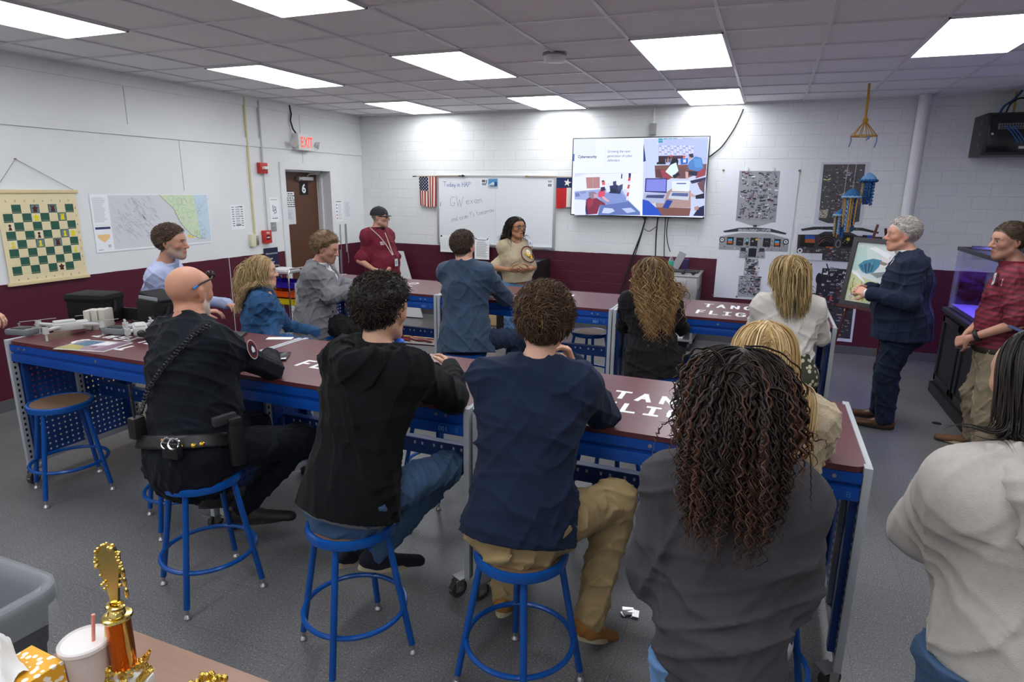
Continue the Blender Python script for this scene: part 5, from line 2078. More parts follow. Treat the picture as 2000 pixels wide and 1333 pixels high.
def make_stool():
    t = thing('stool', 'round blue steel stool', 'stool', (0, 0, 0), 'blue steel stools')
    b = MB()
    b.lathe([(.165, SH - .040), (.176, SH - .036), (.180, SH - .018), (.176, SH - .004), (.166, SH), (.157, SH - .003), (.155, SH - .006)], n=40, cap=False)
    b.lathe([(.0, SH - .030), (.166, SH - .034)], n=40, cap=False)
    b.build('seat_ring', STB, t)
    b = MB()
    b.lathe([(.156, SH - .012), (.156, SH - .004), (.001, SH - .004)], n=40, cap=False)
    b.build('seat', SEATW, t)
    b = MB()
    b.ring((0, 0, .205), .208, .0105, n=48, m=10)
    b.build('foot_ring', STB, t)
    for k in range(4):
        a_ = math.pi / 4 + k * math.pi / 2
        ca_, sa = math.cos(a_), math.sin(a_)
        b = MB()
        b.cyl((.148 * ca_, .148 * sa, SH - .035), (.243 * ca_, .243 * sa, .045), .0135, n=14)
        lg = b.build('leg', STB, t)
        b = MB()
        b.cyl((.243 * ca_, .243 * sa, .046), (.246 * ca_, .246 * sa, .012), .0085, n=10)
        b.lathe([(.016, 0), (.018, .006), (.012, .016), (.008, .02)], (.247 * ca_, .247 * sa, 0), n=12)
        b.build('glide', ZINC, lg)
    return t


st0 = make_stool()
stools = [  # x, y, turn, label
    (3.55, -6.45, math.radians(-24), 'blue stool under the seated police officer'),
    (4.45, -6.53, math.radians(-32), 'blue stool under the young man in the black hoodie'),
    (1.93, -6.04, math.radians(-24), 'empty blue stool with a brown seat at the far left near table'),
    (5.16, -6.45, math.radians(-20), 'blue stool under the young man in the navy sweatshirt'),
    (2.90, -6.02, math.radians(-30), 'blue stool half hidden left of the police officer'),
    (4.10, -5.13, math.radians(-20), 'empty blue stool behind the middle near table, seen between hoodie and navy sweatshirt'),
    (5.17, -5.08, math.radians(-14), 'empty blue stool behind the right near table, seen past the navy sweatshirt'),
    (4.42, -2.71, math.radians(-20), 'empty stool with a pale brown seat at the middle far table'),
    (3.67, -3.88, math.radians(-24), 'blue stool under the man in the blue plaid suit'),
    (5.23, -3.84, math.radians(-16), 'blue stool under the woman in the black blazer'),
    (6.10, -3.85, math.radians(-20), 'blue stool under the woman in the white blazer'),
    (5.99, -6.22, math.radians(-10), 'blue stool at the bottom edge under the blonde girl beside the curly hair'),
    (2.15, -3.85, math.radians(-20), 'blue stool under the man in the grey suit'),
    (1.83, -4.92, math.radians(-20), 'stool hidden under the man in the pale blue shirt'),
    (2.36, -4.62, math.radians(-20), 'stool hidden under the woman in the denim jacket'),
]
for k, (x, y, rz, lab) in enumerate(stools):
    o = st0 if k == 0 else dup(st0, (0, 0, 0))
    o.location = (x, y, 0)
    o.rotation_euler = (0, 0, rz)
    o['label'] = lab
# ------------------------------------------------------------------ figures: blended body volumes turned into one surface
def nrm(v):
    v = np.asarray(v, dtype=float)
    return v / max(1e-9, np.linalg.norm(v))


def cone(a, b, r0, r1=None, n=None, sq=1.0, k=.03, sub=False):
    return ('c', np.array(a, float), np.array(b, float), r0, r0 if r1 is None else r1, None if n is None else nrm(n), sq, k, sub)


def ellp(c, R, r, k=.02, sub=False):
    return ('e', np.array(c, float), np.array(R, float), np.array(r, float), None, None, 1.0, k, sub)


def prim_d(p, q):
    if p[0] == 'c':
        a, b, r0, r1, n, sq = p[1:7]
        ba = b - a
        L2 = max(1e-9, ba @ ba)
        d = q - a
        t = np.clip((d @ ba) / L2, 0, 1)
        d = d - t[..., None] * ba
        if n is not None and sq != 1.0:
            d = d + (d @ n)[..., None] * n * (1 / sq - 1)
        return (np.sqrt(np.einsum('...i,...i', d, d)) - (r0 + t * (r1 - r0))) * (.45 + .55 * min(1, sq))
    c, R, r = p[1:4]
    l = (q - c) @ R.T
    k0 = np.sqrt(((l / r) ** 2).sum(-1))
    k1 = np.sqrt(((l / r ** 2) ** 2).sum(-1))
    return k0 * (k0 - 1) / np.maximum(k1, 1e-6)


def prim_box(p):
    m_ = p[7] + .02
    if p[0] == 'c':
        r = max(p[3], p[4]) * max(1.0, p[6]) + m_
        return np.minimum(p[1], p[2]) - r, np.maximum(p[1], p[2]) + r
    r = p[3].max() + m_
    return p[1] - r, p[1] + r


def blend(D, d, k, sub):
    if sub:
        d = -d
        h = np.maximum(k - np.abs(D - d), 0) / k
        return np.maximum(D, d) + h * h * k * .25
    h = np.maximum(k - np.abs(D - d), 0) / k
    return np.minimum(D, d) - h * h * k * .25


def sdf(prims, q):
    D = np.full(q.shape[:-1], 1.0)
    for p in prims:
        D = blend(D, prim_d(p, q), p[7], p[8])
    return D


def sdf_grad(prims, q, e=.004):
    g = np.stack([sdf(prims, q + np.eye(3)[i] * e) - sdf(prims, q - np.eye(3)[i] * e) for i in range(3)], -1)
    return g / np.maximum(np.linalg.norm(g, axis=-1, keepdims=True), 1e-9)


def surface(prims, h, cuts=(), folds=None, lo=None, hi=None, extra=None):
    """blend the volumes on a grid and pull out a quad surface; cuts: (point, normal) keep the side below"""
    bx = [prim_box(p) for p in prims if not p[8]]
    L = np.min([b[0] for b in bx], 0) - .01
    H = np.max([b[1] for b in bx], 0) + .01
    if lo is not None:
        L = np.maximum(L, lo)
    if hi is not None:
        H = np.minimum(H, hi)
    n = np.ceil((H - L) / h).astype(int) + 1
    D = np.full(tuple(n), 1.0, dtype=np.float32)
    ax = [L[i] + h * np.arange(n[i]) for i in range(3)]
    for p in prims:
        a, b = prim_box(p)
        i0 = np.clip(np.floor((a - L) / h).astype(int), 0, n)
        i1 = np.clip(np.ceil((b - L) / h).astype(int) + 1, 0, n)
        if (i1 <= i0).any():
            continue
        s = tuple(slice(i0[i], i1[i]) for i in range(3))
        q = np.stack(np.meshgrid(*[ax[i][s[i]] for i in range(3)], indexing='ij'), -1)
        D[s] = blend(D[s], prim_d(p, q), p[7], p[8])
    near = np.abs(D) < .05
    idx = np.nonzero(near)
    q = np.stack([ax[i][idx[i]] for i in range(3)], -1)
    d = D[idx]
    if folds is not None:
        d = d + folds(q)
    if extra is not None:
        d = extra(q, d)
    D[idx] = d
    for pt, nn in cuts:
        nn = nrm(nn)
        for i0 in range(0, n[0]):
            q0 = (ax[0][i0] - pt[0]) * nn[0] + (ax[1][:, None] - pt[1]) * nn[1] + (ax[2][None, :] - pt[2]) * nn[2]
            D[i0] = np.maximum(D[i0], q0)
    S = D < 0
    C = np.zeros(tuple(n - 1), dtype=np.int8)
    for dx in (0, 1):
        for dy in (0, 1):
            for dz in (0, 1):
                C += S[dx:n[0] - 1 + dx, dy:n[1] - 1 + dy, dz:n[2] - 1 + dz]
    act = np.stack(np.nonzero((C > 0) & (C < 8)), -1)
    vid = np.full(tuple(n - 1), -1, dtype=np.int32)
    vid[act[:, 0], act[:, 1], act[:, 2]] = np.arange(len(act))
    acc = np.zeros((len(act), 3))
    cnt = np.zeros(len(act))
    off = np.array([(x, y, z) for x in (0, 1) for y in (0, 1) for z in (0, 1)])
    vals = [D[act[:, 0] + o[0], act[:, 1] + o[1], act[:, 2] + o[2]] for o in off]
    for i in range(8):
        for j in range(i + 1, 8):
            if np.abs(off[i] - off[j]).sum() != 1:
                continue
            a, b = vals[i], vals[j]
            m_ = (a < 0) != (b < 0)
            t = np.where(m_, a / np.where(m_, a - b, 1), 0)
            acc += np.where(m_[:, None], off[i] + t[:, None] * (off[j] - off[i]), 0)
            cnt += m_
    V = L + h * (act + acc / cnt[:, None])
    F = []
    for axd in range(3):
        sl0, sl1 = [slice(None)] * 3, [slice(None)] * 3
        sl0[axd], sl1[axd] = slice(0, -1), slice(1, None)
        e = np.stack(np.nonzero(S[tuple(sl0)] != S[tuple(sl1)]), -1)
        u, w = (axd + 1) % 3, (axd + 2) % 3
        ok = (e[:, u] > 0) & (e[:, w] > 0) & (e[:, u] < n[u] - 1) & (e[:, w] < n[w] - 1)
        e = e[ok]
        fl_ = S[e[:, 0], e[:, 1], e[:, 2]]
        qs = []
        for du, dw in ((-1, -1), (0, -1), (0, 0), (-1, 0)):
            c = e.copy()
            c[:, u] += du
            c[:, w] += dw
            qs.append(vid[c[:, 0], c[:, 1], c[:, 2]])
        Q = np.stack(qs, -1)
        Q[~fl_] = Q[~fl_][:, ::-1]
        F.append(Q)
    F = np.concatenate(F)
    F = F[(F >= 0).all(1)]
    return V, F


def folds_fn(seed, amp=.005, wl=.09, n=5, drop=(0, 0, 0.6), deflate=0.0):
    r = np.random.RandomState(seed)
    W = []
    for i in range(n):
        d = nrm(r.normal(size=3) + np.array([0, 0, r.choice([-1, 1]) * drop[2]]))
        W.append((d * 2 * math.pi / (wl * r.uniform(.6, 1.8)), nrm(r.normal(size=3)) * 2 * math.pi / (wl * 2.5), r.uniform(0, 6.28)))

    def f(q):
        s = np.zeros(len(q))
        for d, w, ph in W:
            a = np.abs(np.sin((q @ d) * .5 + ph + 1.6 * np.sin(q @ w + ph * 2)))
            m_ = .35 + .65 * np.sin(q @ w * .6 + ph) ** 2
            s += (.30 - (1 - a) ** 2.6) * m_
        return s * amp / n * 8.5 + deflate
    return f


# head, in its own frame: x right, y forward, z up, origin between the ears
class Head:
    def __init__(s, c, look, up=(0, 0, 1), size=1.0, female=False, jaw=1.0, wide=1.0, nose=1.0):
        s.c = np.array(c, float)
        s.F = nrm(look)
        s.R = nrm(np.cross(s.F, up))
        s.U = nrm(np.cross(s.R, s.F))
        s.M = np.stack([s.R, s.F, s.U])          # rows
        s.s, s.female, s.jaw, s.wide, s.nose = size, female, jaw, wide, nose

    def w(s, x, y, z):
        return s.c + (np.array([x, y, z]) * s.s) @ s.M

    def loc(s, q):
        return (q - s.c) @ s.M.T / s.s

    def cranium(s):
        k = s.s
        return [ellp(s.w(0, -.012, .038), s.M, np.array([.076 * s.wide, .097, .086]) * k, .01)]

    def prims(s, ears=True):
        k, f = s.s, s.female
        P = s.cranium()
        P.append(cone(s.w(0, .028, .012), s.w(0, .036, -.062), .062 * k * s.wide, .046 * k * s.jaw, None, 1, .03))
        P.append(ellp(s.w(0, .058, .040), s.M, np.array([.058, .034, .044]) * k, .03))
        for sx in (-1, 1):
            P.append(cone(s.w(sx * .050 * s.jaw, .008, -.052), s.w(sx * .014, .066, -.094), (.024 if not f else .020) * k, .018 * k, None, 1, .03))
            P.append(ellp(s.w(sx * .040, .058, -.012), s.M, np.array([.026, .026, .024]) * k, .025))
            P.append(cone(s.w(sx * .014, .085, .030), s.w(sx * .046, .072, .030), .010 * k, .009 * k, None, 1, .015))
        P.append(ellp(s.w(0, .072, -.090), s.M, np.array([.024, .020, .018]) * k, .02))
        P.append(cone(s.w(0, .078, -.040), s.w(0, .080, -.062), .020 * k, .018 * k, None, 1, .02))
        for sx in (-1, 1):
            P.append(ellp(s.w(sx * .032, .100, .012), s.M, np.array([.017, .014, .012]) * k, .012, True))
        P.append(cone(s.w(0, .090, .022), s.w(0, .104 + .008 * s.nose, -.020), .0075 * k, .0115 * k * s.nose, None, 1, .012))
        for sx in (-1, 1):
            P.append(ellp(s.w(sx * .012, .096, -.024), s.M, np.array([.0085, .012, .008]) * k, .008))
            P.append(ellp(s.w(sx * .0315, .0795, .012), s.M, np.array([.0125, .0125, .0125]) * k, .002))
            P.append(cone(s.w(sx * .016, .0895, .0215), s.w(sx * .046, .082, .0205), .0045 * k, .004 * k, None, 1, .006))
        P.append(cone(s.w(-.018, .090, -.0535), s.w(0, .0975, -.052), .0042 * k, .0062 * k, None, 1, .006))
        P.append(cone(s.w(.018, .090, -.0535), s.w(0, .0975, -.052), .0042 * k, .0062 * k, None, 1, .006))
        P.append(cone(s.w(-.014, .090, -.0625), s.w(.014, .090, -.0625), .0065 * k, .0065 * k, None, 1, .006))
        P.append(cone(s.w(-.016, .101, -.0578), s.w(.016, .101, -.0578), .0022 * k, .0022 * k, None, 1, .003, True))
        if ears:
            for sx in (-1, 1):
                E = np.stack([nrm(s.R * sx + s.F * .45), nrm(s.F - s.R * sx * .45), s.U])
                P.append(ellp(s.w(sx * .079 * s.wide, -.008, .004), E, np.array([.010, .0185, .031]) * k, .008))
                P.append(ellp(s.w(sx * .074 * s.wide, -.004, -.022), E, np.array([.009, .011, .012]) * k, .008))
                P.append(ellp(s.w(sx * .092 * s.wide, .000, .006), E, np.array([.008, .010, .018]) * k, .005, True))
        return P

    HL = ([-.12, -.085, -.045, -.015, .005, .030, .050, .075, .2], [-.085, -.072, -.055, -.030, .020, .030, .052, .076, .09])

    def scalp(s, l, up=0.0):
        return l[:, 2] > np.interp(l[:, 1], s.HL[0], s.HL[1]) + up

    def scalp_roots(s, n, seed, up=0.0, part=None):
        r = np.random.RandomState(seed)
        v = r.normal(size=(n * 4, 3))
        v /= np.linalg.norm(v, axis=1, keepdims=True)
        l = v * np.array([.076 * s.wide, .097, .086]) + np.array([0, -.012, .038])
        l = l[s.scalp(l, up)][:n]
        nn = (l - np.array([0, -.012, .038])) / np.array([.076 * s.wide, .097, .086]) ** 2
        nn /= np.linalg.norm(nn, axis=1, keepdims=True)
        return s.c + (l * s.s) @ s.M, nn @ s.M, l


def hand_prims(wr, d, nrm_, s=1.0, curl=.5, side=1, spread=.5, thumb=.5, curls=None):
    """wr wrist, d direction to the knuckles, nrm_ outward normal of the back of the hand; side +1 puts the thumb on d x n"""
    d = nrm(d)
    n = nrm(np.array(nrm_, float) - d * (np.array(nrm_, float) @ d))
    x = np.cross(d, n) * side                   # towards the thumb
    wr = np.array(wr, float)
    P = []
    for o, l in ((.026, .083), (.006, .086), (-.014, .082), (-.030, .074)):
        P.append(cone(wr + x * o * .5 * s, wr + (d * l + x * o) * s, .015 * s, .0125 * s, n, .85, .012))
    tip = []
    for i, (o, l, ln) in enumerate(((.027, .085, .072), (.006, .090, .080), (-.014, .085, .074), (-.031, .076, .058))):
        c = curl if curls is None else curls[i]
        b = wr + (d * l + x * o) * s
        fd = nrm(d + x * (o * spread * 6))
        a0 = c * .9
        r = .0090 if i < 3 else .0078
        for j, f in enumerate((.44, .32, .26)):
            a0 += c * (.25 if j == 0 else .75)
            dd = fd * math.cos(a0) - n * math.sin(a0)
            e = b + dd * ln * f * s
            P.append(cone(b, e, (r - j * .0008) * s, (r - .0008 - j * .0008) * s, None, 1, .0035))
            b = e
        tip.append(b)
    b = wr + (x * .022 + d * .016 - n * .004) * s
    m_ = b + nrm(x * (.9 + thumb * .2) + d * .85 - n * (.25 + thumb * .5)) * .042 * s
    e = m_ + nrm(x * (.55 - thumb * .5) + d * 1.0 - n * (.25 + thumb * .6)) * .032 * s
    t2 = e + nrm(x * (.25 - thumb * .6) + d * 1.0 - n * (.2 + thumb * .5)) * .027 * s
    P += [cone(b, m_, .0155 * s, .0115 * s, None, 1, .010), cone(m_, e, .0105 * s, .0095 * s, None, 1, .004), cone(e, t2, .0095 * s, .0075 * s, None, 1, .004)]
    return P


SKIN = attr_mat('skin', rough=.48, spec=.4, sss=.12)
HAIRM = attr_mat('hair_strands', rough=.48, spec=.3)


def col_mix(a, b, t):
    return a * (1 - t[:, None]) + np.array(b) * t[:, None]


def face_colors(hd, V, skin, brow, beard=None, scalp_c=None, lips=None, iris='#2a1a12', blush=.5, hl=0.0, lids=None):
    base = np.array(C3(skin))
    r = np.random.RandomState(1)
    c = np.tile(base, (len(V), 1))
    l = hd.loc(V)
    face = (np.abs(l[:, 0]) < .13) & (l[:, 1] > -.14) & (l[:, 2] > -.16) & (l[:, 2] < .15) & (l[:, 1] < .16)
    x, y, z = l.T
    red = base * np.array([1.02, .72, .66])
    t = blush * np.exp(-(((np.abs(x) - .042) / .022) ** 2 + ((z + .015) / .024) ** 2)) * (y > .03)
    t = np.maximum(t * .35, blush * .5 * np.exp(-((x / .014) ** 2 + ((z + .02) / .018) ** 2)) * (y > .09))
    t = np.maximum(t, blush * .6 * np.exp(-((y + .008) / .03) ** 2 - (z / .04) ** 2) * (np.abs(x) > .076))
    c = col_mix(c, red, np.clip(t * face, 0, 1))
    if scalp_c is not None:
        e = z - np.interp(y, hd.HL[0], hd.HL[1]) - hl
        c = col_mix(c, C3(scalp_c), np.clip(e / .006 + .5, 0, 1) * face * (np.abs(x) < .088))
    if beard is not None:
        bc, amt, moustache = beard
        t = np.clip((-.028 - z + .35 * (y < .045) * 0) / .012, 0, 1) * np.clip((y + .005) / .012, 0, 1)
        t *= 1 - .95 * np.exp(-((z + .0) / .03) ** 2)
        t *= np.where((np.abs(x) < .024) & (z > -.05) & (not moustache), 0, 1)
        side = np.clip((.03 - np.abs(z + .02)) / .01, 0, 1) * np.clip((y - .0) / .008, 0, 1) * np.clip((.03 - y) / .008, 0, 1)
        t = np.maximum(t, side * .9)
        t *= np.clip((z + .135) / .015, 0, 1)
        c = col_mix(c, C3(bc), np.clip(t, 0, 1) * amt * face)
    lc = np.array(C3(lips)) if lips else base * np.array([.86, .50, .48])
    t = ((np.abs(x) < .021) & (z > -.068) & (z < -.0475) & (y > .078)).astype(float) * .85
    c = col_mix(c, lc, t * face)
    t = np.exp(-(((z - (.031 + .05 * (.03 - np.abs(x)) * 0)) / .0042) ** 2)) * ((np.abs(x) > .012) & (np.abs(x) < .050) & (y > .06))
    c = col_mix(c, C3(brow), np.clip(t * 1.25, 0, 1) * face)
    for sx in (-1, 1):
        ex = np.sqrt((x - sx * .0315) ** 2 + (y - .0795) ** 2 + (z - .012) ** 2)
        on = (ex < .0140) & (y > .083) & (z < .0185) & (z > .0055)
        c[on] = (.62, .60, .58)
        rr = np.sqrt((x - sx * .0315) ** 2 + (z - .012) ** 2)
        c[on & (rr < .0062)] = C3(iris)
        c[(ex < .019) & (np.abs(z - .0195) < .0022) & (y > .078)] = C3(brow)
    return c


def lock_mesh(paths, radii, cols, nseg=5, flat=.55):
    """paths (n, m, 3) -> tube mesh arrays with one colour per point (n, m, 3)"""
    n, m_, _ = paths.shape
    T = np.gradient(paths, axis=1)
    T /= np.maximum(np.linalg.norm(T, axis=2, keepdims=True), 1e-9)
    ref = np.tile(np.array([.31, .77, .56]), (n, m_, 1))
    U = np.cross(T, ref)
    U /= np.maximum(np.linalg.norm(U, axis=2, keepdims=True), 1e-9)
    W = np.cross(T, U)
    V = np.zeros((n, m_, nseg, 3))
    for j in range(nseg):
        a = 2 * math.pi * j / nseg
        V[:, :, j] = paths + (U * math.cos(a) + W * math.sin(a) * flat) * radii[..., None]
    idx = np.arange(n * m_ * nseg).reshape(n, m_, nseg)
    q = np.stack([idx[:, :-1], np.roll(idx, -1, 2)[:, :-1], np.roll(idx, -1, 2)[:, 1:], idx[:, 1:]], -1).reshape(-1, 4)
    C_ = np.repeat(cols[:, :, None, :], nseg, 2).reshape(-1, 3)
    return V.reshape(-1, 3), q, C_


def hair_obj(t, sets, name='hair'):
    Vs, Fs, Cs, o = [], [], [], 0
    for V, F, C_ in sets:
        Vs.append(V)
        Fs.append(F + o)
        Cs.append(C_)
        o += len(V)
    return mesh_obj(name, np.concatenate(Vs), np.concatenate(Fs), [HAIRM], parent=t, sharp=0, vcol=np.concatenate(Cs))


def cap_set(hd, thick, color, seed, up=0.0, grain=.004, h=.0045, top=1.0, face_only=None, back=1.0, low=None):
    """solid base of the hairdo: the skull swollen by `thick` above the hairline"""
    base = hd.cranium()
    r = np.random.RandomState(seed)
    ph = r.uniform(0, 6, 6)

    def ex(q, d):
        l = hd.loc(q)
        e = np.interp(l[:, 1], hd.HL[0], hd.HL[1]) + up + .006 * np.sin(l[:, 0] * 95 + ph[4]) * np.sin(l[:, 1] * 120 + ph[5])
        t = thick * np.clip((l[:, 2] - e) / .045 + .06, .04, 1) * (1 + (top - 1) * np.clip(l[:, 2] / .09, 0, 1)) * np.where(l[:, 1] < 0, back, 1)
        g = grain * (.5 * np.sin(l[:, 0] * 150 + ph[0] + 3 * np.sin(l[:, 1] * 40)) + .5 * np.sin(l[:, 0] * 420 + l[:, 2] * 160 + ph[2] + 4 * np.sin(l[:, 1] * 60)))
        return np.maximum(d - t + g, (e - l[:, 2]) * .8)
    big = [ellp(p[1], p[2], p[3] + .02, .01) for p in base]

    def ex2(q, d):
        return ex(q, prim_d(base[0], q))
    V, F = surface(big, h, extra=ex2)
    l = hd.loc(V)
    c = np.array(C3(color))
    k = 1 + .22 * np.sin(l[:, 0] * 210 + 4 * np.sin(l[:, 1] * 50) + ph[3]) + .12 * r.normal(size=len(V))
    return V, F, np.clip(c[None] * k[:, None], 0, 1)


def short_hair(hd, n, length, colors, seed, comb=(0, -1, -.2), lift=.5, up=0.0, curl=0.0, r0=.0032, side=None, off=.0):
    """short locks combed along a direction given in the head's frame"""
    rs = np.random.RandomState(seed)
    P0, N, l = hd.scalp_roots(n, seed, up)
    n = len(P0)
    m_ = 6
    L = length * rs.uniform(.7, 1.2, n) * np.clip(.35 + 9 * (l[:, 2] - np.interp(l[:, 1], hd.HL[0], hd.HL[1])), .35, 1.0)
    cb = np.array(comb, float) @ hd.M
    T = cb[None] + rs.normal(size=(n, 3)) * .35
    down = -hd.U[None] * np.clip((.06 - l[:, 2]) * 14, 0, 1.2)[:, None]
    T = T + down
    T = T - N * (T * N).sum(1, keepdims=True)
    T /= np.maximum(np.linalg.norm(T, axis=1, keepdims=True), 1e-9)
    path = np.zeros((n, m_, 3))
    p = P0 + N * (off * (1 + .7 * np.clip(l[:, 2] / .09, 0, 1)))[:, None]
    path[:, 0] = p
    ph, B = rs.uniform(0, 6.28, n), np.cross(T, N)
    for i in range(1, m_):
        f = i / (m_ - 1)
        d = T * (1 - lift * (1 - f) * .6) + N * (lift * (1 - 1.3 * f) + .05)
        d /= np.linalg.norm(d, axis=1, keepdims=True)
        p = p + d * (L / (m_ - 1))[:, None]
        q = p + (B * np.sin(ph + f * 7)[:, None] + N * np.cos(ph + f * 7)[:, None]) * curl * f
        path[:, i] = q
    rad = r0 * np.linspace(1, .25, m_)[None] * rs.uniform(.7, 1.3, n)[:, None]
    pal = np.array([C3(c) for c in colors])
    c = pal[rs.randint(len(pal), size=n)] * rs.uniform(.75, 1.2, (n, 1))
    return lock_mesh(path, rad, np.repeat(c[:, None], m_, 1), 4, .6)


def long_hair(hd, body, n, length, colors, seed, tips=None, up=0.0, wave=0.0, wl=.09, helix=0.0, layer=.028, ds=.014, r0=.0055, back=(0, -.6, -.4), stiff=.72, part=0.0, lenvar=.15, sides=.5, floor=None, drift=(0, 0, 0), bias=None):
    """long locks that leave the scalp, follow the skull down and hang over the shoulders"""
    rs = np.random.RandomState(seed)
    P0, N, l = hd.scalp_roots(n, seed, up)
    n = len(P0)
    L = length * (1 + lenvar * rs.normal(size=n) * .6) - (l[:, 2] + .06) * .25
    m_ = int(length * 1.25 / ds)
    sd = np.sign(l[:, 0] - part)[:, None] * hd.R[None]
    T = np.array(back, float)[None] @ hd.M + sd * (.55 * sides + .35 * np.clip(l[:, 2] * 8, 0, 1)[:, None]) + rs.normal(size=(n, 3)) * .12
    if bias is not None:
        T = T + np.array(bias)[None]
    v = T - N * (T * N).sum(1, keepdims=True)
    v /= np.linalg.norm(v, axis=1, keepdims=True)
    offs = rs.uniform(.002, 1, n) * layer
    p = P0 + N * (.006 + offs * .25)[:, None]
    path = np.zeros((n, m_, 3))
    g = nrm(np.array([0, 0, -1.0]) + np.array(drift, float))
    rt = hd.R
    for i in range(m_):
        path[:, i] = p
        v = v * stiff + g * (1 - stiff)
        low = (hd.loc(p)[:, 2] < -.06)
        v -= (v @ rt * .35 * low)[:, None] * rt
        v /= np.linalg.norm(v, axis=1, keepdims=True)
        p2 = p + v * ds
        d = sdf(body, p2)
        o = .005 + offs * min(1, .25 + i * ds / .16)
        push = d < o
        if push.any():
            gq = sdf_grad(body, p2[push])
            gq[:, 2] = np.minimum(gq[:, 2], .55)
            gq -= (gq @ rt * .5 * low[push])[:, None] * rt
            p2[push] += gq * np.minimum(o[push] - d[push], .02)[:, None]
        v = p2 - p
        v /= np.maximum(np.linalg.norm(v, axis=1, keepdims=True), 1e-9)
        p = p + v * ds
    # shape along the lock
    s_ = np.arange(m_) * ds
    T = np.gradient(path, axis=1)
    T /= np.maximum(np.linalg.norm(T, axis=2, keepdims=True), 1e-9)
    A = np.cross(T, np.tile(hd.F * .8 + hd.R * .6, (n, m_, 1)))
    A /= np.maximum(np.linalg.norm(A, axis=2, keepdims=True), 1e-9)
    Bv = np.cross(T, A)
    grow = np.clip((s_ - .06) / .16, 0, 1)[None, :, None]
    # neighbouring locks share a phase so that they read as waves
    ph = (l @ np.array([38., 22., 30.]) + rs.normal(size=n) * .7)[:, None] if helix == 0 else rs.uniform(0, 6.28, n)[:, None]
    w_ = 2 * math.pi * s_[None] / (wl * (1 + .25 * rs.normal(size=(n, 1)))) + ph
    if wave:
        path = path + (A * np.sin(w_)[..., None] + Bv * (np.cos(w_) + .4)[..., None] * .7) * wave * grow
    if helix:
        hx = helix * rs.uniform(.6, 1.3, (n, 1))
        path = path + (A * (np.sin(w_) * hx)[..., None] + Bv * (np.cos(w_) * hx)[..., None]) * grow
    # trim to length by resampling the parameter
    f = np.linspace(0, 1, m_)[None] * (np.clip(L, .05, length * 1.25) / (m_ * ds))[:, None] * (m_ - 1)
    i0 = np.clip(np.floor(f).astype(int), 0, m_ - 2)
    fr = (f - i0)[..., None]
    rows = np.arange(n)[:, None]
    path = path[rows, i0] * (1 - fr) + path[rows, i0 + 1] * fr
    if floor is not None:
        path[..., 2] = np.maximum(path[..., 2], floor)
    tt = np.linspace(0, 1, m_)
    rad = r0 * (np.clip(tt * 14 + .45, 0, 1) * np.clip((1.02 - tt) * 3.2, .12, 1))[None] * rs.uniform(.65, 1.3, n)[:, None]
    pal = np.array([C3(c) for c in colors])
    c0 = pal[rs.randint(len(pal), size=n)] * rs.uniform(.8, 1.18, (n, 1))
    if tips is not None:
        tp = np.array([C3(c) for c in tips])
        c1 = tp[rs.randint(len(tp), size=n)] * rs.uniform(.8, 1.18, (n, 1))
        mix_ = np.clip((tt - .25) / .55, 0, 1)[None, :, None]
        cc = c0[:, None] * (1 - mix_) + c1[:, None] * mix_
    else:
        cc = np.repeat(c0[:, None], m_, 1)
    return lock_mesh(path, rad, np.clip(cc, 0, 1), 5, .5)


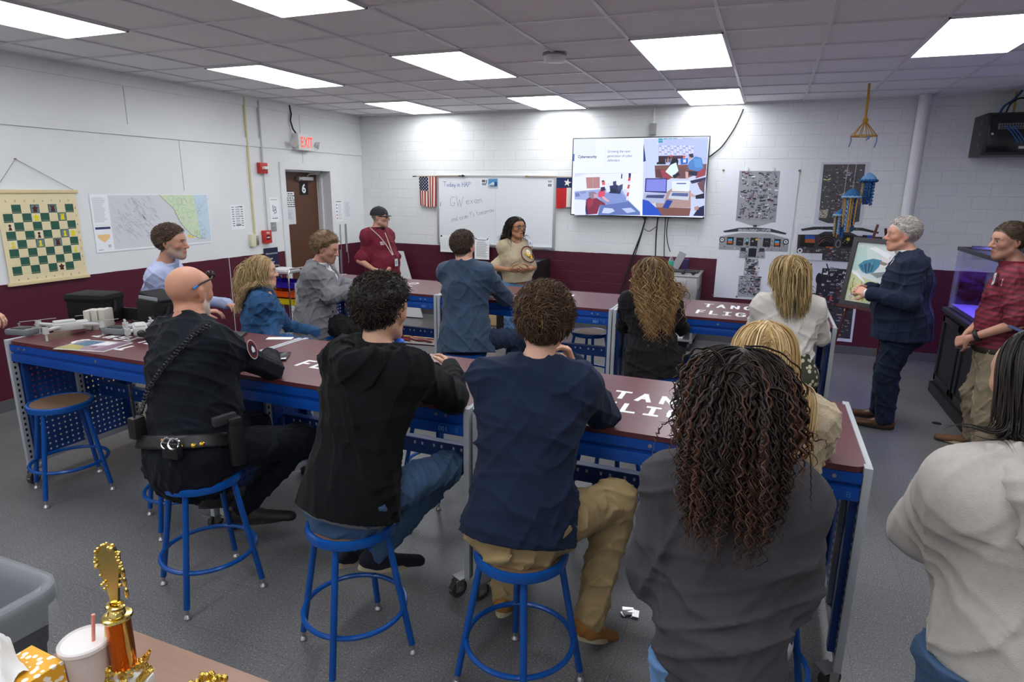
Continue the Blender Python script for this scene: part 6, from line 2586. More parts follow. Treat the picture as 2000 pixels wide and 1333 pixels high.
class Person:
    """joints in metres; builds skin body, clothes, shoes as parts of one thing"""
    def __init__(s, label, hip, sh, right, head, look, up=(0, 0, 1), sw=.175, hw=.095, g=1.0, belly=0.0, depth=.70, size=1.0, female=False, **hk):
        s.hip, s.sh = np.array(hip, float), np.array(sh, float)
        s.right = nrm(right)
        s.right_h = s.right
        s.up = nrm(s.sh - s.hip)
        s.fwd = nrm(np.cross(s.up, s.right))
        s.g, s.belly, s.depth, s.sw, s.hw = g, belly, depth, sw, hw
        s.sL, s.sR = s.sh - s.right * sw, s.sh + s.right * sw
        s.hL, s.hR = s.hip - s.right * hw, s.hip + s.right * hw
        s.hd = Head(head, look, up, size, female, **hk)
        s.t = thing('person', label, 'person', (s.hip[0], s.hip[1], 0))
        s.arm, s.leg, s.hands, s.shoe = {}, {}, [], {}

    def arms(s, eL, wL, eR, wR):
        s.arm = {'L': (s.sL, np.array(eL, float), np.array(wL, float)), 'R': (s.sR, np.array(eR, float), np.array(wR, float))}
        return s

    def legs(s, kL, aL, kR, aR, hL=None, hR=None):
        s.leg = {'L': (s.hL if hL is None else np.array(hL, float), np.array(kL, float), np.array(aL, float)), 'R': (s.hR if hR is None else np.array(hR, float), np.array(kR, float), np.array(aR, float))}
        return s

    def torso(s, o=0.0, top=True, k=.05):
        g, n, dq = s.g, s.fwd, s.depth
        ln = np.linalg.norm(s.sh - s.hip)
        w = s.hip + s.up * ln * .38
        c = s.hip + s.up * ln * .72
        P = [cone(s.hip - s.up * .01, w, .165 * g * (s.hw / .095) ** .5 + o, .145 * g + o, n, dq + .08, k),
             cone(w, c, .145 * g + o, .168 * g + o, n, dq + .02, k),
             cone(c, s.sh - s.up * .035, .165 * g + o, .125 * g + o, n, dq, k),
             cone(s.sh - s.right * s.sw * .8 - s.up * .02, s.sh + s.right * s.sw * .8 - s.up * .02, .056 * (g ** .5) + o, None, None, 1, .07)]
        if s.belly:
            P.append(ellp(s.hip + s.up * ln * .32 + n * (.06 + s.belly * .5), np.stack([s.right, n, s.up]), np.array([.155 * g + o, .10 + s.belly + o, .17 + o]), .06))
        if s.hd.female:
            for sg in (-1, 1):
                P.append(ellp(s.hip + s.up * ln * .70 + n * .085 * g + s.right * sg * .075 * g, np.eye(3), np.array([.075 * g + o, .075 * g + o, .075 * g + o]), .05))
        return P

    def neck(s, o=0.0):
        b = s.hd.w(0, -.022, -.055)
        e = s.sh + s.up * .02 - s.fwd * .012
        return [cone(b, e, .052 * s.hd.s + o, .060 * s.hd.s + o, None, 1, .03), cone(e, s.sh + s.right * .10, .045 + o, .045 + o, None, 1, .04), cone(e, s.sh - s.right * .10, .045 + o, .045 + o, None, 1, .04)]

    def sleeve(s, side, o=0.0, frac=1.0, r=(.058, .047, .036), both=True):
        a, e, w = s.arm[side]
        k = s.g ** .5
        P = [cone(a - s.up * .012 + (s.sh - a) * .06, e if frac >= .5 else a + (e - a) * frac * 2, r[0] * k + o, (r[1] if frac >= .5 else r[0] + (r[1] - r[0]) * frac) * k + o, None, 1, .075)]
        if frac > .5:
            f = (frac - .5) * 2
            P.append(cone(e, e + (w - e) * f, r[1] * k + o, (r[1] + (r[2] - r[1]) * f) * k + o, None, 1, .025))
        return P

    def thigh(s, side, o=0.0, r=(.088, .064, .052, .040)):
        h, kn, a = s.leg[side]
        k = s.g ** .5
        m_ = kn + (a - kn) * .32
        return [cone(h, kn, r[0] * k + o, r[1] * k + o, None, 1, .05), cone(kn, m_, r[1] * k + o, r[2] * k + .004 + o, None, 1, .03), cone(m_, a, r[2] * k + .004 + o, r[3] * k + o, None, 1, .03)]

    def hand(s, arm, d, n, **k):
        w = s.arm[arm][2]
        s.hands += hand_prims(w, d, n, **k)
        return s

    def body(s, skin, brow, h=.006, ears=True, **kw):
        P = s.hd.prims(ears) + s.neck() + s.torso(-.022)
        for sd in s.arm:
            P += s.sleeve(sd, -.008, r=(.052, .044, .030))
        for sd in s.leg:
            P += s.thigh(sd, -.014)
        P += s.hands
        s.sol = P
        V, F = surface(P, h)
        c = face_colors(s.hd, V, skin, brow, **kw)
        s.b = mesh_obj('body', V, F, [SKIN], parent=s.t, sharp=0, vcol=c)
        return s

    def cloth(s, name, P, m_, h=.008, **k):
        V, F = surface(P, h, **k)
        return mesh_obj(name, V, F, [m_] if not isinstance(m_, list) else m_, parent=s.t, sharp=0)

    def shirt(s, m_, o=.012, hem=-.12, frac=1.0, name='shirt', r=(.064, .052, .042), h=.0065, amp=.005, wl=.10, seed=1, neckcut=.045, extra=(), k=.05, hemn=None, wide=0.0, cuts=()):
        P = s.torso(o, k=k)
        n = s.fwd
        if hem < -.02:
            P.append(cone(s.hip + s.up * .04, s.hip + s.up * hem, .165 * s.g + o + wide * .5, .168 * s.g + o + wide, n, s.depth + .12, k))
        for sd in s.arm:
            P += s.sleeve(sd, o * .6, frac, r)
        e = s.sh + s.up * .02 - s.fwd * .012
        P += [cone(e, s.sh + s.right * s.sw * .85 - s.up * .012, .050 + o * .5, .050 + o * .5, None, 1, .07), cone(e, s.sh - s.right * s.sw * .85 - s.up * .012, .050 + o * .5, .050 + o * .5, None, 1, .07)]
        P += list(extra)
        cu = [(s.hip + s.up * hem, -(s.up if hemn is None else nrm(hemn)))] + list(cuts)
        if frac < 1:
            pass
        if neckcut is not None:
            nd = nrm(s.up * 1.0 + s.fwd * .35)
            P.append(('e', s.sh + s.up * (.055 + neckcut) + s.fwd * .03, np.stack([s.right, s.fwd, s.up]), np.array([.072, .085, .06 + neckcut * .3]), None, None, 1.0, .012, True))
        s.top = P
        return s.cloth(name, P, m_, h, cuts=cu, folds=folds_fn(seed, amp, wl, deflate=.009))

    def trousers(s, m_, o=.006, h=.007, amp=.005, wl=.10, seed=2, name='trousers', r=(.094, .070, .060, .052), top=None, waist=.16):
        P = []
        n = s.fwd
        seated = any(s.leg[sd][1][2] > s.hip[2] - .2 for sd in s.leg)
        w_ = waist if top is None else (.05 if seated else max(top, .0))
        P.append(cone(s.hip - s.up * .03, s.hip + s.up * w_, .160 * s.g * (s.hw / .095) ** .5 + o, .146 * s.g + o, n, s.depth + .08, .05))
        for sd in s.leg:
            hh, kn, a = s.leg[sd]
            P += s.thigh(sd, o, r)
            P.append(ellp(hh - np.array([0, 0, .0]) - s.fwd * .03, np.eye(3), np.array([.088, .09, .085]) * s.g ** .5, .05))
        cu = [] if top is None or seated else [(s.hip + s.up * top, s.up)]
        return s.cloth(name, P, m_, h, cuts=cu, folds=folds_fn(seed, amp, wl, deflate=.004))

    def shoes(s, m_, sole=None, dirs=None, h=.006, L=.25, name='shoe', hi=.0, pitch=0.0):
        sole = sole or mat('dark_sole', (.02, .02, .02), .6)
        for i, sd in enumerate(('L', 'R')):
            if sd not in s.leg:
                continue
            a = s.leg[sd][2]
            d = np.array((dirs or {}).get(sd, s.fwd), float)
            d = nrm(d)
            rt = nrm(np.cross(d, (0, 0, 1)))
            u = np.cross(rt, d)
            heel = a - d * .045 - u * .055
            toe = a + d * (L - .075) - u * .062
            P = [cone(heel + u * .018, a + d * .05 - u * .045, .038, .040, None, 1, .03), cone(a + d * .04 - u * .048, toe, .043, .036, u, .72, .03),
                 cone(a - u * .05, a + u * (.0 + hi), .040, .042, None, 1, .03)]
            V, F = surface(P, h, cuts=[(heel - u * .022, -u)])
            o = mesh_obj(name, V, F, [m_], parent=s.t, sharp=0)
            b = MB()
            pts = []
            for k in range(28):
                an = 2 * math.pi * k / 28
                f = .5 + .5 * math.cos(an)
                wd = (.038 + .010 * math.sin(math.pi * min(1, f * 1.15))) * math.sin(an)
                cpt = heel - d * .036 + d * (L - .005) * f
                pts.append((f, wd))
            O_ = heel - d * .036 - u * .026
            b.prism([(f * (L - .005), -wd) for f, wd in pts], O_, d, -rt, .022)
            b.build('sole', sole, o)
        return s


CLOTHS = {}


def cloth_mat(name, color, rough=.85, noise=.08, nscale=35, bump=.25, bscale=420, sheen=.03):
    return mat(name, color, rough, noise=noise, nscale=nscale, bump=bump, bscale=bscale, sheen=sheen, spec=.25)
# ------------------------------------------------------------------ the people
def V3(*a):
    return np.array(a, float)


def rt_of(f):
    return nrm(np.cross(np.array([f[0], f[1], 0.0]), (0, 0, 1)))


def onto(prims, px, py, off=0.0, it=70):
    """first point of a blended surface seen at a pixel of the photograph, and its normal"""
    d = nrm(CR * (px - 1000) / FPX - CU * (py - 666.5) / FPX + CF)
    bx = [prim_box(p) for p in prims if not p[8]]
    c = np.mean([(b[0] + b[1]) / 2 for b in bx], 0)
    t = max(.1, (c - CAM) @ d - 1.0)
    best = (9, t)
    for _ in range(it):
        q = (CAM + d * t)[None]
        s = float(sdf(prims, q)[0])
        best = min(best, (abs(s - off), t))
        if abs(s - off) < .0008:
            break
        t += min(.05, max(-.02, (s - off) * .8))
    q = CAM + d * best[1]
    if best[0] > .004:
        q = q - sdf_grad(prims, q[None])[0] * (float(sdf(prims, q[None])[0]) - off)
    return q, sdf_grad(prims, q[None])[0]


def band(p, P, a, b, up, m_, name, h=.006):
    """belt, cuff or collar: slice of a volume between two planes"""
    V, F = surface(P, h, cuts=[(a, -up), (b, up)])
    return mesh_obj(name, V, F, [m_], parent=p.t, sharp=0)


def collar(p, m_, o=.006, lo=.0, hi=.05, name='collar'):
    n = p.neck(o)[:1]
    ax = nrm(p.hd.w(0, -.022, -.055) - p.sh + p.fwd * .02)
    b = p.sh + p.up * .01
    return band(p, [cone(b, p.hd.w(0, -.02, -.05), (.076 + o) * p.hd.s, (.062 + o) * p.hd.s, None, 1, .02)], b + ax * (lo + .022), b + ax * (hi + .036), nrm(ax - p.fwd * .35), m_, name, .005)


def glasses(p, m_, oz=.012, oy=.0, lens=None, name='glasses', tilt=0.0, w=.031):
    hd = p.hd
    b = MB()
    for sx in (-1, 1):
        b.ring(hd.w(sx * w, .100 + oy, oz), .021 * hd.s, .0022, n=20, m=6, axis=hd.F)
        b.tube([hd.w(sx * (w + .021), .098 + oy, oz + .006), hd.w(sx * .078, .06 + oy * .6, oz + .008 + tilt * .3), hd.w(sx * .083, -.01 + oy * .3, oz + tilt)], .0022, n=6)
    b.tube([hd.w(-.012, .103 + oy, oz + .004), hd.w(.012, .103 + oy, oz + .004)], .0022, n=6)
    o = b.build(name, m_, p.t)
    if lens:
        for sx in (-1, 1):
            b = MB()
            b.lathe([(.0195, -.001), (.0195, .001)], hd.w(sx * w, .100 + oy, oz), n=20, axis=hd.F)
            b.build('lens', lens, o)


def hood_prims(p, k):
    s_ = p.sh + p.up * .025

    def w(x, y, z):
        return s_ + (p.right * x + p.fwd * y + p.up * z) * k
    P = []
    for sx in (-1, 1):
        c_ = [w(sx * .045, .115, -.05), w(sx * .095, .060, .015), w(sx * .112, -.02, .030), w(sx * .085, -.105, .0), w(0, -.150, -.045)]
        for (a, b), (r0, r1) in zip(zip(c_, c_[1:]), ((.020, .028), (.028, .036), (.036, .042), (.042, .046))):
            P.append(cone(a, b, r0 * k, r1 * k, None, 1, .035))
    P.append(ellp(w(0, -.130, -.075), np.stack([p.right, p.fwd, p.up]), V3(.120, .040, .085) * k, .05))
    return P


DENIM = cloth_mat('denim', srgb('#3d5675'), noise=.28, nscale=9, bump=.3)
DENIML = cloth_mat('light_denim', srgb('#5f83ad'), noise=.25, nscale=9, bump=.3)
KHAKI = cloth_mat('khaki_twill', srgb('#a08a63'), noise=.10, nscale=12)
KHAKIG = cloth_mat('stone_twill', srgb('#94866f'), noise=.10, nscale=12)
NAVYU = cloth_mat('navy_uniform', srgb('#0a0f19'), rough=.85, noise=.12, nscale=10)
BLACKF = cloth_mat('black_fleece', srgb('#0d0e11'), rough=1.0, noise=.15, nscale=30, )
NAVYS = cloth_mat('navy_sweat', srgb('#18233a'), rough=.95, noise=.10, nscale=40, )
CHARC = cloth_mat('charcoal_sweat', srgb('#403e42'), rough=.95, noise=.16, nscale=60, )
OATM = cloth_mat('oatmeal_sweat', srgb('#b0aba4'), rough=.95, noise=.12, nscale=70, )
MAROONP = cloth_mat('maroon_pique', srgb('#6e1f30'), rough=.75, noise=.10, nscale=20)
BLUESH = cloth_mat('pale_blue_cotton', srgb('#a9b2d2'), rough=.7, noise=.06, nscale=20)
WHITESH = cloth_mat('white_cotton', (.72, .73, .75), rough=.7, noise=.03)
GREYW = cloth_mat('grey_wool', srgb('#77777b'), rough=.85, noise=.10, nscale=90)
NAVYW = cloth_mat('navy_wool', srgb('#182238'), rough=.8, noise=.10, nscale=60)
BLACKW = cloth_mat('black_wool', srgb('#141316'), rough=.85, noise=.1, nscale=50)
IVORY = cloth_mat('ivory_crepe', srgb('#cfcac2'), rough=.8, noise=.04, nscale=30)
TEE = cloth_mat('sand_jersey', srgb('#b6a88c'), rough=.85, noise=.06, nscale=30)
DJACK = cloth_mat('denim_jacket', srgb('#264a70'), noise=.22, nscale=10, bump=.35)
BROWNL = mat('brown_leather', srgb('#5e3a22'), .35, noise=.15, nscale=30)
TANL = mat('tan_suede', srgb('#9a6a2c'), .75, noise=.15, nscale=40)
BLACKL = mat('black_leather', (.012, .012, .013), .4)
BOOT = mat('black_boot', (.016, .015, .015), .6, noise=.2, nscale=40)
OFFW = mat('offwhite_sole', srgb('#b9ad90'), .6)
SKA, SKB, SKC, SKD = '#cb9d86', '#bb8a74', '#c0947a', '#a87858'


def plaid_mat():
    m_, nt, b = new_mat('blue_plaid_wool')
    tc = nt.nodes.new('ShaderNodeTexCoord')
    br = nt.nodes.new('ShaderNodeTexBrick')
    br.offset = 0
    br.inputs['Scale'].default_value = 1
    br.inputs['Brick Width'].default_value = .055
    br.inputs['Row Height'].default_value = .065
    br.inputs['Mortar Size'].default_value = .0018
    br.inputs['Mortar Smooth'].default_value = .6
    br.inputs['Color1'].default_value = (*srgb('#243a55'), 1)
    br.inputs['Color2'].default_value = (*srgb('#223752'), 1)
    br.inputs['Mortar'].default_value = (*srgb('#2d4663'), 1)
    mp = nt.nodes.new('ShaderNodeMapping')
    mp.inputs['Rotation'].default_value = (math.radians(90), 0, math.radians(8))
    link(nt, tc.outputs['Object'], mp.inputs[0])
    link(nt, mp.outputs[0], br.inputs['Vector'])
    no = nt.nodes.new('ShaderNodeTexNoise')
    no.inputs['Scale'].default_value = 300
    link(nt, tc.outputs['Object'], no.inputs['Vector'])
    mx = nt.nodes.new('ShaderNodeMix')
    mx.data_type = 'RGBA'
    mx.blend_type = 'MULTIPLY'
    mx.inputs['Factor'].default_value = .35
    link(nt, br.outputs['Color'], mx.inputs['A'])
    link(nt, no.outputs['Fac'], mx.inputs['B'])
    link(nt, mx.outputs['Result'], b.inputs['Base Color'])
    b.inputs['Roughness'].default_value = .85
    b.inputs['Sheen Weight'].default_value = .1
    return m_


def striped_polo():
    m_, nt, b = new_mat('striped_maroon_pique')
    geo = nt.nodes.new('ShaderNodeTexCoord')
    wv = nt.nodes.new('ShaderNodeTexWave')
    wv.bands_direction = 'Z'
    wv.inputs['Scale'].default_value = 9
    wv.inputs['Distortion'].default_value = .4
    link(nt, geo.outputs['Object'], wv.inputs['Vector'])
    r = nt.nodes.new('ShaderNodeValToRGB')
    r.color_ramp.elements[0].position, r.color_ramp.elements[0].color = .35, (*srgb('#5a1a2a'), 1)
    r.color_ramp.elements[1].position, r.color_ramp.elements[1].color = .5, (*srgb('#7d2234'), 1)
    link(nt, wv.outputs['Fac'], r.inputs[0])
    link(nt, r.outputs[0], b.inputs['Base Color'])
    b.inputs['Roughness'].default_value = .75
    return m_


def floral():
    m_, nt, b = new_mat('olive_floral')
    tc = nt.nodes.new('ShaderNodeTexCoord')
    v = nt.nodes.new('ShaderNodeTexVoronoi')
    v.inputs['Scale'].default_value = 26
    link(nt, tc.outputs['Object'], v.inputs['Vector'])
    r = nt.nodes.new('ShaderNodeValToRGB')
    r.color_ramp.interpolation = 'CONSTANT'
    r.color_ramp.elements[0].color = (*srgb('#c9c3a8'), 1)
    r.color_ramp.elements[1].position, r.color_ramp.elements[1].color = .38, (*srgb('#3a3c2c'), 1)
    link(nt, v.outputs['Distance'], r.inputs[0])
    link(nt, r.outputs[0], b.inputs['Base Color'])
    b.inputs['Roughness'].default_value = .8
    return m_


# -- police officer ------------------------------------------------
p = Person('bald police officer in navy uniform with a gun belt, seated at the near table', (3.50, -6.45, .715), (3.42, -6.31, 1.215), rt_of((.12, 1)), (3.365, -6.245, 1.405), (-.06, 1, -.02), g=1.30, sw=.205, hw=.11, depth=.76, belly=.03, size=1.06)
p.arms((3.08, -6.05, 1.0), (3.32, -5.86, 1.0), (3.62, -6.03, 1.0), (3.43, -5.83, 1.005))
p.legs((3.44, -5.99, .65), (3.27, -6.14, .30), (3.77, -6.02, .64), (3.52, -6.19, .29))
p.hand('R', (-.85, .5, -.02), (.1, .1, 1), curl=.45, side=-1)
p.hand('L', (.8, .45, -.02), (.1, .1, 1), curl=.5, side=1)
p.body('#c28c72', '#7d6a5a', beard=('#cfc8c0', .75, True), blush=.75)
p.shirt(NAVYU, o=.014, hem=.03, frac=1.0, seed=11, amp=.005, wl=.13, name='shirt')
p.trousers(NAVYU, seed=12)
p.shoes(BOOT, dirs={'L': (.5, .85, -.12), 'R': (.8, .6, -.10)}, L=.30, hi=.07, name='boot')
ln_ = p.up
belt = band(p, p.torso(.026), p.hip + ln_ * .015, p.hip + ln_ * .075, ln_, BLACKL, 'duty_belt', .007)
for (px, py, rr) in ((318, 862, .012), (330, 866, .012), (340, 870, .012), (352, 872, .012), (395, 868, .012), (378, 871, .012)):
    q, n = onto(p.torso(.026), px, py, .002)
    b = MB()
    b.lathe([(.011, 0), (.011, .004), (.006, .007)], q, n=12, axis=n)
    b.build('brass_snap', mat('brass', srgb('#b08d3c'), .25, 1.0), belt)
q, n = onto(p.torso(.026), 336, 880, .012)
b = MB()
b.box(q, (.085, .035, .075), rz=.1, bev=.012)
b.build('handcuff_case', BLACKL, belt)
q, n = onto(p.torso(.026), 333, 868, .03)
b = MB()
b.ring(q + V3(-.02, 0, 0), .022, .006, axis=n)
b.ring(q + V3(.02, 0, .004), .022, .006, axis=n)
b.build('handcuffs', CHROME, belt)
q, n = onto(p.torso(.026), 458, 845, .02)
b = MB()
b.box(q + V3(.015, -.01, -.05), (.055, .065, .20), rz=-.5, bev=.015)
b.box(q + V3(.015, -.01, .055), (.05, .06, .05), rz=-.5, bev=.012)
h_ = b.build('holster', BLACKL, belt)
b = MB()
b.box(q + V3(-.01, -.04, .075), (.032, .11, .045), rz=-.2, bev=.01)
b.build('pistol_grip', mat('gun_polymer', (.03, .03, .032), .5), h_)
q, n = onto(p.torso(.026), 268, 835, .02)
b = MB()
b.box(q, (.05, .06, .10), bev=.012)
b.tube([tuple(q + V3(-.01, 0, .05)), tuple(q + V3(-.03, .01, .19))], .006, n=8)
b.build('radio', BLK, belt)
pts = []
ctl = [onto(p.top, x, y, .012)[0] for x, y in ((410, 634), (372, 660), (340, 695), (310, 730), (288, 765), (270, 805), (262, 838))]
for i in range(len(ctl) - 1):
    for s_ in range(34):
        f_ = s_ / 34
        pts.append(ctl[i] * (1 - f_) + ctl[i + 1] * f_)
pts = np.array(pts)
T_ = np.gradient(pts, axis=0)
T_ /= np.linalg.norm(T_, axis=1, keepdims=True)
A_ = np.cross(T_, V3(.3, -.9, .2))
A_ /= np.linalg.norm(A_, axis=1, keepdims=True)
B_ = np.cross(T_, A_)
w_ = np.arange(len(pts)) * 1.15
b = MB()
b.tube([tuple(v) for v in pts + A_ * (np.cos(w_) * .0085)[:, None] + B_ * (np.sin(w_) * .0085)[:, None]], .0042, n=6)
b.build('coiled_radio_cord', BLK, p.t)
q, n = onto(p.top, 493, 683, .003)
U_ = nrm(np.cross((0, 0, 1), n))
c = Canvas(q, U_, np.cross(n, U_))
for rr, cc in ((.042, '#b9b3b0'), (.038, '#5c1c26'), (.026, '#1c2030')):
    c.disc(0, 0, rr, cc, 20, ry=rr * 1.15)
    c.up(3)
c.shape([(-.012, -.014), (.012, -.014), (.014, .004), (0, .018), (-.014, .004)], '#cfcac6')
c.build('shoulder_patch', FABRIC, p.t, smooth=False)
hd = p.hd
b = MB()
for sx in (-1, 1):
    b.tube([hd.w(sx * .055, .088, .072), hd.w(sx * .084, .045, .066), hd.w(sx * .087, -.02, .052), hd.w(sx * .083, -.055, .035)], [.005, .0045, .004, .005], n=8)
sg_ = b.build('sunglasses', BLK, p.t)
for sx in (-1, 1):
    b = MB()
    b.ell(hd.w(sx * .036, .094, .078), (.030, .010, .020), R=Matrix(np.stack([hd.R, hd.F, hd.U]).T.tolist()))
    b.build('lens', mat('dark_lens', (.01, .01, .012), .05), sg_)
b = MB()
b.tube([hd.w(.084, -.035, .045), hd.w(.083, -.058, .034)], .006, n=8)
b.build('temple_tip', mat('blue_tip', srgb('#3a6fb0'), .4), sg_)
collar(p, NAVYU, .008, .0, .045)

# -- young man in a black hoodie -----------------------------------
p = Person('young man with short dark curls in a black hoodie, seated at the near table', (4.45, -6.53, .705), (4.49, -6.37, 1.225), rt_of((.12, 1)), (4.49, -6.31, 1.42), (.35, .93, -.10), g=1.08, sw=.19, hw=.10, depth=.74)
p.arms((4.24, -6.05, .99), (4.40, -5.74, 1.0), (4.67, -6.06, 1.01), (4.50, -5.74, 1.03))
p.legs((4.30, -6.05, .66), (4.28, -6.34, .33), (4.64, -6.06, .66), (4.43, -6.32, .33))
p.hand('R', (-.6, .75, .25), (.7, .4, .5), curl=.35, side=-1, spread=.7)
p.hand('L', (.6, .8, .0), (-.2, .2, 1), curl=.5, side=1)
p.body(SKC, '#1a1410', scalp_c='#1a1613', hl=-.004)
sh_ = p.sh + p.up * .02
HOOD = hood_prims(p, 1.0)
p.shirt(BLACKF, o=.030, hem=-.055, seed=21, amp=.006, wl=.15, name='hoodie', r=(.070, .062, .048), wide=.016, neckcut=.03)
p.cloth('hood', HOOD, BLACKF, .007, folds=folds_fn(22, .006, .10))
p.trousers(DENIM, top=-.02, seed=23, amp=.006)
band(p, p.torso(.016) + [cone(p.hip - p.up * .08, p.hip, .185, .185, p.fwd, .82, .02)], p.hip - p.up * .075, p.hip - p.up * .035, p.up, mat('grey_tee', srgb('#6d6d70'), .9), 'undershirt')
p.shoes(mat('navy_canvas', srgb('#151a26'), .8), OFFW, dirs={'L': (-.15, .97, -.35), 'R': (.55, .8, -.25)}, L=.285)
hair_obj(p.t, [cap_set(p.hd, .026, '#1b1613', 3, grain=.003, top=1.5, back=.9), short_hair(p.hd, 1300, .055, ['#211a16', '#15110f', '#2c231d', '#3a2e26'], 4, comb=(.2, .35, .2), lift=.9, curl=.010, r0=.0036, off=.012, up=.012)])
c = None
b = MB()
q = p.hd.w(.035, .07, -.135)
b.ell(q, (.028, .02, .032))
tag_ = b.build('blue_lanyard_clip', mat('bright_blue', srgb('#1c57b8'), .4), p.t)

# -- young man in a navy sweatshirt ---------------------------------
p = Person('young man with short brown hair in navy sweatshirt and khakis, chin on his hand', (5.15, -6.44, .705), (5.14, -6.29, 1.215), rt_of((-.22, 1)), (5.155, -6.235, 1.415), (-.30, .95, -.08), g=1.08, sw=.19, hw=.105, depth=.74)
p.arms((4.93, -5.98, .99), (5.10, -5.78, 1.0), (5.335, -6.00, 1.01), (5.235, -6.08, 1.215))
p.legs((4.99, -5.99, .66), (5.00, -6.20, .20), (5.43, -6.05, .66), (5.37, -6.18, .16), hR=(5.25, -6.42, .705))
p.hand('R', (-.35, -.15, .92), (.75, .55, .1), curl=.75, side=-1, spread=.3)
p.hand('L', (.8, .3, .0), (-.1, .2, 1), curl=.5, side=1)
p.body(SKA, '#4a3322', scalp_c='#4b3828', blush=.8, hl=-.002)
p.shirt(NAVYS, o=.028, hem=-.055, seed=31, amp=.006, wl=.14, name='sweatshirt', r=(.068, .060, .046), wide=.018, neckcut=.03)
collar(p, NAVYS, .010, .0, .030, 'neckband')
p.trousers(KHAKI, top=-.04, seed=32, amp=.006, r=(.100, .080, .070, .064))
q, n = onto(p.torso(.02), 1052, 1060, .012)
b = MB()
b.lathe([(.009, 0), (.009, .004), (.004, .005)], q, n=12, axis=n)
b.build('pocket_button', mat('horn_button', srgb('#4a3c28'), .4), p.t)
p.shoes(TANL, OFFW, dirs={'L': (-.1, 1, -.25), 'R': (.40, .8, -.52)}, L=.29, hi=.04, name='boot')
hair_obj(p.t, [cap_set(p.hd, .020, '#4a3626', 5, grain=.002, top=1.7, back=.8), short_hair(p.hd, 2600, .050, ['#4a3626', '#3b2a1d', '#5f4731', '#6d5439', '#33251a'], 6, comb=(.25, .2, .0), lift=.42, curl=.003, r0=.0028, off=.020, up=.012)])

# -- curly-haired woman in charcoal -----------------------------------
p = Person('woman with long dark curls in a charcoal sweatshirt, standing at the front', (5.89, -6.96, .80), (5.885, -6.92, 1.215), rt_of((-.08, 1)), (5.875, -6.90, 1.42), (-.05, 1, -.06), g=.80, sw=.150, hw=.085, depth=.74, size=.98, female=True)
p.arms((5.71, -6.90, .93), (5.73, -6.72, .85), (6.045, -6.88, .95), (5.97, -6.68, .90))
p.legs((5.80, -6.93, .44), (5.80, -6.95, .09), (5.98, -6.93, .44), (5.98, -6.95, .09))
p.hand('L', (.7, .7, -.1), (-.3, .1, .9), curl=.6, side=1)
p.hand('R', (-.7, .6, -.1), (.3, .1, .9), curl=.6, side=-1)
p.body(SKC, '#241812', scalp_c='#1d1411')
p.shirt(CHARC, o=.030, hem=-.045, seed=41, amp=.006, wl=.17, name='sweatshirt', r=(.070, .072, .054), neckcut=.03, wide=.01)
band(p, [cone(p.hip - p.up * .09, p.hip + p.up * .04, .150, .160, p.fwd, .86, .02)], p.hip - p.up * .085, p.hip - p.up * .03, p.up, CHARC, 'waistband')
p.trousers(DENIML, top=-.05, seed=42, r=(.098, .074, .064, .056))
p.shoes(mat('white_canvas', (.6, .6, .6), .7), OFFW)
COL = p.top + [cone(p.sh, p.hd.c, .06, .06, None, 1, .03)] + p.hd.cranium()
hair_obj(p.t, [cap_set(p.hd, .012, '#1d1512', 7, grain=.002, back=1.1),
               long_hair(p.hd, COL, 1150, drift=-p.fwd * .30, length=.30, colors=['#1b1411', '#241a15', '#2d211a', '#15100e'], seed=8, tips=['#241a15', '#33231b', '#452c21', '#1d1512', '#553628'], helix=.0085, wl=.034, layer=.055, ds=.008, r0=.0034, stiff=.84, sides=.5, lenvar=.25, back=(0, -.7, .3))])
b = MB()
q = np.array(p.arm['L'][2]) + V3(.02, .05, .0)
b.box(q, (.075, .15, .012), rz=-.6, bev=.004)
tag(b.build('smartphone', mat('phone_black', (.02, .02, .022), .15)), 'dark smartphone held by the curly-haired woman', 'phone')

# -- blonde girl beside her -------------------------------------------
p = Person('blonde girl with very long straight hair, seated behind the dark curls', (6.0, -6.22, .70), (5.965, -6.16, 1.16), rt_of((-.05, 1)), (5.93, -6.15, 1.355), (-.06, 1, -.05), g=.98, sw=.165, hw=.095, depth=.72, size=.97, female=True)
p.arms((5.78, -5.98, 1.0), (5.88, -5.82, 1.0), (6.15, -5.98, 1.0), (6.02, -5.82, 1.0))
p.legs((5.90, -5.95, .64), (5.90, -6.12, .28), (6.12, -5.95, .64), (6.10, -6.12, .28))
p.hand('L', (.8, .5, 0), (-.1, 0, 1), curl=.5, side=1)
p.hand('R', (-.8, .5, 0), (.1, 0, 1), curl=.5, side=-1)
p.body(SKA, '#8a6a40', scalp_c='#b3905a')
p.shirt(cloth_mat('cream_knit', srgb('#b7a88e'), noise=.15, nscale=60, bump=.6, bscale=200), o=.018, hem=-.06, seed=51, name='sweater', r=(.066, .055, .042))
p.trousers(DENIM, seed=52)
p.shoes(mat('white_canvas', (.6, .6, .6), .7), OFFW)
COL = p.top + [cone(p.sh, p.hd.c, .058, .058, None, 1, .03)] + p.hd.cranium()
BL = ['#c2a473', '#b09260', '#d2b98a', '#a08354', '#dccaa2']
hair_obj(p.t, [cap_set(p.hd, .006, '#b09260', 9, grain=.001, back=1.1),
               long_hair(p.hd, COL, 1600, drift=-p.fwd * .24 + p.right * .02, length=.60, colors=BL, seed=10, tips=['#a98b5a', '#93744a', '#bd9f6c'], wave=.003, wl=.2, layer=.030, r0=.0030, stiff=.60, sides=.40, lenvar=.12, back=(0, -.7, .2))])

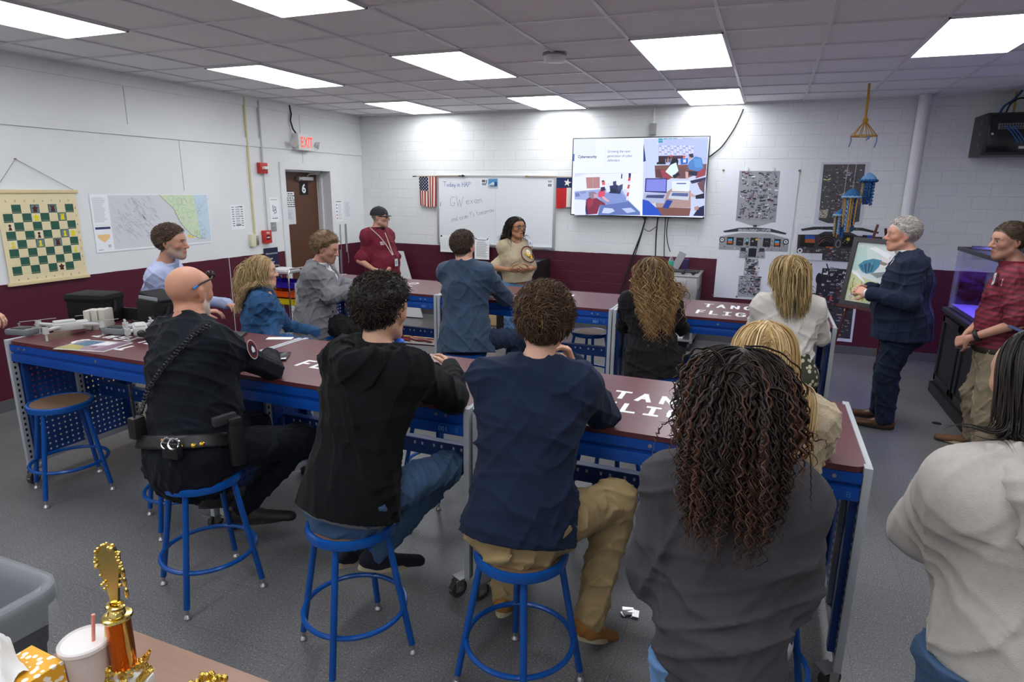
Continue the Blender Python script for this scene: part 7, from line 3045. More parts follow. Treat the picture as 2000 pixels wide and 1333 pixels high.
# -- woman in the oatmeal hoodie at the right edge ----------------------
p = Person('woman with dark hair in an oatmeal grey hoodie and jeans at the right edge', (6.49, -6.93, .95), (6.49, -6.92, 1.325), rt_of((-.15, 1)), (6.475, -6.84, 1.525), (-.55, .83, -.06), g=.84, sw=.165, hw=.09, depth=.76, size=.98, female=True, jaw=.95, nose=.85)
p.arms((6.325, -6.80, 1.13), (6.42, -6.62, 1.06), (6.70, -6.80, 1.12), (6.55, -6.62, 1.06))
p.legs((6.41, -6.93, .50), (6.41, -6.95, .09), (6.57, -6.93, .50), (6.57, -6.95, .09))
p.hand('L', (.7, .6, -.1), (-.3, .1, .9), curl=.6, side=1)
p.hand('R', (-.7, .6, -.1), (.3, .1, .9), curl=.6, side=-1)
p.body(SKC, '#1d1512', scalp_c='#171210', blush=.4)
p.shirt(OATM, o=.034, hem=-.03, seed=61, amp=.006, wl=.19, name='hoodie', r=(.072, .076, .056), neckcut=.03)
band(p, [cone(p.hip - p.up * .08, p.hip + p.up * .05, .158, .168, p.fwd, .86, .02)], p.hip - p.up * .07, p.hip + p.up * .0, p.up, OATM, 'waistband')
sh_ = p.sh + p.up * .02
HOOD = hood_prims(p, .95)
p.cloth('hood', HOOD, OATM, .007, folds=folds_fn(62, .006, .11))
p.trousers(DENIM, top=-.03, seed=63, r=(.100, .076, .064, .056))
p.shoes(mat('white_canvas', (.6, .6, .6), .7), OFFW)
COL = p.top + HOOD + [cone(p.sh, p.hd.c, .06, .06, None, 1, .03)] + p.hd.cranium()
hair_obj(p.t, [cap_set(p.hd, .006, '#191412', 11, grain=.001),
               long_hair(p.hd, COL, 1300, drift=-p.fwd * .30, length=.28, colors=['#191412', '#221a17', '#120e0d', '#2a211c'], seed=12, wave=.003, wl=.2, layer=.020, r0=.0027, stiff=.60, sides=.15, lenvar=.1, back=(0, -1.2, .1))])
b = MB()
b.ell(p.hd.w(-.083, -.004, -.034), .006)
b.ell(p.hd.w(-.083, -.002, -.047), .0045)
b.build('earring', CHROME, p.t)

# -- man in the pale blue shirt -------------------------------------------
p = Person('bearded man in a pale blue shirt seated behind the far left near table, facing right', (1.55, -4.93, .70), (1.60, -4.93, 1.25), rt_of((.85, .55)), (1.705, -4.93, 1.475), (.90, .42, -.02), g=1.15, sw=.195, hw=.105, depth=.76, size=1.03, nose=1.15)
p.arms((1.80, -5.12, 1.0), (2.0, -4.96, .98), (1.60, -4.62, .99), (1.84, -4.58, .96))
p.legs((1.95, -4.86, .66), (1.86, -4.80, .30), (1.80, -4.58, .66), (1.80, -4.62, .30))
p.hand('L', (.8, .6, 0), (0, 0, 1), curl=.5, side=1)
p.hand('R', (.9, -.2, 0), (0, 0, 1), curl=.5, side=-1)
p.body(SKB, '#5a4636', beard=('#9a8c80', .75, True), scalp_c='#4d3b2e', blush=.9)
p.shirt(BLUESH, o=.016, hem=-.05, seed=71, amp=.005, name='shirt')
collar(p, BLUESH, .012, .005, .06)
p.trousers(NAVYW, seed=72)
p.shoes(BLACKL)
hair_obj(p.t, [cap_set(p.hd, .013, '#4a3b2f', 13, grain=.001, top=1.7), short_hair(p.hd, 1800, .034, ['#4f3d30', '#3f3026', '#614c3c', '#6b5747'], 14, comb=(0, -.8, .1), lift=.28, curl=.003, off=.014, up=.012)])

# -- woman in the denim jacket ------------------------------------------------
p = Person('woman with wavy blonde hair in a denim jacket seated behind the left near table', (2.37, -4.83, .66), (2.41, -4.79, 1.085), rt_of((.75, .65)), (2.40, -4.76, 1.275), (.78, .62, .0), g=.98, sw=.165, hw=.095, depth=.74, size=.98, female=True)
p.arms((2.62, -4.93, .82), (2.80, -4.76, .78), (2.40, -4.52, .82), (2.62, -4.46, .78))
p.legs((2.74, -4.64, .62), (2.70, -4.60, .28), (2.66, -4.48, .62), (2.62, -4.46, .28))
p.body(SKA, '#8a6a44', scalp_c='#a98c62')
p.shirt(DJACK, o=.020, hem=-.05, seed=81, amp=.006, wl=.09, name='denim_jacket', r=(.056, .048, .038))
collar(p, DJACK, .014, .005, .05)
p.trousers(WHITESH, seed=82, name='trousers')
p.shoes(BROWNL)
COL = p.top + [cone(p.sh, p.hd.c, .058, .058, None, 1, .03)] + p.hd.cranium()
WB = ['#a98f66', '#977f57', '#b8a075', '#c2ab80', '#8a7350']
hair_obj(p.t, [cap_set(p.hd, .008, '#97804f', 15, grain=.0015, back=1.2),
               long_hair(p.hd, COL, 1700, drift=-p.fwd * .12, length=.30, colors=WB, seed=16, wave=.014, wl=.105, layer=.036, ds=.011, r0=.0028, stiff=.74, sides=.9, lenvar=.15, back=(0, -.8, .3))])

# -- man in the grey suit reading a phone -----------------------------------------
p = Person('curly-haired man in a grey suit jacket looking down at his phone at the far table', (2.12, -3.84, .69), (2.17, -3.83, 1.17), rt_of((.93, .36)), (2.27, -3.83, 1.37), (.93, .22, -.26), g=1.16, sw=.195, hw=.105, depth=.78, size=1.02, nose=1.05)
p.arms((2.40, -3.96, .98), (2.68, -3.72, 1.05), (2.30, -3.50, .98), (2.62, -3.50, 1.02))
p.legs((2.55, -3.90, .66), (2.50, -3.86, .30), (2.50, -3.62, .66), (2.46, -3.62, .30))
p.hand('L', (.85, .25, .1), (-.1, -.7, .6), curl=.8, side=-1, thumb=.4)
p.hand('R', (.9, -.05, .1), (-.1, .6, .6), curl=.8, side=1, thumb=.4)
p.body(SKB, '#7a5c3e', beard=('#7d5f48', .55, True), scalp_c='#7a6244', blush=.9)
fN = p.fwd
p.shirt(WHITESH, o=.008, hem=-.03, frac=1.0, seed=91, name='dress_shirt', r=(.058, .046, .042), amp=.003)
p.shirt(GREYW, o=.026, hem=-.16, frac=.94, seed=92, amp=.006, wl=.13, name='suit_jacket', r=(.072, .062, .050), wide=.03, extra=[cone(p.sh + p.fwd * .10 + p.up * .05, p.hip + p.up * .16 + p.fwd * .19, .060, .012, None, 1, .012, True)])
collar(p, WHITESH, .010, .01, .06)
q, n = onto(p.top, 650, 609, .003)
for dz in (0, .11):
    b = MB()
    b.lathe([(.010, 0), (.010, .004)], q + V3(0, 0, dz), n=12, axis=n)
    b.build('jacket_button', BLK, p.t)
p.trousers(BLACKW, seed=93)
p.shoes(BLACKL)
hair_obj(p.t, [cap_set(p.hd, .022, '#6f573b', 17, grain=.003, top=1.5, back=1.2), short_hair(p.hd, 1000, .060, ['#7d6548', '#5d4830', '#8f7656', '#a38a66', '#4a3a28'], 18, comb=(0, -.7, -.1), lift=.7, curl=.010, r0=.0040, off=.010, up=.006)])
b = MB()
q = (p.arm['L'][2] + p.arm['R'][2]) / 2 + V3(.115, .01, .05)
b.box(q, (.145, .072, .010), R=Matrix.Rotation(.15, 3, 'Z') @ Matrix.Rotation(math.radians(-38), 3, 'Y'), bev=.004)
tag(b.build('smartphone', MATS['phone_black']), 'dark smartphone held up by the man in the grey suit', 'phone')

# -- man in the blue plaid suit -------------------------------------------------------
PLAID = plaid_mat()
p = Person('man in a blue plaid suit jacket seated with his back turned at the far table', (3.66, -3.86, .70), (3.60, -3.73, 1.235), rt_of((.05, 1)), (3.565, -3.70, 1.43), (.18, .98, .0), g=1.14, sw=.195, hw=.105, depth=.76, size=1.04)
p.arms((3.36, -3.42, 1.0), (3.60, -3.25, 1.01), (3.87, -3.52, 1.0), (3.72, -3.28, 1.01))
p.legs((3.60, -3.44, .66), (3.58, -3.60, .30), (4.04, -3.58, .68), (3.90, -3.62, .28))
p.hand('R', (-.6, .7, .1), (.3, .3, .9), curl=.55, side=-1)
p.hand('L', (.7, .6, .1), (-.2, .2, .9), curl=.5, side=1)
p.body(SKA, '#4a382c', scalp_c='#54443a', blush=.8)
p.shirt(PLAID, o=.026, hem=-.12, frac=.95, seed=101, amp=.006, wl=.14, name='suit_jacket', r=(.074, .062, .050), wide=.045)
collar(p, WHITESH, .006, .02, .055)
p.trousers(cloth_mat('navy_trouser', srgb('#1f2c42'), noise=.1), seed=102)
p.shoes(BROWNL, dirs={'R': (.6, .8, -.1)})
hair_obj(p.t, [cap_set(p.hd, .015, '#463629', 19, grain=.0015, top=1.0), short_hair(p.hd, 1800, .030, ['#43352a', '#362a21', '#524234', '#5f4f41'], 20, comb=(.3, -.5, .0), lift=.22, curl=.002, off=.013, up=.010)])

# -- woman in the black blazer -----------------------------------------------------------
p = Person('woman with long golden waves in a black peplum blazer, seated at the far table', (5.20, -3.84, .69), (5.145, -3.78, 1.115), rt_of((-.10, 1)), (5.135, -3.76, 1.305), (-.62, .78, .05), g=1.0, sw=.170, hw=.10, depth=.72, size=1.0, female=True)
p.arms((4.93, -3.66, .88), (5.0, -3.50, 1.0), (5.37, -3.62, .90), (5.22, -3.46, 1.0))
p.legs((5.12, -3.44, .64), (5.10, -3.60, .28), (5.32, -3.44, .64), (5.30, -3.60, .28))
p.body(SKA, '#4a3626', scalp_c='#5a4630')
p.shirt(BLACKW, o=.018, hem=-.13, frac=1.0, seed=111, amp=.005, wl=.10, name='blazer', r=(.066, .054, .042), wide=.05)
for (px, py) in ((1266, 655), (1267, 665), (1266, 676), (1301, 655), (1302, 665), (1301, 676)):
    q, n = onto(p.top, px, py, .001)
    b = MB()
    b.lathe([(.008, 0), (.007, .005)], q, n=10, axis=n)
    b.build('back_button', BLK, p.t)
p.trousers(BLACKW, seed=112)
p.shoes(BLACKL)
COL = p.top + [cone(p.sh, p.hd.c, .058, .058, None, 1, .03)] + p.hd.cranium()
hair_obj(p.t, [cap_set(p.hd, .007, '#6b5436', 21, grain=.0015, back=1.1),
               long_hair(p.hd, COL, 1100, drift=-p.fwd * .30, length=.43, colors=['#5d4830', '#7a6040', '#94774e', '#4a3825'], seed=22, tips=['#a8845a', '#8a673f', '#bd9b6b', '#6d5030'], wave=.020, wl=.10, layer=.050, ds=.011, r0=.0036, stiff=.74, sides=.7, lenvar=.18, back=(0, -.9, .3))])
hd = p.hd
b = MB()
b.tube([hd.w(-.082, .00, .055), hd.w(-.07, .055, .098), hd.w(0, .068, .122), hd.w(.07, .055, .098), hd.w(.082, 0, .055)], .0045, n=6)
b.build('sunglasses', mat('tortoise', srgb('#3a2616'), .2), p.t)

# -- woman in the white blazer ----------------------------------------------------------------
p = Person('woman with straight shoulder-length blonde hair in an ivory blazer at the far table end', (6.12, -3.86, .69), (6.085, -3.78, 1.16), rt_of((-.10, 1)), (6.065, -3.76, 1.365), (-.30, .95, .0), g=1.02, sw=.175, hw=.10, depth=.72, size=1.0, female=True)
p.arms((5.87, -3.62, .90), (5.94, -3.44, 1.0), (6.33, -3.64, .92), (6.22, -3.44, 1.0))
p.legs((6.03, -3.44, .64), (6.02, -3.60, .28), (6.24, -3.44, .64), (6.22, -3.60, .28))
p.body(SKA, '#6a5236', scalp_c='#8d7348')
p.shirt(IVORY, o=.020, hem=-.02, frac=1.0, seed=121, amp=.006, wl=.15, name='blazer', r=(.068, .056, .044), wide=.03)
V_, F_ = surface([cone(p.hip - p.up * .03, p.hip + p.up * .10, .185, .165, p.fwd, .84, .04)] + p.thigh('L', .012) [:1] + p.thigh('R', .012)[:1], .008)
mesh_obj('floral_skirt', V_, F_, [floral()], parent=p.t, sharp=0)
p.shoes(BLACKL)
COL = p.top + [cone(p.sh, p.hd.c, .058, .058, None, 1, .03)] + p.hd.cranium()
hair_obj(p.t, [cap_set(p.hd, .008, '#8f774c', 23, grain=.001, back=1.2),
               long_hair(p.hd, COL, 1500, drift=-p.fwd * .30, length=.30, colors=['#9a8055', '#846b44', '#b2986a', '#c4ad80', '#75603c'], seed=24, wave=.004, wl=.16, layer=.045, ds=.011, r0=.0031, stiff=.72, sides=.7, lenvar=.10, back=(0, -.8, .3))])

# -- man in the dark suit at the easel -----------------------------------------------------------
p = Person('white-haired man in a dark navy suit standing by the easel, facing left', (7.0, -2.58, .86), (6.985, -2.56, 1.375), rt_of((-.97, .10)), (6.905, -2.55, 1.585), (-.98, -.10, -.02), g=1.18, sw=.195, hw=.10, depth=.84, belly=.045, size=1.06, nose=1.05)
p.arms((6.98, -2.83, 1.10), (6.70, -2.72, 1.13), (7.0, -2.31, 1.08), (6.74, -2.34, 1.12))
p.legs((6.93, -2.66, .46), (6.96, -2.68, .09), (6.95, -2.48, .46), (6.95, -2.46, .09))
p.hand('L', (-.75, .6, .15), (-.5, -.5, .5), curl=.5, side=-1)
p.hand('R', (-.8, -.4, .1), (-.2, .6, .6), curl=.5, side=1)
p.body('#d09880', '#9a9088', scalp_c='#c0b8b0', blush=.8)
p.shirt(WHITESH, o=.006, hem=-.03, seed=131, name='dress_shirt', r=(.056, .044, .040), amp=.002)
p.shirt(NAVYW, o=.024, hem=-.10, frac=.95, seed=132, amp=.006, wl=.15, name='suit_jacket', r=(.074, .062, .050), wide=.02, extra=[cone(p.sh + p.fwd * .13 + p.up * .06, p.hip + p.up * .24 + p.fwd * .24, .055, .012, None, 1, .012, True)])
collar(p, WHITESH, .010, .01, .065)
a_, e_ = p.sh + p.fwd * .095 + p.up * .02, p.hip + p.up * .26 + p.fwd * .20
b = MB()
b.prism([(-.012, 0), (.012, 0), (.034, -.28), (0, -.33), (-.034, -.28)], a_, p.right, nrm(p.up * 1 - p.fwd * .42), .008)
b.ell(a_, (.02, .018, .02))
b.build('tie', mat('maroon_silk', srgb('#4a1620'), .4), p.t)
q, n = onto(p.top, 1736, 503, .004)
b = MB()
b.lathe([(.010, 0), (.008, .004)], q, n=12, axis=n)
b.build('lapel_pin', mat('silver_pin', (.7, .7, .75), .3, .8), p.t)
p.trousers(NAVYW, seed=133, r=(.100, .082, .072, .066))
p.shoes(BROWNL, dirs={'L': (-.98, .1, 0), 'R': (-.95, .25, 0)}, L=.30)
hair_obj(p.t, [cap_set(p.hd, .013, '#b5aea6', 25, grain=.0015, top=1.3), short_hair(p.hd, 1900, .026, ['#c2bbb3', '#aaa29a', '#d3cdc6', '#958d86'], 26, comb=(0, -.8, .1), lift=.45, curl=.002, r0=.0026, off=.013, up=.010)])

# -- man in the striped maroon polo --------------------------------------------------------------------
p = Person('man in a striped maroon polo and khakis with clasped hands beside the fish tank', (7.56, -2.97, .83), (7.57, -2.95, 1.36), rt_of((-.90, .20)), (7.50, -2.93, 1.585), (-.95, -.24, -.06), g=1.12, sw=.20, hw=.10, depth=.78, belly=.01, size=1.04, nose=1.2)
p.arms((7.55, -3.24, 1.06), (7.32, -3.10, .90), (7.54, -2.70, 1.04), (7.34, -2.98, .915))
p.legs((7.52, -3.06, .45), (7.55, -3.06, .09), (7.50, -2.86, .45), (7.55, -2.84, .09))
p.hand('L', (-.55, .6, -.45), (-.8, -.4, .2), curl=.75, side=-1)
p.hand('R', (-.5, -.6, -.5), (-.7, .5, .3), curl=.8, side=1)
p.body(SKB, '#4a3526', scalp_c='#4d3c2e', blush=.8, beard=('#7d6554', .25, True))
p.shirt(striped_polo(), o=.018, hem=-.02, frac=.44, seed=141, amp=.006, wl=.13, name='polo_shirt', r=(.078, .078, .07))
collar(p, MAROONP, .014, .0, .055)
band(p, p.torso(.012) + [cone(p.hip - p.up * .06, p.hip + p.up * .05, .178, .172, p.fwd, .86, .02)], p.hip - p.up * .035, p.hip + p.up * .01, p.up, mat('belt_leather', srgb('#2e241c'), .5), 'belt')
p.trousers(KHAKIG, top=.0, seed=142, amp=.007, r=(.100, .084, .076, .070))
p.shoes(mat('brown_suede', srgb('#6a4a30'), .75), OFFW, dirs={'L': (-.97, -.05, 0), 'R': (-.95, .2, 0)}, L=.295)
q, n = onto(p.top, 1942, 545, .004)
U_ = nrm(np.cross((0, 0, 1), n))
c = Canvas(q, nrm(U_ + V3(0, 0, .25)), np.cross(n, nrm(U_ + V3(0, 0, .25))))
c.color = '#dcdfe2'
c.prism([(-.028, -.042), (.028, -.042), (.028, .042), (-.028, .042)], c.O, c.U, c.V, .003)
c.color = None
c.lay = 9
c.rect(-.02, -.02, .016, .014, '#6d7f8c')
c.rect(-.02, .02, .02, .028, '#9aa3aa')
c.build('name_badge', PRINT, p.t, smooth=False)
q, n = onto(p.top, 1957, 552, .003)
c = Canvas(q, U_, np.cross(n, U_))
c.stroke([(-.012, .02), (.012, .02)], .006, '#d8cfd0')
c.stroke([(0, .02), (0, -.02)], .007, '#d8cfd0')
c.stroke([(-.01, -.02), (.01, -.02)], .006, '#d8cfd0')
c.build('embroidered_logo', FABRIC, p.t, smooth=False)
band(p, p.sleeve('L', .010, 1.0, (.05, .044, .032))[1:], p.arm['L'][2] + (p.arm['L'][1] - p.arm['L'][2]) * .16, p.arm['L'][2] + (p.arm['L'][1] - p.arm['L'][2]) * .24, nrm(p.arm['L'][1] - p.arm['L'][2]), BLK, 'wristwatch', .005)
hair_obj(p.t, [cap_set(p.hd, .010, '#4d3b2d', 27, grain=.0015, top=1.3), short_hair(p.hd, 1800, .024, ['#4f3d2f', '#3d2f24', '#5f4c3c'], 28, comb=(0, -.6, .1), lift=.3, r0=.0026, off=.011, up=.010)])

# -- capped man half hidden behind him ----------------------------------------------------------------------
CAPK = mat('black_cap_cloth', (.02, .02, .023), .85, noise=.2, nscale=60)


def cap_obj(p, m_, patch=None):
    hd = p.hd
    R_ = np.stack([hd.R, hd.F, hd.U])

    def ex(q, d):
        l = hd.loc(q)
        return np.maximum(d, (.030 + .10 * np.clip(-l[:, 1], 0, .1) * -1.0 * .25 - l[:, 2]) * .9)
    V, F = surface([ellp(hd.w(0, -.010, .036), hd.M, V3(.092 * hd.wide, .112, .100) * hd.s, .01)], .005, extra=ex)
    o = mesh_obj('cap', V, F, [m_], parent=p.t, sharp=0)
    b = MB()
    vs, fs = [], []
    n_ = 16
    for i in range(n_ + 1):
        a = math.pi * i / n_
        for j in range(5):
            f = j / 4
            x = math.cos(a) * (.080 - .010 * f)
            y = .072 * math.sin(a) ** .8 + f * .078 * math.sin(a) ** .6
            z = .036 - .014 * f - 2.0 * x * x
            vs.append(tuple(hd.w(x, y, z)))
    for i in range(n_):
        for j in range(4):
            q = i * 5 + j
            fs.append((q, q + 1, q + 6, q + 5))
    k = len(vs)
    vs += [tuple(np.array(v) - hd.U * .004) for v in vs]
    fs += [tuple(reversed([i + k for i in f])) for f in fs]
    for i in range(n_):
        fs.append((i * 5 + 4, i * 5 + 4 + k, i * 5 + 9 + k, i * 5 + 9))
    b.add(vs, fs)
    b.build('brim', m_, o)
    b = MB()
    b.ell(hd.w(0, -.01, .135), .008)
    b.build('top_button', m_, o)
    if patch:
        patch(o)
    return o


p = Person('man in a black cap mostly hidden behind the striped polo', (8.05, -2.98, .86), (8.05, -2.98, 1.38), rt_of((-1, .0)), (7.98, -2.98, 1.59), (-.98, .1, 0), g=1.05, sw=.19, size=1.0)
p.arms((8.05, -3.20, 1.08), (8.0, -3.20, .84), (8.05, -2.76, 1.08), (8.0, -2.76, .84))
p.legs((8.05, -3.07, .45), (8.07, -3.07, .09), (8.05, -2.89, .45), (8.07, -2.89, .09))
p.hand('L', (0, 0, -1), (0, -1, 0), curl=.3)
p.hand('R', (0, 0, -1), (0, 1, 0), curl=.3, side=-1)
p.body(SKB, '#3a2c22', scalp_c='#2a2320')
p.shirt(cloth_mat('dark_grey_cotton', srgb('#3a3d42')), o=.016, hem=-.08, frac=.46, seed=151, r=(.07, .066, .06))
p.trousers(DENIM, seed=152)
p.shoes(BLACKL)
cap_obj(p, CAPK)

# -- man in the maroon polo and black cap ---------------------------------------------------------------------
p = Person('man in a black cap and maroon polo with a lanyard, hands clasped, by the whiteboard', (1.42, -1.68, .84), (1.37, -1.69, 1.335), rt_of((.95, -.12)), (1.415, -1.68, 1.545), (.94, .26, .0), g=1.22, sw=.20, hw=.10, depth=.84, belly=.05, size=1.02, nose=1.15)
p.arms((1.30, -1.98, 1.04), (1.52, -1.99, .93), (1.46, -1.44, 1.03), (1.60, -1.80, .93))
p.legs((1.42, -1.78, .45), (1.40, -1.78, .09), (1.46, -1.58, .45), (1.44, -1.58, .09))
p.hand('R', (.35, -.75, -.35), (.75, .3, .3), curl=.6, side=-1)
p.hand('L', (.75, .25, -.25), (.35, -.7, .4), curl=.7, side=1)
p.body(SKB, '#6a5444', beard=('#9c8c80', .35, True), scalp_c='#8a7868', blush=.9)
p.shirt(MAROONP, o=.020, hem=-.06, frac=.46, seed=161, amp=.006, wl=.14, name='polo_shirt', r=(.082, .080, .074), wide=.01)
collar(p, mat('dark_placket', srgb('#3a1420'), .8), .010, .0, .05)
p.trousers(KHAKI, seed=162)
p.shoes(BROWNL)
POLO = p.top
b = MB()
LAN = [onto(POLO, x, y, .006)[0] for x, y in ((717, 437), (728, 450), (741, 462), (752, 475), (760, 488), (767, 499))]
b.tube([tuple(v) for v in LAN], .006, n=6)
LAN2 = [onto(POLO, x, y, .006)[0] for x, y in ((752, 455), (757, 468), (762, 482), (768, 498))]
b.tube([tuple(v) for v in LAN2], .006, n=6)
b.build('lanyard', mat('pale_lanyard', srgb('#c8b8a6'), .6), p.t)
q, n = onto(POLO, 774, 513, .008)
U_ = nrm(np.cross((0, 0, 1), n))
c = Canvas(q, U_, np.cross(n, U_))
c.color = '#d5d9dd'
c.prism([(-.026, -.045), (.026, -.045), (.026, .045), (-.026, .045)], c.O, c.U, c.V, .003)
c.color = None
c.lay = 9
c.rect(-.018, -.025, .01, .02, '#93a3ae')
c.build('id_badge', PRINT, p.t, smooth=False)
q, n = onto(POLO, 747, 475, .003)
c = Canvas(q, U_, np.cross(n, U_))
c.rect(-.04, .008, .035, .018, '#cfc3c6')
c.rect(-.04, -.008, .04, .002, '#cfc3c6')
c.rect(-.04, -.022, .03, -.014, '#cfc3c6')
c.build('embroidered_name', FABRIC, p.t, smooth=False)
band(p, p.sleeve('R', .012, 1.0, (.05, .044, .032))[1:], p.arm['R'][2] + (p.arm['R'][1] - p.arm['R'][2]) * .12, p.arm['R'][2] + (p.arm['R'][1] - p.arm['R'][2]) * .20, nrm(p.arm['R'][1] - p.arm['R'][2]), BLK, 'wristwatch', .005)


def cap_text(o):
    hd = p.hd
    c = Canvas(hd.w(.02, .095, .055), hd.R, nrm(hd.U - hd.F * .5))
    c.rect(-.03, .012, .02, .022, '#b8b2b4')
    c.rect(-.025, -.006, .02, .004, '#7d2f35')
    c.build('cap_embroidery', FABRIC, o, smooth=False)


cap_obj(p, CAPK, cap_text)

# -- presenter -------------------------------------------------------------------------------------------------
p = Person('young woman presenter with glasses and long dark hair in a sand T-shirt and jeans', (3.24, -1.64, .80), (3.21, -1.65, 1.275), rt_of((.78, -.62)), (3.235, -1.665, 1.475), (.84, -.52, .06), g=1.02, sw=.165, hw=.10, depth=.82, belly=.01, size=1.0, female=True, nose=.95)
p.arms((3.00, -1.80, 1.03), (3.26, -1.92, 1.03), (3.42, -1.58, 1.03), (3.44, -1.80, 1.03))
p.legs((3.20, -1.72, .44), (3.20, -1.72, .09), (3.30, -1.58, .44), (3.30, -1.58, .09))
p.hand('L', (.85, .20, -.05), (.15, -.75, -.55), curl=.45, side=-1, spread=.5)
p.hand('R', (-.25, -.85, -.05), (.75, -.2, -.5), curl=.5, side=1, spread=.5)
p.body(SKD, '#1d1410', scalp_c='#1c1411', blush=.5, lips='#7d4238', iris='#140c08')
p.shirt(TEE, o=.018, hem=.07, frac=.46, seed=171, amp=.003, wl=.14, name='t_shirt', r=(.060, .062, .062))
p.trousers(DENIML, seed=172, r=(.104, .080, .068, .06))
p.shoes(mat('white_canvas', (.6, .6, .6), .7), OFFW, dirs={'L': (.6, -.8, 0), 'R': (.8, -.5, 0)})
q, n = onto(p.top, 1034, 497, .004)
TT = p.top
U_ = nrm(np.cross((0, 0, 1), n))
c = Canvas(q, U_, np.cross(n, U_))
c.annulus(0, 0, .094, .108, '#5a2438', 30)
c.annulus(0, 0, .086, .091, '#c9b98c', 30)
c.up()
c.disc(.0, .032, .028, '#e3dfd4', ry=.032)
c.up()
c.disc(-.018, .008, .026, '#d9b23a', ry=.030)
c.disc(.018, -.030, .023, '#d9b23a')
c.shape([(-.03, -.02), (-.012, -.03), (-.008, .0)], '#e3dfd4')
c.up()
c.rect(-.004, -.03, .018, -.022, '#3a2c26')
c.disc(.006, .030, .004, '#20242c')
V_ = np.array(c.v)
for _ in range(14):
    d_ = sdf(TT, V_)
    g_ = sdf_grad(TT, V_)
    lay_ = .003 + .0012 * ((V_ - q) @ n > .0003)
    V_ = V_ - g_ * (d_ - lay_)[:, None] * .7
nvec = np.array(c.v)
c.v = [tuple(a + n * ((np.array(o_) - q) @ n)) for a, o_ in zip(V_, nvec)]
c.build('shirt_print', FABRIC, p.t, smooth=False)
q, n = onto(p.top, 1035, 475, .008)
c = Canvas(q, U_, np.cross(n, U_))
c.color = '#c9d4de'
c.prism([(-.022, -.04), (.022, -.04), (.022, .04), (-.022, .04)], c.O, c.U, c.V, .003)
c.color = None
c.lay = 9
c.rect(-.012, -.02, .012, .01, '#7d9cc0')
c.build('name_badge', PRINT, p.t, smooth=False)
b = MB()
b.tube([tuple(onto(p.top, x, y, .005)[0]) for x, y in ((1020, 463), (1026, 468), (1031, 472))], .004, n=6)
b.build('lanyard', mat('dark_lanyard', (.05, .05, .07), .6), p.t)
COL = p.top + [cone(p.sh, p.hd.c, .058, .058, None, 1, .03)] + p.hd.cranium()
hair_obj(p.t, [cap_set(p.hd, .007, '#1d1613', 29, grain=.001),
               long_hair(p.hd, COL, 1100, drift=-p.fwd * .30, length=.40, colors=['#1f1714', '#2a1f1a', '#15100e', '#352821'], seed=30, wave=.010, wl=.13, layer=.032, ds=.011, r0=.0030, stiff=.70, sides=.55, lenvar=.12, back=(0, -1.0, .2))])
glasses(p, mat('dark_frame_glasses', (.03, .02, .03), .3), lens=glass_mat('clear_glass', (.97, .97, 1), .05))

# -- the two people cut by the frame edges ----------------------------------------------------------------------
p = Person('person cut by the left edge, a braceleted hand reaching over the drone controller', (.62, -6.16, .88), (.66, -6.15, 1.40), rt_of((1, .3)), (.70, -6.15, 1.60), (1, .1, -.2), g=1.05, sw=.18)
p.arms((.80, -5.93, 1.13), (1.03, -5.86, 1.06), (.80, -6.40, 1.12), (.95, -6.40, .95))
p.legs((.62, -6.06, .46), (.62, -6.06, .09), (.64, -6.26, .46), (.64, -6.26, .09))
p.hand('R', (.8, -.2, -.3), (0, .3, .9), curl=.5, side=-1)
p.hands += hand_prims((1.03, -5.86, 1.06), (.80, .2, -.42), (.5, .1, .8), curl=.6, side=-1)
p.body(SKA, '#6a5444', scalp_c='#4a3a2c')
p.shirt(cloth_mat('tan_shirt', srgb('#8f7d64')), o=.016, hem=-.10, frac=.8, seed=181)
p.trousers(NAVYW, seed=182)
p.shoes(BLACKL)
b = MB()
b.ring((1.035, -5.862, 1.058), .034, .005, axis=(.9, .25, -.2))
b.build('gold_bracelet', mat('gold', srgb('#b98a3a'), .25, 1.0), p.t)

p = Person('person cut by the right edge, hand holding a phone beside khaki trousers', (8.10, -3.62, .90), (8.06, -3.62, 1.42), rt_of((-1, .1)), (8.0, -3.62, 1.62), (-1, .1, -.2), g=1.05, sw=.18)
p.arms((7.92, -3.86, 1.12), (7.62, -3.70, 1.04), (7.95, -3.40, 1.12), (7.75, -3.48, 1.02))
p.legs((8.1, -3.72, .46), (8.1, -3.72, .09), (8.1, -3.52, .46), (8.1, -3.52, .09))
p.hand('L', (-.8, .35, .1), (.2, -.6, -.7), curl=.45, side=1, spread=.6)
p.hands += hand_prims((7.75, -3.48, 1.02), (-.8, -.3, .1), (.2, .6, -.6), curl=.5, side=1)
p.body(SKA, '#6a5444', scalp_c='#4a3a2c')
p.shirt(cloth_mat('slate_shirt', srgb('#4d5560')), o=.016, hem=-.10, frac=.8, seed=191)
p.trousers(NAVYW, seed=192)
p.shoes(BLACKL)
b = MB()
b.box((7.47, -3.585, 1.07), (.155, .078, .010), R=Matrix.Rotation(-.35, 3, 'Z') @ Matrix.Rotation(math.radians(18), 3, 'Y'), bev=.004)
tag(b.build('smartphone', mat('phone_blue', srgb('#46567d'), .2)), 'slate blue smartphone held at the right edge of the photo', 'phone')
# ------------------------------------------------------------------ things on the work tables
DG = mat('drone_grey', srgb('#6f7276'), .45)
DW = mat('drone_white', srgb('#b9b9b6'), .4)
TT_ = TZ + .001


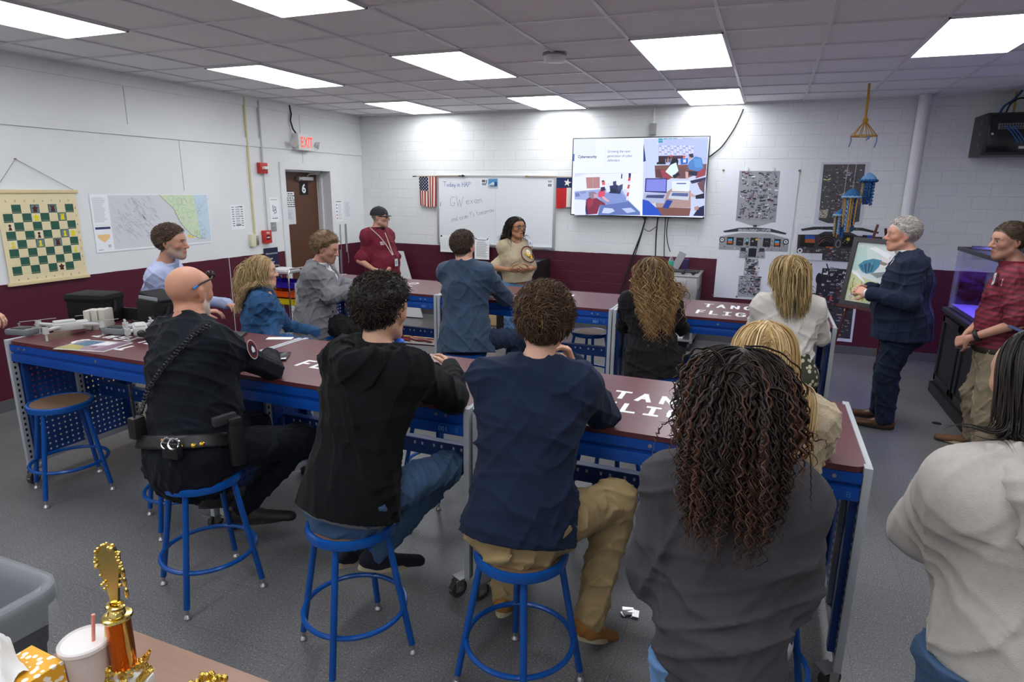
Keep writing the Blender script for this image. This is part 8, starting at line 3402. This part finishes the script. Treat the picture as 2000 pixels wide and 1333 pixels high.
def controller(x, y, rz, label):
    t = thing('drone_controller', label, 'drone controller', (x, y, TT_))
    R = Matrix.Rotation(rz, 3, 'Z')
    o = Vector((x, y, TT_))
    b = MB()
    b.box(o + Vector((0, 0, .024)), (.17, .12, .04), R=R, bev=.014)
    b.build('shell', DG, t)
    b = MB()
    b.box(o + R @ Vector((0, -.015, .047)), (.10, .06, .006), R=R, bev=.002)
    b.build('phone_rest', mat('dark_grey_plastic', (.035, .035, .04), .4), t)
    for sx in (-1, 1):
        b = MB()
        q = o + R @ Vector((sx * .06, .03, .044))
        b.cyl(q, q + Vector((0, 0, .016)), .004, n=8)
        b.cyl(q + Vector((0, 0, .014)), q + Vector((0, 0, .020)), .008, n=12)
        b.build('thumb_stick', ZINC, t)


controller(1.50, -5.93, .25, 'grey drone controller at the left edge of the table')
controller(2.02, -5.66, .2, 'grey drone controller in front of the open black bag')


def drone(x, y, rz, label, spread=1.0):
    t = thing('drone', label, 'drone', (x, y, TT_))
    R = Matrix.Rotation(rz, 3, 'Z')
    o = Vector((x, y, TT_ + .012))

    def w(a, b_, c_):
        return tuple(o + R @ Vector((a, b_, c_)))
    b = MB()
    b.box(w(0, 0, .045), (.20, .085, .055), R=R, bev=.018)
    b.box(w(.03, 0, .076), (.12, .06, .018), R=R, bev=.007)
    b.build('fuselage', DW, t)
    for sx, sy in ((1, 1), (1, -1), (-1, 1), (-1, -1)):
        e = (sx * (.09 + .06 * spread), sy * (.05 + .09 * spread), .055)
        b = MB()
        b.tube([w(sx * .07, sy * .035, .05), w(*e)], [.014, .010], n=8)
        b.cyl(w(e[0], e[1], .035), w(e[0], e[1], .075), .017, n=14)
        b.tube([w(e[0], e[1], .04), w(e[0], e[1], -.011)], .007, n=6)
        a = b.build('arm', DW, t)
        b = MB()
        for k in (-1, 1):
            b.box(w(e[0] + k * .05, e[1], .079), (.095, .014, .002), R=R)
        b.build('propeller', mat('propeller_grey', srgb('#85868a'), .4), a, smooth=False)
    b = MB()
    b.ell(w(.105, 0, .035), (.022, .026, .022))
    b.cyl(w(.115, 0, .033), w(.131, 0, .033), .012, n=12)
    b.build('camera', BLK, t)


drone(1.76, -5.80, -2.0, 'pale grey quadcopter drone with arms unfolded beside the magazine')
drone(2.24, -5.68, -.6, 'pale grey folded drone beside the officer', .25)
t = thing('battery_charger', 'beige stack of drone batteries in a charging block', 'battery charger', (1.76, -5.62, TT_))
for k in range(3):
    b = MB()
    b.box((1.72 + .045 * k, -5.63 + .02 * k, TT_ + .065), (.042, .10, .13 + .008 * k), rz=.4, bev=.006)
    b.build('battery', mat('beige_plastic', srgb('#b9b5ab'), .45), t)
b = MB()
b.box((2.0, -5.50, TT_ + .02), (.15, .045, .006), rz=.3)
b.tube([(1.92, -5.53, TT_ + .01), (1.94, -5.50, TT_ + .05), (2.02, -5.50, TT_ + .04), (2.10, -5.52, TT_ + .008)], .006, n=6)
tag(b.build('black_strap', BLKC), 'loose black strap lying between the charging block and the open bag', 'strap')
BAGM = cloth_mat('black_nylon', srgb('#141416'), rough=.7, noise=.2, nscale=60)


def bag(x, y, rz, label, w_, d_, h_, open_=False):
    t = thing('shoulder_bag', label, 'bag', (x, y, TT_))
    R = Matrix.Rotation(rz, 3, 'Z')
    o = Vector((x, y, TT_))
    b = MB()
    b.box(o + Vector((0, 0, h_ / 2)), (w_, d_, h_), R=R, bev=.028)
    b.build('bag_body', BAGM, t)
    b = MB()
    if open_:
        b.box(o + R @ Vector((.0, .03, h_ + .012)), (w_ + .01, d_, .022), R=R @ Matrix.Rotation(.16, 3, 'Y'), bev=.01)
        b.build('flap', BAGM, t)
        b = MB()
        b.box(o + R @ Vector((0, -d_ * .36, h_ + .003)), (w_ * .85, .008, .03), R=R)
        b.build('lining', mat('grey_lining', srgb('#8d9096'), .7), t)
    else:
        b.box(o + Vector((0, 0, h_ * .86)), (w_ + .018, d_ + .018, h_ * .34), R=R, bev=.035)
        b.build('flap', BAGM, t)
    b = MB()
    b.tube([tuple(o + R @ Vector((w_ / 2, 0, h_ * .75))), tuple(o + R @ Vector((w_ / 2 + .03, -.03, h_ * .5))), tuple(o + R @ Vector((w_ / 2 + .02, -d_ * .55, h_ * .25))), tuple(o + R @ Vector((w_ * .35, -d_ * .56, h_ * .45)))], .011, n=6)
    b.build('strap', BAGM, t)


bag(1.50, -5.44, .25, 'closed black camera bag standing at the back of the drone table', .30, .20, .20)
bag(2.02, -5.36, -.15, 'open black shoulder bag behind the drone controller', .25, .17, .19, True)
b = MB()
b.box((1.72, -5.33, TT_ + .045), (.24, .012, .09), rz=.15)
tag(b.build('tablet_case', BLK, smooth=False), 'thin black case standing on edge between the two black bags', 'case')
c = Canvas((2.19, -5.955, TT_), (.93, .20, 0), (-.20, .93, 0))
c.color = '#cfcfcd'
c.prism([(-.17, -.115), (.17, -.115), (.17, .115), (-.17, .115)], c.O, c.U, c.V, .003)
c.color = None
c.lay = 9
c.rect(-.16, -.105, .16, .105, '#8f7f8c')
c.up(1)
c.shape([(-.16, -.105), (.0, -.105), (-.05, -.02), (-.16, .0)], '#a39a52')
c.shape([(-.14, .0), (-.03, -.02), (.0, .09), (-.12, .10)], '#3f6b85')
c.shape([(-.02, -.01), (.08, .02), (.09, .09), (.0, .10)], '#e0dde0')
c.shape([(.08, -.105), (.16, -.105), (.16, .105), (.11, .105)], '#7a5a72')
c.disc(.03, -.03, .016, '#8a2740')
c.build('magazine', attr_mat('glossy_print', rough=.2, spec=.5), smooth=False)
tag(bpy.data.objects['magazine'], 'open colour magazine lying on the left table under the reversed lettering', 'magazine')
b = MB()
b.box((3.385, -5.695, TT_ + .006), (.082, .165, .010), rz=.55, bev=.004)
tag(b.build('smartphone', MATS['phone_black']), 'black smartphone lying on the table by the officer\'s hand', 'phone')
b = MB()
b.box((2.71, -5.42, TT_ + .008), (.20, .13, .014), rz=.5, bev=.004)
tag(b.build('tablet', BLK), 'black tablet lying near the officer\'s right shoulder at the table edge', 'tablet')
b = MB()
b.box((3.06, -5.34, TT_ + .002), (.16, .06, .003), rz=.45)
tag(b.build('paper_slip', MATS['white_paper'], smooth=False), 'white paper slip beside the denim jacket on the near table', 'paper')
t = thing('cap', 'navy baseball cap lying on the far table by the man in grey', 'cap', (2.43, -3.10, TT_))
b = MB()
b.lathe([(.098, 0), (.096, .03), (.082, .065), (.05, .092), (.012, .102), (.002, .102)], (2.43, -3.10, TT_), n=24)
b.build('crown', cloth_mat('navy_cap_cloth', srgb('#24365e')), t)
b = MB()
b.ell((2.34, -3.14, TT_ + .008), (.08, .07, .006))
b.build('brim', MATS['navy_cap_cloth'], t)

# ------------------------------------------------------------------ floor oddments
sg2 = thing('leaning_poster', 'tan poster in a black frame leaning at the left wall under the drone table', 'poster', (.10, -4.55, 0))
b = MB()
b.prism([(-.36, 0), (.36, 0), (.36, .50), (-.36, .50)], (.20, -4.45, .005), (0, 1, 0), (-.25, 0, .97), .02)
b.build('frame', BLK, sg2, smooth=False)
c = Canvas(Vector((.20, -4.45, .005)) + Vector((.97, 0, .25)) * .0215, (0, 1, 0), (-.25, 0, .97))
c.rect(-.33, .04, .33, .47, '#b39a6e')
c.up(2)
c.text('ARMY', -.30, .09, .07, '#2a241c', bold=.03)
c.build('print', PRINT, sg2, smooth=False)
r = random.Random(12)
b = MB()
for k in range(5):
    b.box((5.50 + r.uniform(-.03, .03), -5.87 + r.uniform(-.02, .02), .006 + .002 * k), (.05, .03, .002), R=Matrix.Rotation(r.uniform(0, 3), 3, 'Z') @ Matrix.Rotation(r.uniform(-.25, .25), 3, 'X'))
tag(b.build('candy_wrapper', mat('silver_foil', (.7, .7, .72), .25, .8), smooth=False), 'crumpled silver wrapper on the floor under the right near table', 'wrapper')
b = MB()
b.lathe([(.035, 0), (.035, .003), (.0, .003)], (7.41, -2.36, .001), n=20, cap=False)
tag(b.build('floor_plug', BLK), 'small round black cap set in the floor near the tank stand', 'floor plug')

# ------------------------------------------------------------------ foreground desk
DZt = .90
DX0, DX1, DY_ = 4.53, 5.45, -7.578
t = thing('desk', 'brown wood-grain desk at the bottom left corner of the photo', 'desk', ((DX0 + DX1) / 2, -8.0, 0))
b = MB()
b.box2((DX0, DY_ - .62, DZt - .03), (DX1, DY_, DZt), bev=.004)
b.build('desktop', mat('brown_woodgrain', srgb('#8a6a58'), .35, noise=.16, nscale=5, stretch=(1.5, 14, 1)), t)
for x in (DX0 + .05, DX1 - .05):
    for y in (DY_ - .05, DY_ - .57):
        b = MB()
        b.box2((x - .02, y - .02, 0), (x + .02, y + .02, DZt - .03))
        b.build('leg', BLK, t, smooth=False)
DT = DZt + .001
# tissue box
tb0 = at(62, 1261, z=DT + .12)
tb1 = at(124, 1292, z=DT + .12)
U_ = nrm(tb1 - tb0)
Vb = np.array([U_[1], -U_[0], 0.0])
t = thing('tissue_box', 'yellow and white patterned tissue box with a tissue sticking out', 'tissue box', (tb0[0], tb0[1], DT))
Lx = float(np.linalg.norm(tb1 - tb0))
b0 = tb0 + Vb * .11
b = MB()
b.prism([(0, 0), (Lx, 0), (Lx, .11), (0, .11)], (b0[0], b0[1], DT), tuple(U_), tuple(-Vb), .12)


def yellow_print():
    m_, nt, b_ = new_mat('yellow_leaf_print')
    tc = nt.nodes.new('ShaderNodeTexCoord')
    v = nt.nodes.new('ShaderNodeTexVoronoi')
    v.inputs['Scale'].default_value = 75
    link(nt, tc.outputs['Object'], v.inputs['Vector'])
    rr = nt.nodes.new('ShaderNodeValToRGB')
    rr.color_ramp.interpolation = 'CONSTANT'
    rr.color_ramp.elements[0].color = (*srgb('#e8e2d2'), 1)
    rr.color_ramp.elements[1].position, rr.color_ramp.elements[1].color = .42, (*srgb('#dba126'), 1)
    link(nt, v.outputs['Distance'], rr.inputs[0])
    link(nt, rr.outputs[0], b_.inputs['Base Color'])
    return m_


b.build('carton', yellow_print(), t, smooth=False)
b = MB()
ctr = tb0 + U_ * Lx * .45 + Vb * .06
vs, fs = [], []
for i in range(9):
    for j in range(9):
        u, v = (i - 4) / 4, (j - 4) / 4
        rr = math.hypot(u, v)
        vs.append((ctr[0] - .03 * v + .045 * u * (.3 + rr) - .02, ctr[1] + .035 * v - .02 * u, DT + .115 + .085 * (1 - rr * .75) + .012 * math.sin(5 * u + 3 * v)))
for i in range(8):
    for j in range(8):
        q = i * 9 + j
        fs.append((q, q + 9, q + 10, q + 1))
b.add(vs, fs)
b.build('tissue', mat('tissue_paper', (.72, .72, .71), .9), t, sharp=0)
# foam cup
cc = at(166, 1251, z=DT + .135)
t = thing('foam_cup', 'large white foam cup with a plastic lid and a red striped straw', 'cup', (cc[0], cc[1], DT))
b = MB()
b.lathe([(.032, 0), (.034, .01), (.043, .124), (.044, .130)], (cc[0], cc[1], DT), n=36)
b.build('cup_body', mat('foam_white', srgb('#cfc6c2'), .6), t)
b = MB()
b.lathe([(.044, .124), (.047, .128), (.047, .135), (.044, .138), (.041, .134), (.020, .132), (.001, .132)], (cc[0], cc[1], DT), n=36, cap=False)
b.build('lid', mat('lid_plastic', srgb('#d9d4d2'), .3), t)
b = MB()
b.tube([(cc[0] + .008, cc[1] + .004, DT + .08), (cc[0] + .018, cc[1] + .012, DT + .190)], .0034, n=10)
b.build('straw', mat('pink_straw', srgb('#d98a7e'), .4), t)
# trophy
GOLD = mat('gold_plating', srgb('#e0c878'), .2, 1.0)
GOLDR = mat('gold_relief', srgb('#d9bd62'), .25, 1.0, bump=.9, bscale=90)
tc_ = at(243, 1296, z=DT + .075)
t = thing('trophy', 'gold trophy with a torch-shaped top and an amber column on the desk', 'trophy', (tc_[0], tc_[1], DT))
tx_, ty_ = tc_[0], tc_[1]


def zt(py):
    return float(at(243, py, y=ty_)[2])


z0, z1, z2 = zt(1300), zt(1212), zt(1075)
b = MB()
b.box((tx_, ty_, DT + .012), (.07, .07, .024), rz=.4, bev=.004)
b.build('marble_base', mat('white_marble', (.6, .6, .6), .2, noise=.2, nscale=20), t)
for k in range(4):
    a = .8 + k * math.pi / 2
    b = MB()
    b.tube([(tx_ + .02 * math.cos(a), ty_ + .02 * math.sin(a), DT + .024), (tx_ + .04 * math.cos(a), ty_ + .04 * math.sin(a), DT + .045), (tx_ + .03 * math.cos(a), ty_ + .03 * math.sin(a), z0 - .004)], [.008, .010, .006], n=8)
    b.tube([(tx_ + .018 * math.cos(a), ty_ + .018 * math.sin(a), z0 - .012), (tx_ + .036 * math.cos(a), ty_ + .036 * math.sin(a), z0 + .004), (tx_ + .048 * math.cos(a), ty_ + .048 * math.sin(a), z0 + .022)], [.009, .008, .002], n=8)
    b.build('eagle_wing', GOLDR, t)
b = MB()
b.cyl((tx_, ty_, z0), (tx_, ty_, z1), .0225, n=36)
b.build('amber_column', mat('amber_foil', srgb('#c2641c'), .18, .85), t)
b = MB()
b.lathe([(.024, -.003), (.0275, .002), (.026, .006), (.02, .008)], (tx_, ty_, z1), n=32)
b.lathe([(.024, -.004), (.0265, -.001), (.024, .003)], (tx_, ty_, z0), n=32)
for sx in (-1, 1):
    b.tube([(tx_ + sx * .026, ty_ - .005, z0 + .01), (tx_ + sx * .030, ty_ - .006, (z0 + z1) / 2), (tx_ + sx * .026, ty_ - .005, z1)], [.003, .005, .003], n=6)
b.build('gold_cap', GOLD, t)
H_ = z2 - z1
R3 = nrm(np.array([CR[0], CR[1], 0]))
F3 = np.array([R3[1], -R3[0], 0.0])
b = MB()
b.lathe([(.017, .006), (.015, .014), (.010, .020), (.011, .026)], (tx_, ty_, z1), n=24)
b.ring((tx_, ty_, z1 + .026), .013, .0045, axis=(.2, .1, 1))
b.build('figure_foot', GOLD, t)
b = MB()
out = [(-.006, .17), (-.011, .42), (-.021, .70), (-.022, .84), (-.014, .96), (.0, 1.0), (.013, .96), (.021, .84), (.020, .70), (.011, .40), (.006, .17)]
b.prism([(u, v * H_) for u, v in out], (tx_ - F3[0] * .006, ty_ - F3[1] * .006, z1), tuple(R3), (0, 0, 1), .008)
b.build('torch_plate', GOLD, t)
b = MB()
rg = random.Random(3)
for (u0, v0), (u1, v1) in zip(out[1:], out[2:-1]):
    for k in range(4):
        f = rg.random()
        q = np.array([tx_, ty_, z1]) + R3 * (u0 + (u1 - u0) * f) * 1.08 + np.array([0, 0, (v0 + (v1 - v0) * f) * H_]) + F3 * rg.uniform(-.006, .008)
        b.ell(tuple(q), rg.uniform(.0025, .0042), n=8, m=6)
for v in (.35, .5, .62):
    b.ell((tx_ + R3[0] * .024 * (1.2 - v * .3), ty_ + R3[1] * .024, z1 + v * H_), (.005, .004, .012), n=8, m=6)
b.build('star_relief', GOLD, t)
t2c = at(402, 1345, z=DT + .09)
t = thing('trophy', 'second gold trophy, only its leafy top showing at the bottom edge', 'trophy', (t2c[0], t2c[1], DT))
b = MB()
b.box((t2c[0], t2c[1], DT + .012), (.07, .07, .024), bev=.004)
b.cyl((t2c[0], t2c[1], DT + .024), (t2c[0], t2c[1], DT + .07), .020, n=20)
b.build('base', GOLD, t)
b = MB()
for k in range(46):
    a, rr = rg.uniform(0, 6.28), rg.uniform(.004, .042)
    b.ell((t2c[0] + rr * math.cos(a), t2c[1] + rr * math.sin(a), DT + .07 + rg.uniform(0, .045) * (1.1 - rr * 16)), (.007, .006, .009), n=8, m=6)
b.build('leaf_wreath', GOLDR, t)

# ------------------------------------------------------------------ waste bin
def rrect(cx, cy, hx, hy, r, n=7):
    P_ = []
    for (sx, sy, a0) in ((1, 1, 0), (-1, 1, 90), (-1, -1, 180), (1, -1, 270)):
        for k in range(n):
            a = math.radians(a0 + 90 * k / (n - 1))
            P_.append((cx + sx * (hx - r) + r * math.cos(a), cy + sy * (hy - r) + r * math.sin(a)))
    return P_


def loft(b, rings):
    n = len(rings[0][0])
    vs, fs = [], []
    for pts, z in rings:
        vs += [(x, y, z(i) if callable(z) else z) for i, (x, y) in enumerate(pts)]
    for k in range(len(rings) - 1):
        for i in range(n):
            fs.append((k * n + i, k * n + (i + 1) % n, (k + 1) * n + (i + 1) % n, (k + 1) * n + i))
    b.add(vs, fs)


BX, BY, BZ = 3.70, -7.55, .70
t = thing('waste_bin', 'grey plastic waste bin with a translucent bag liner at the lower left', 'bin', (BX, BY, 0))
b = MB()
loft(b, [(rrect(BX, BY, .20, .15, .06), .0), (rrect(BX, BY, .215, .165, .06), .46), (rrect(BX, BY, .235, .185, .065), .50), (rrect(BX, BY, .245, .20, .07), BZ - .06), (rrect(BX, BY, .26, .215, .07), BZ - .055), (rrect(BX, BY, .262, .217, .07), BZ - .005),
         (rrect(BX, BY, .250, .205, .06), BZ), (rrect(BX, BY, .235, .19, .06), BZ - .02), (rrect(BX, BY, .20, .155, .05), .03)])
b.add([(x, y, .03) for x, y in rrect(BX, BY, .20, .155, .05)], [tuple(range(28))])
b.build('bin_body', mat('grey_bin_plastic', srgb('#55565a'), .5), t, sharp=50)
rg = random.Random(4)
wob = [rg.uniform(-.012, .012) for _ in range(28)]
b = MB()
loft(b, [(rrect(BX, BY, .266, .221, .075), lambda i: BZ - .10 + wob[i] * 1.6), (rrect(BX, BY, .268, .223, .075), lambda i: BZ - .03), (rrect(BX, BY, .262, .217, .07), lambda i: BZ + .006),
         (rrect(BX, BY, .238, .193, .06), lambda i: BZ + .004), (rrect(BX, BY, .226, .18, .06), lambda i: BZ - .05), ([(x + wob[i] * 2, y + wob[-i]) for i, (x, y) in enumerate(rrect(BX, BY, .19, .145, .05))], lambda i: BZ - .30 + wob[i])])
lm, nt, bb_ = new_mat('bag_liner')
bb_.inputs['Base Color'].default_value = (.42, .44, .47, 1)
bb_.inputs['Roughness'].default_value = .35
bb_.inputs['Alpha'].default_value = .38
b.build('bag_liner', lm, t, sharp=0)
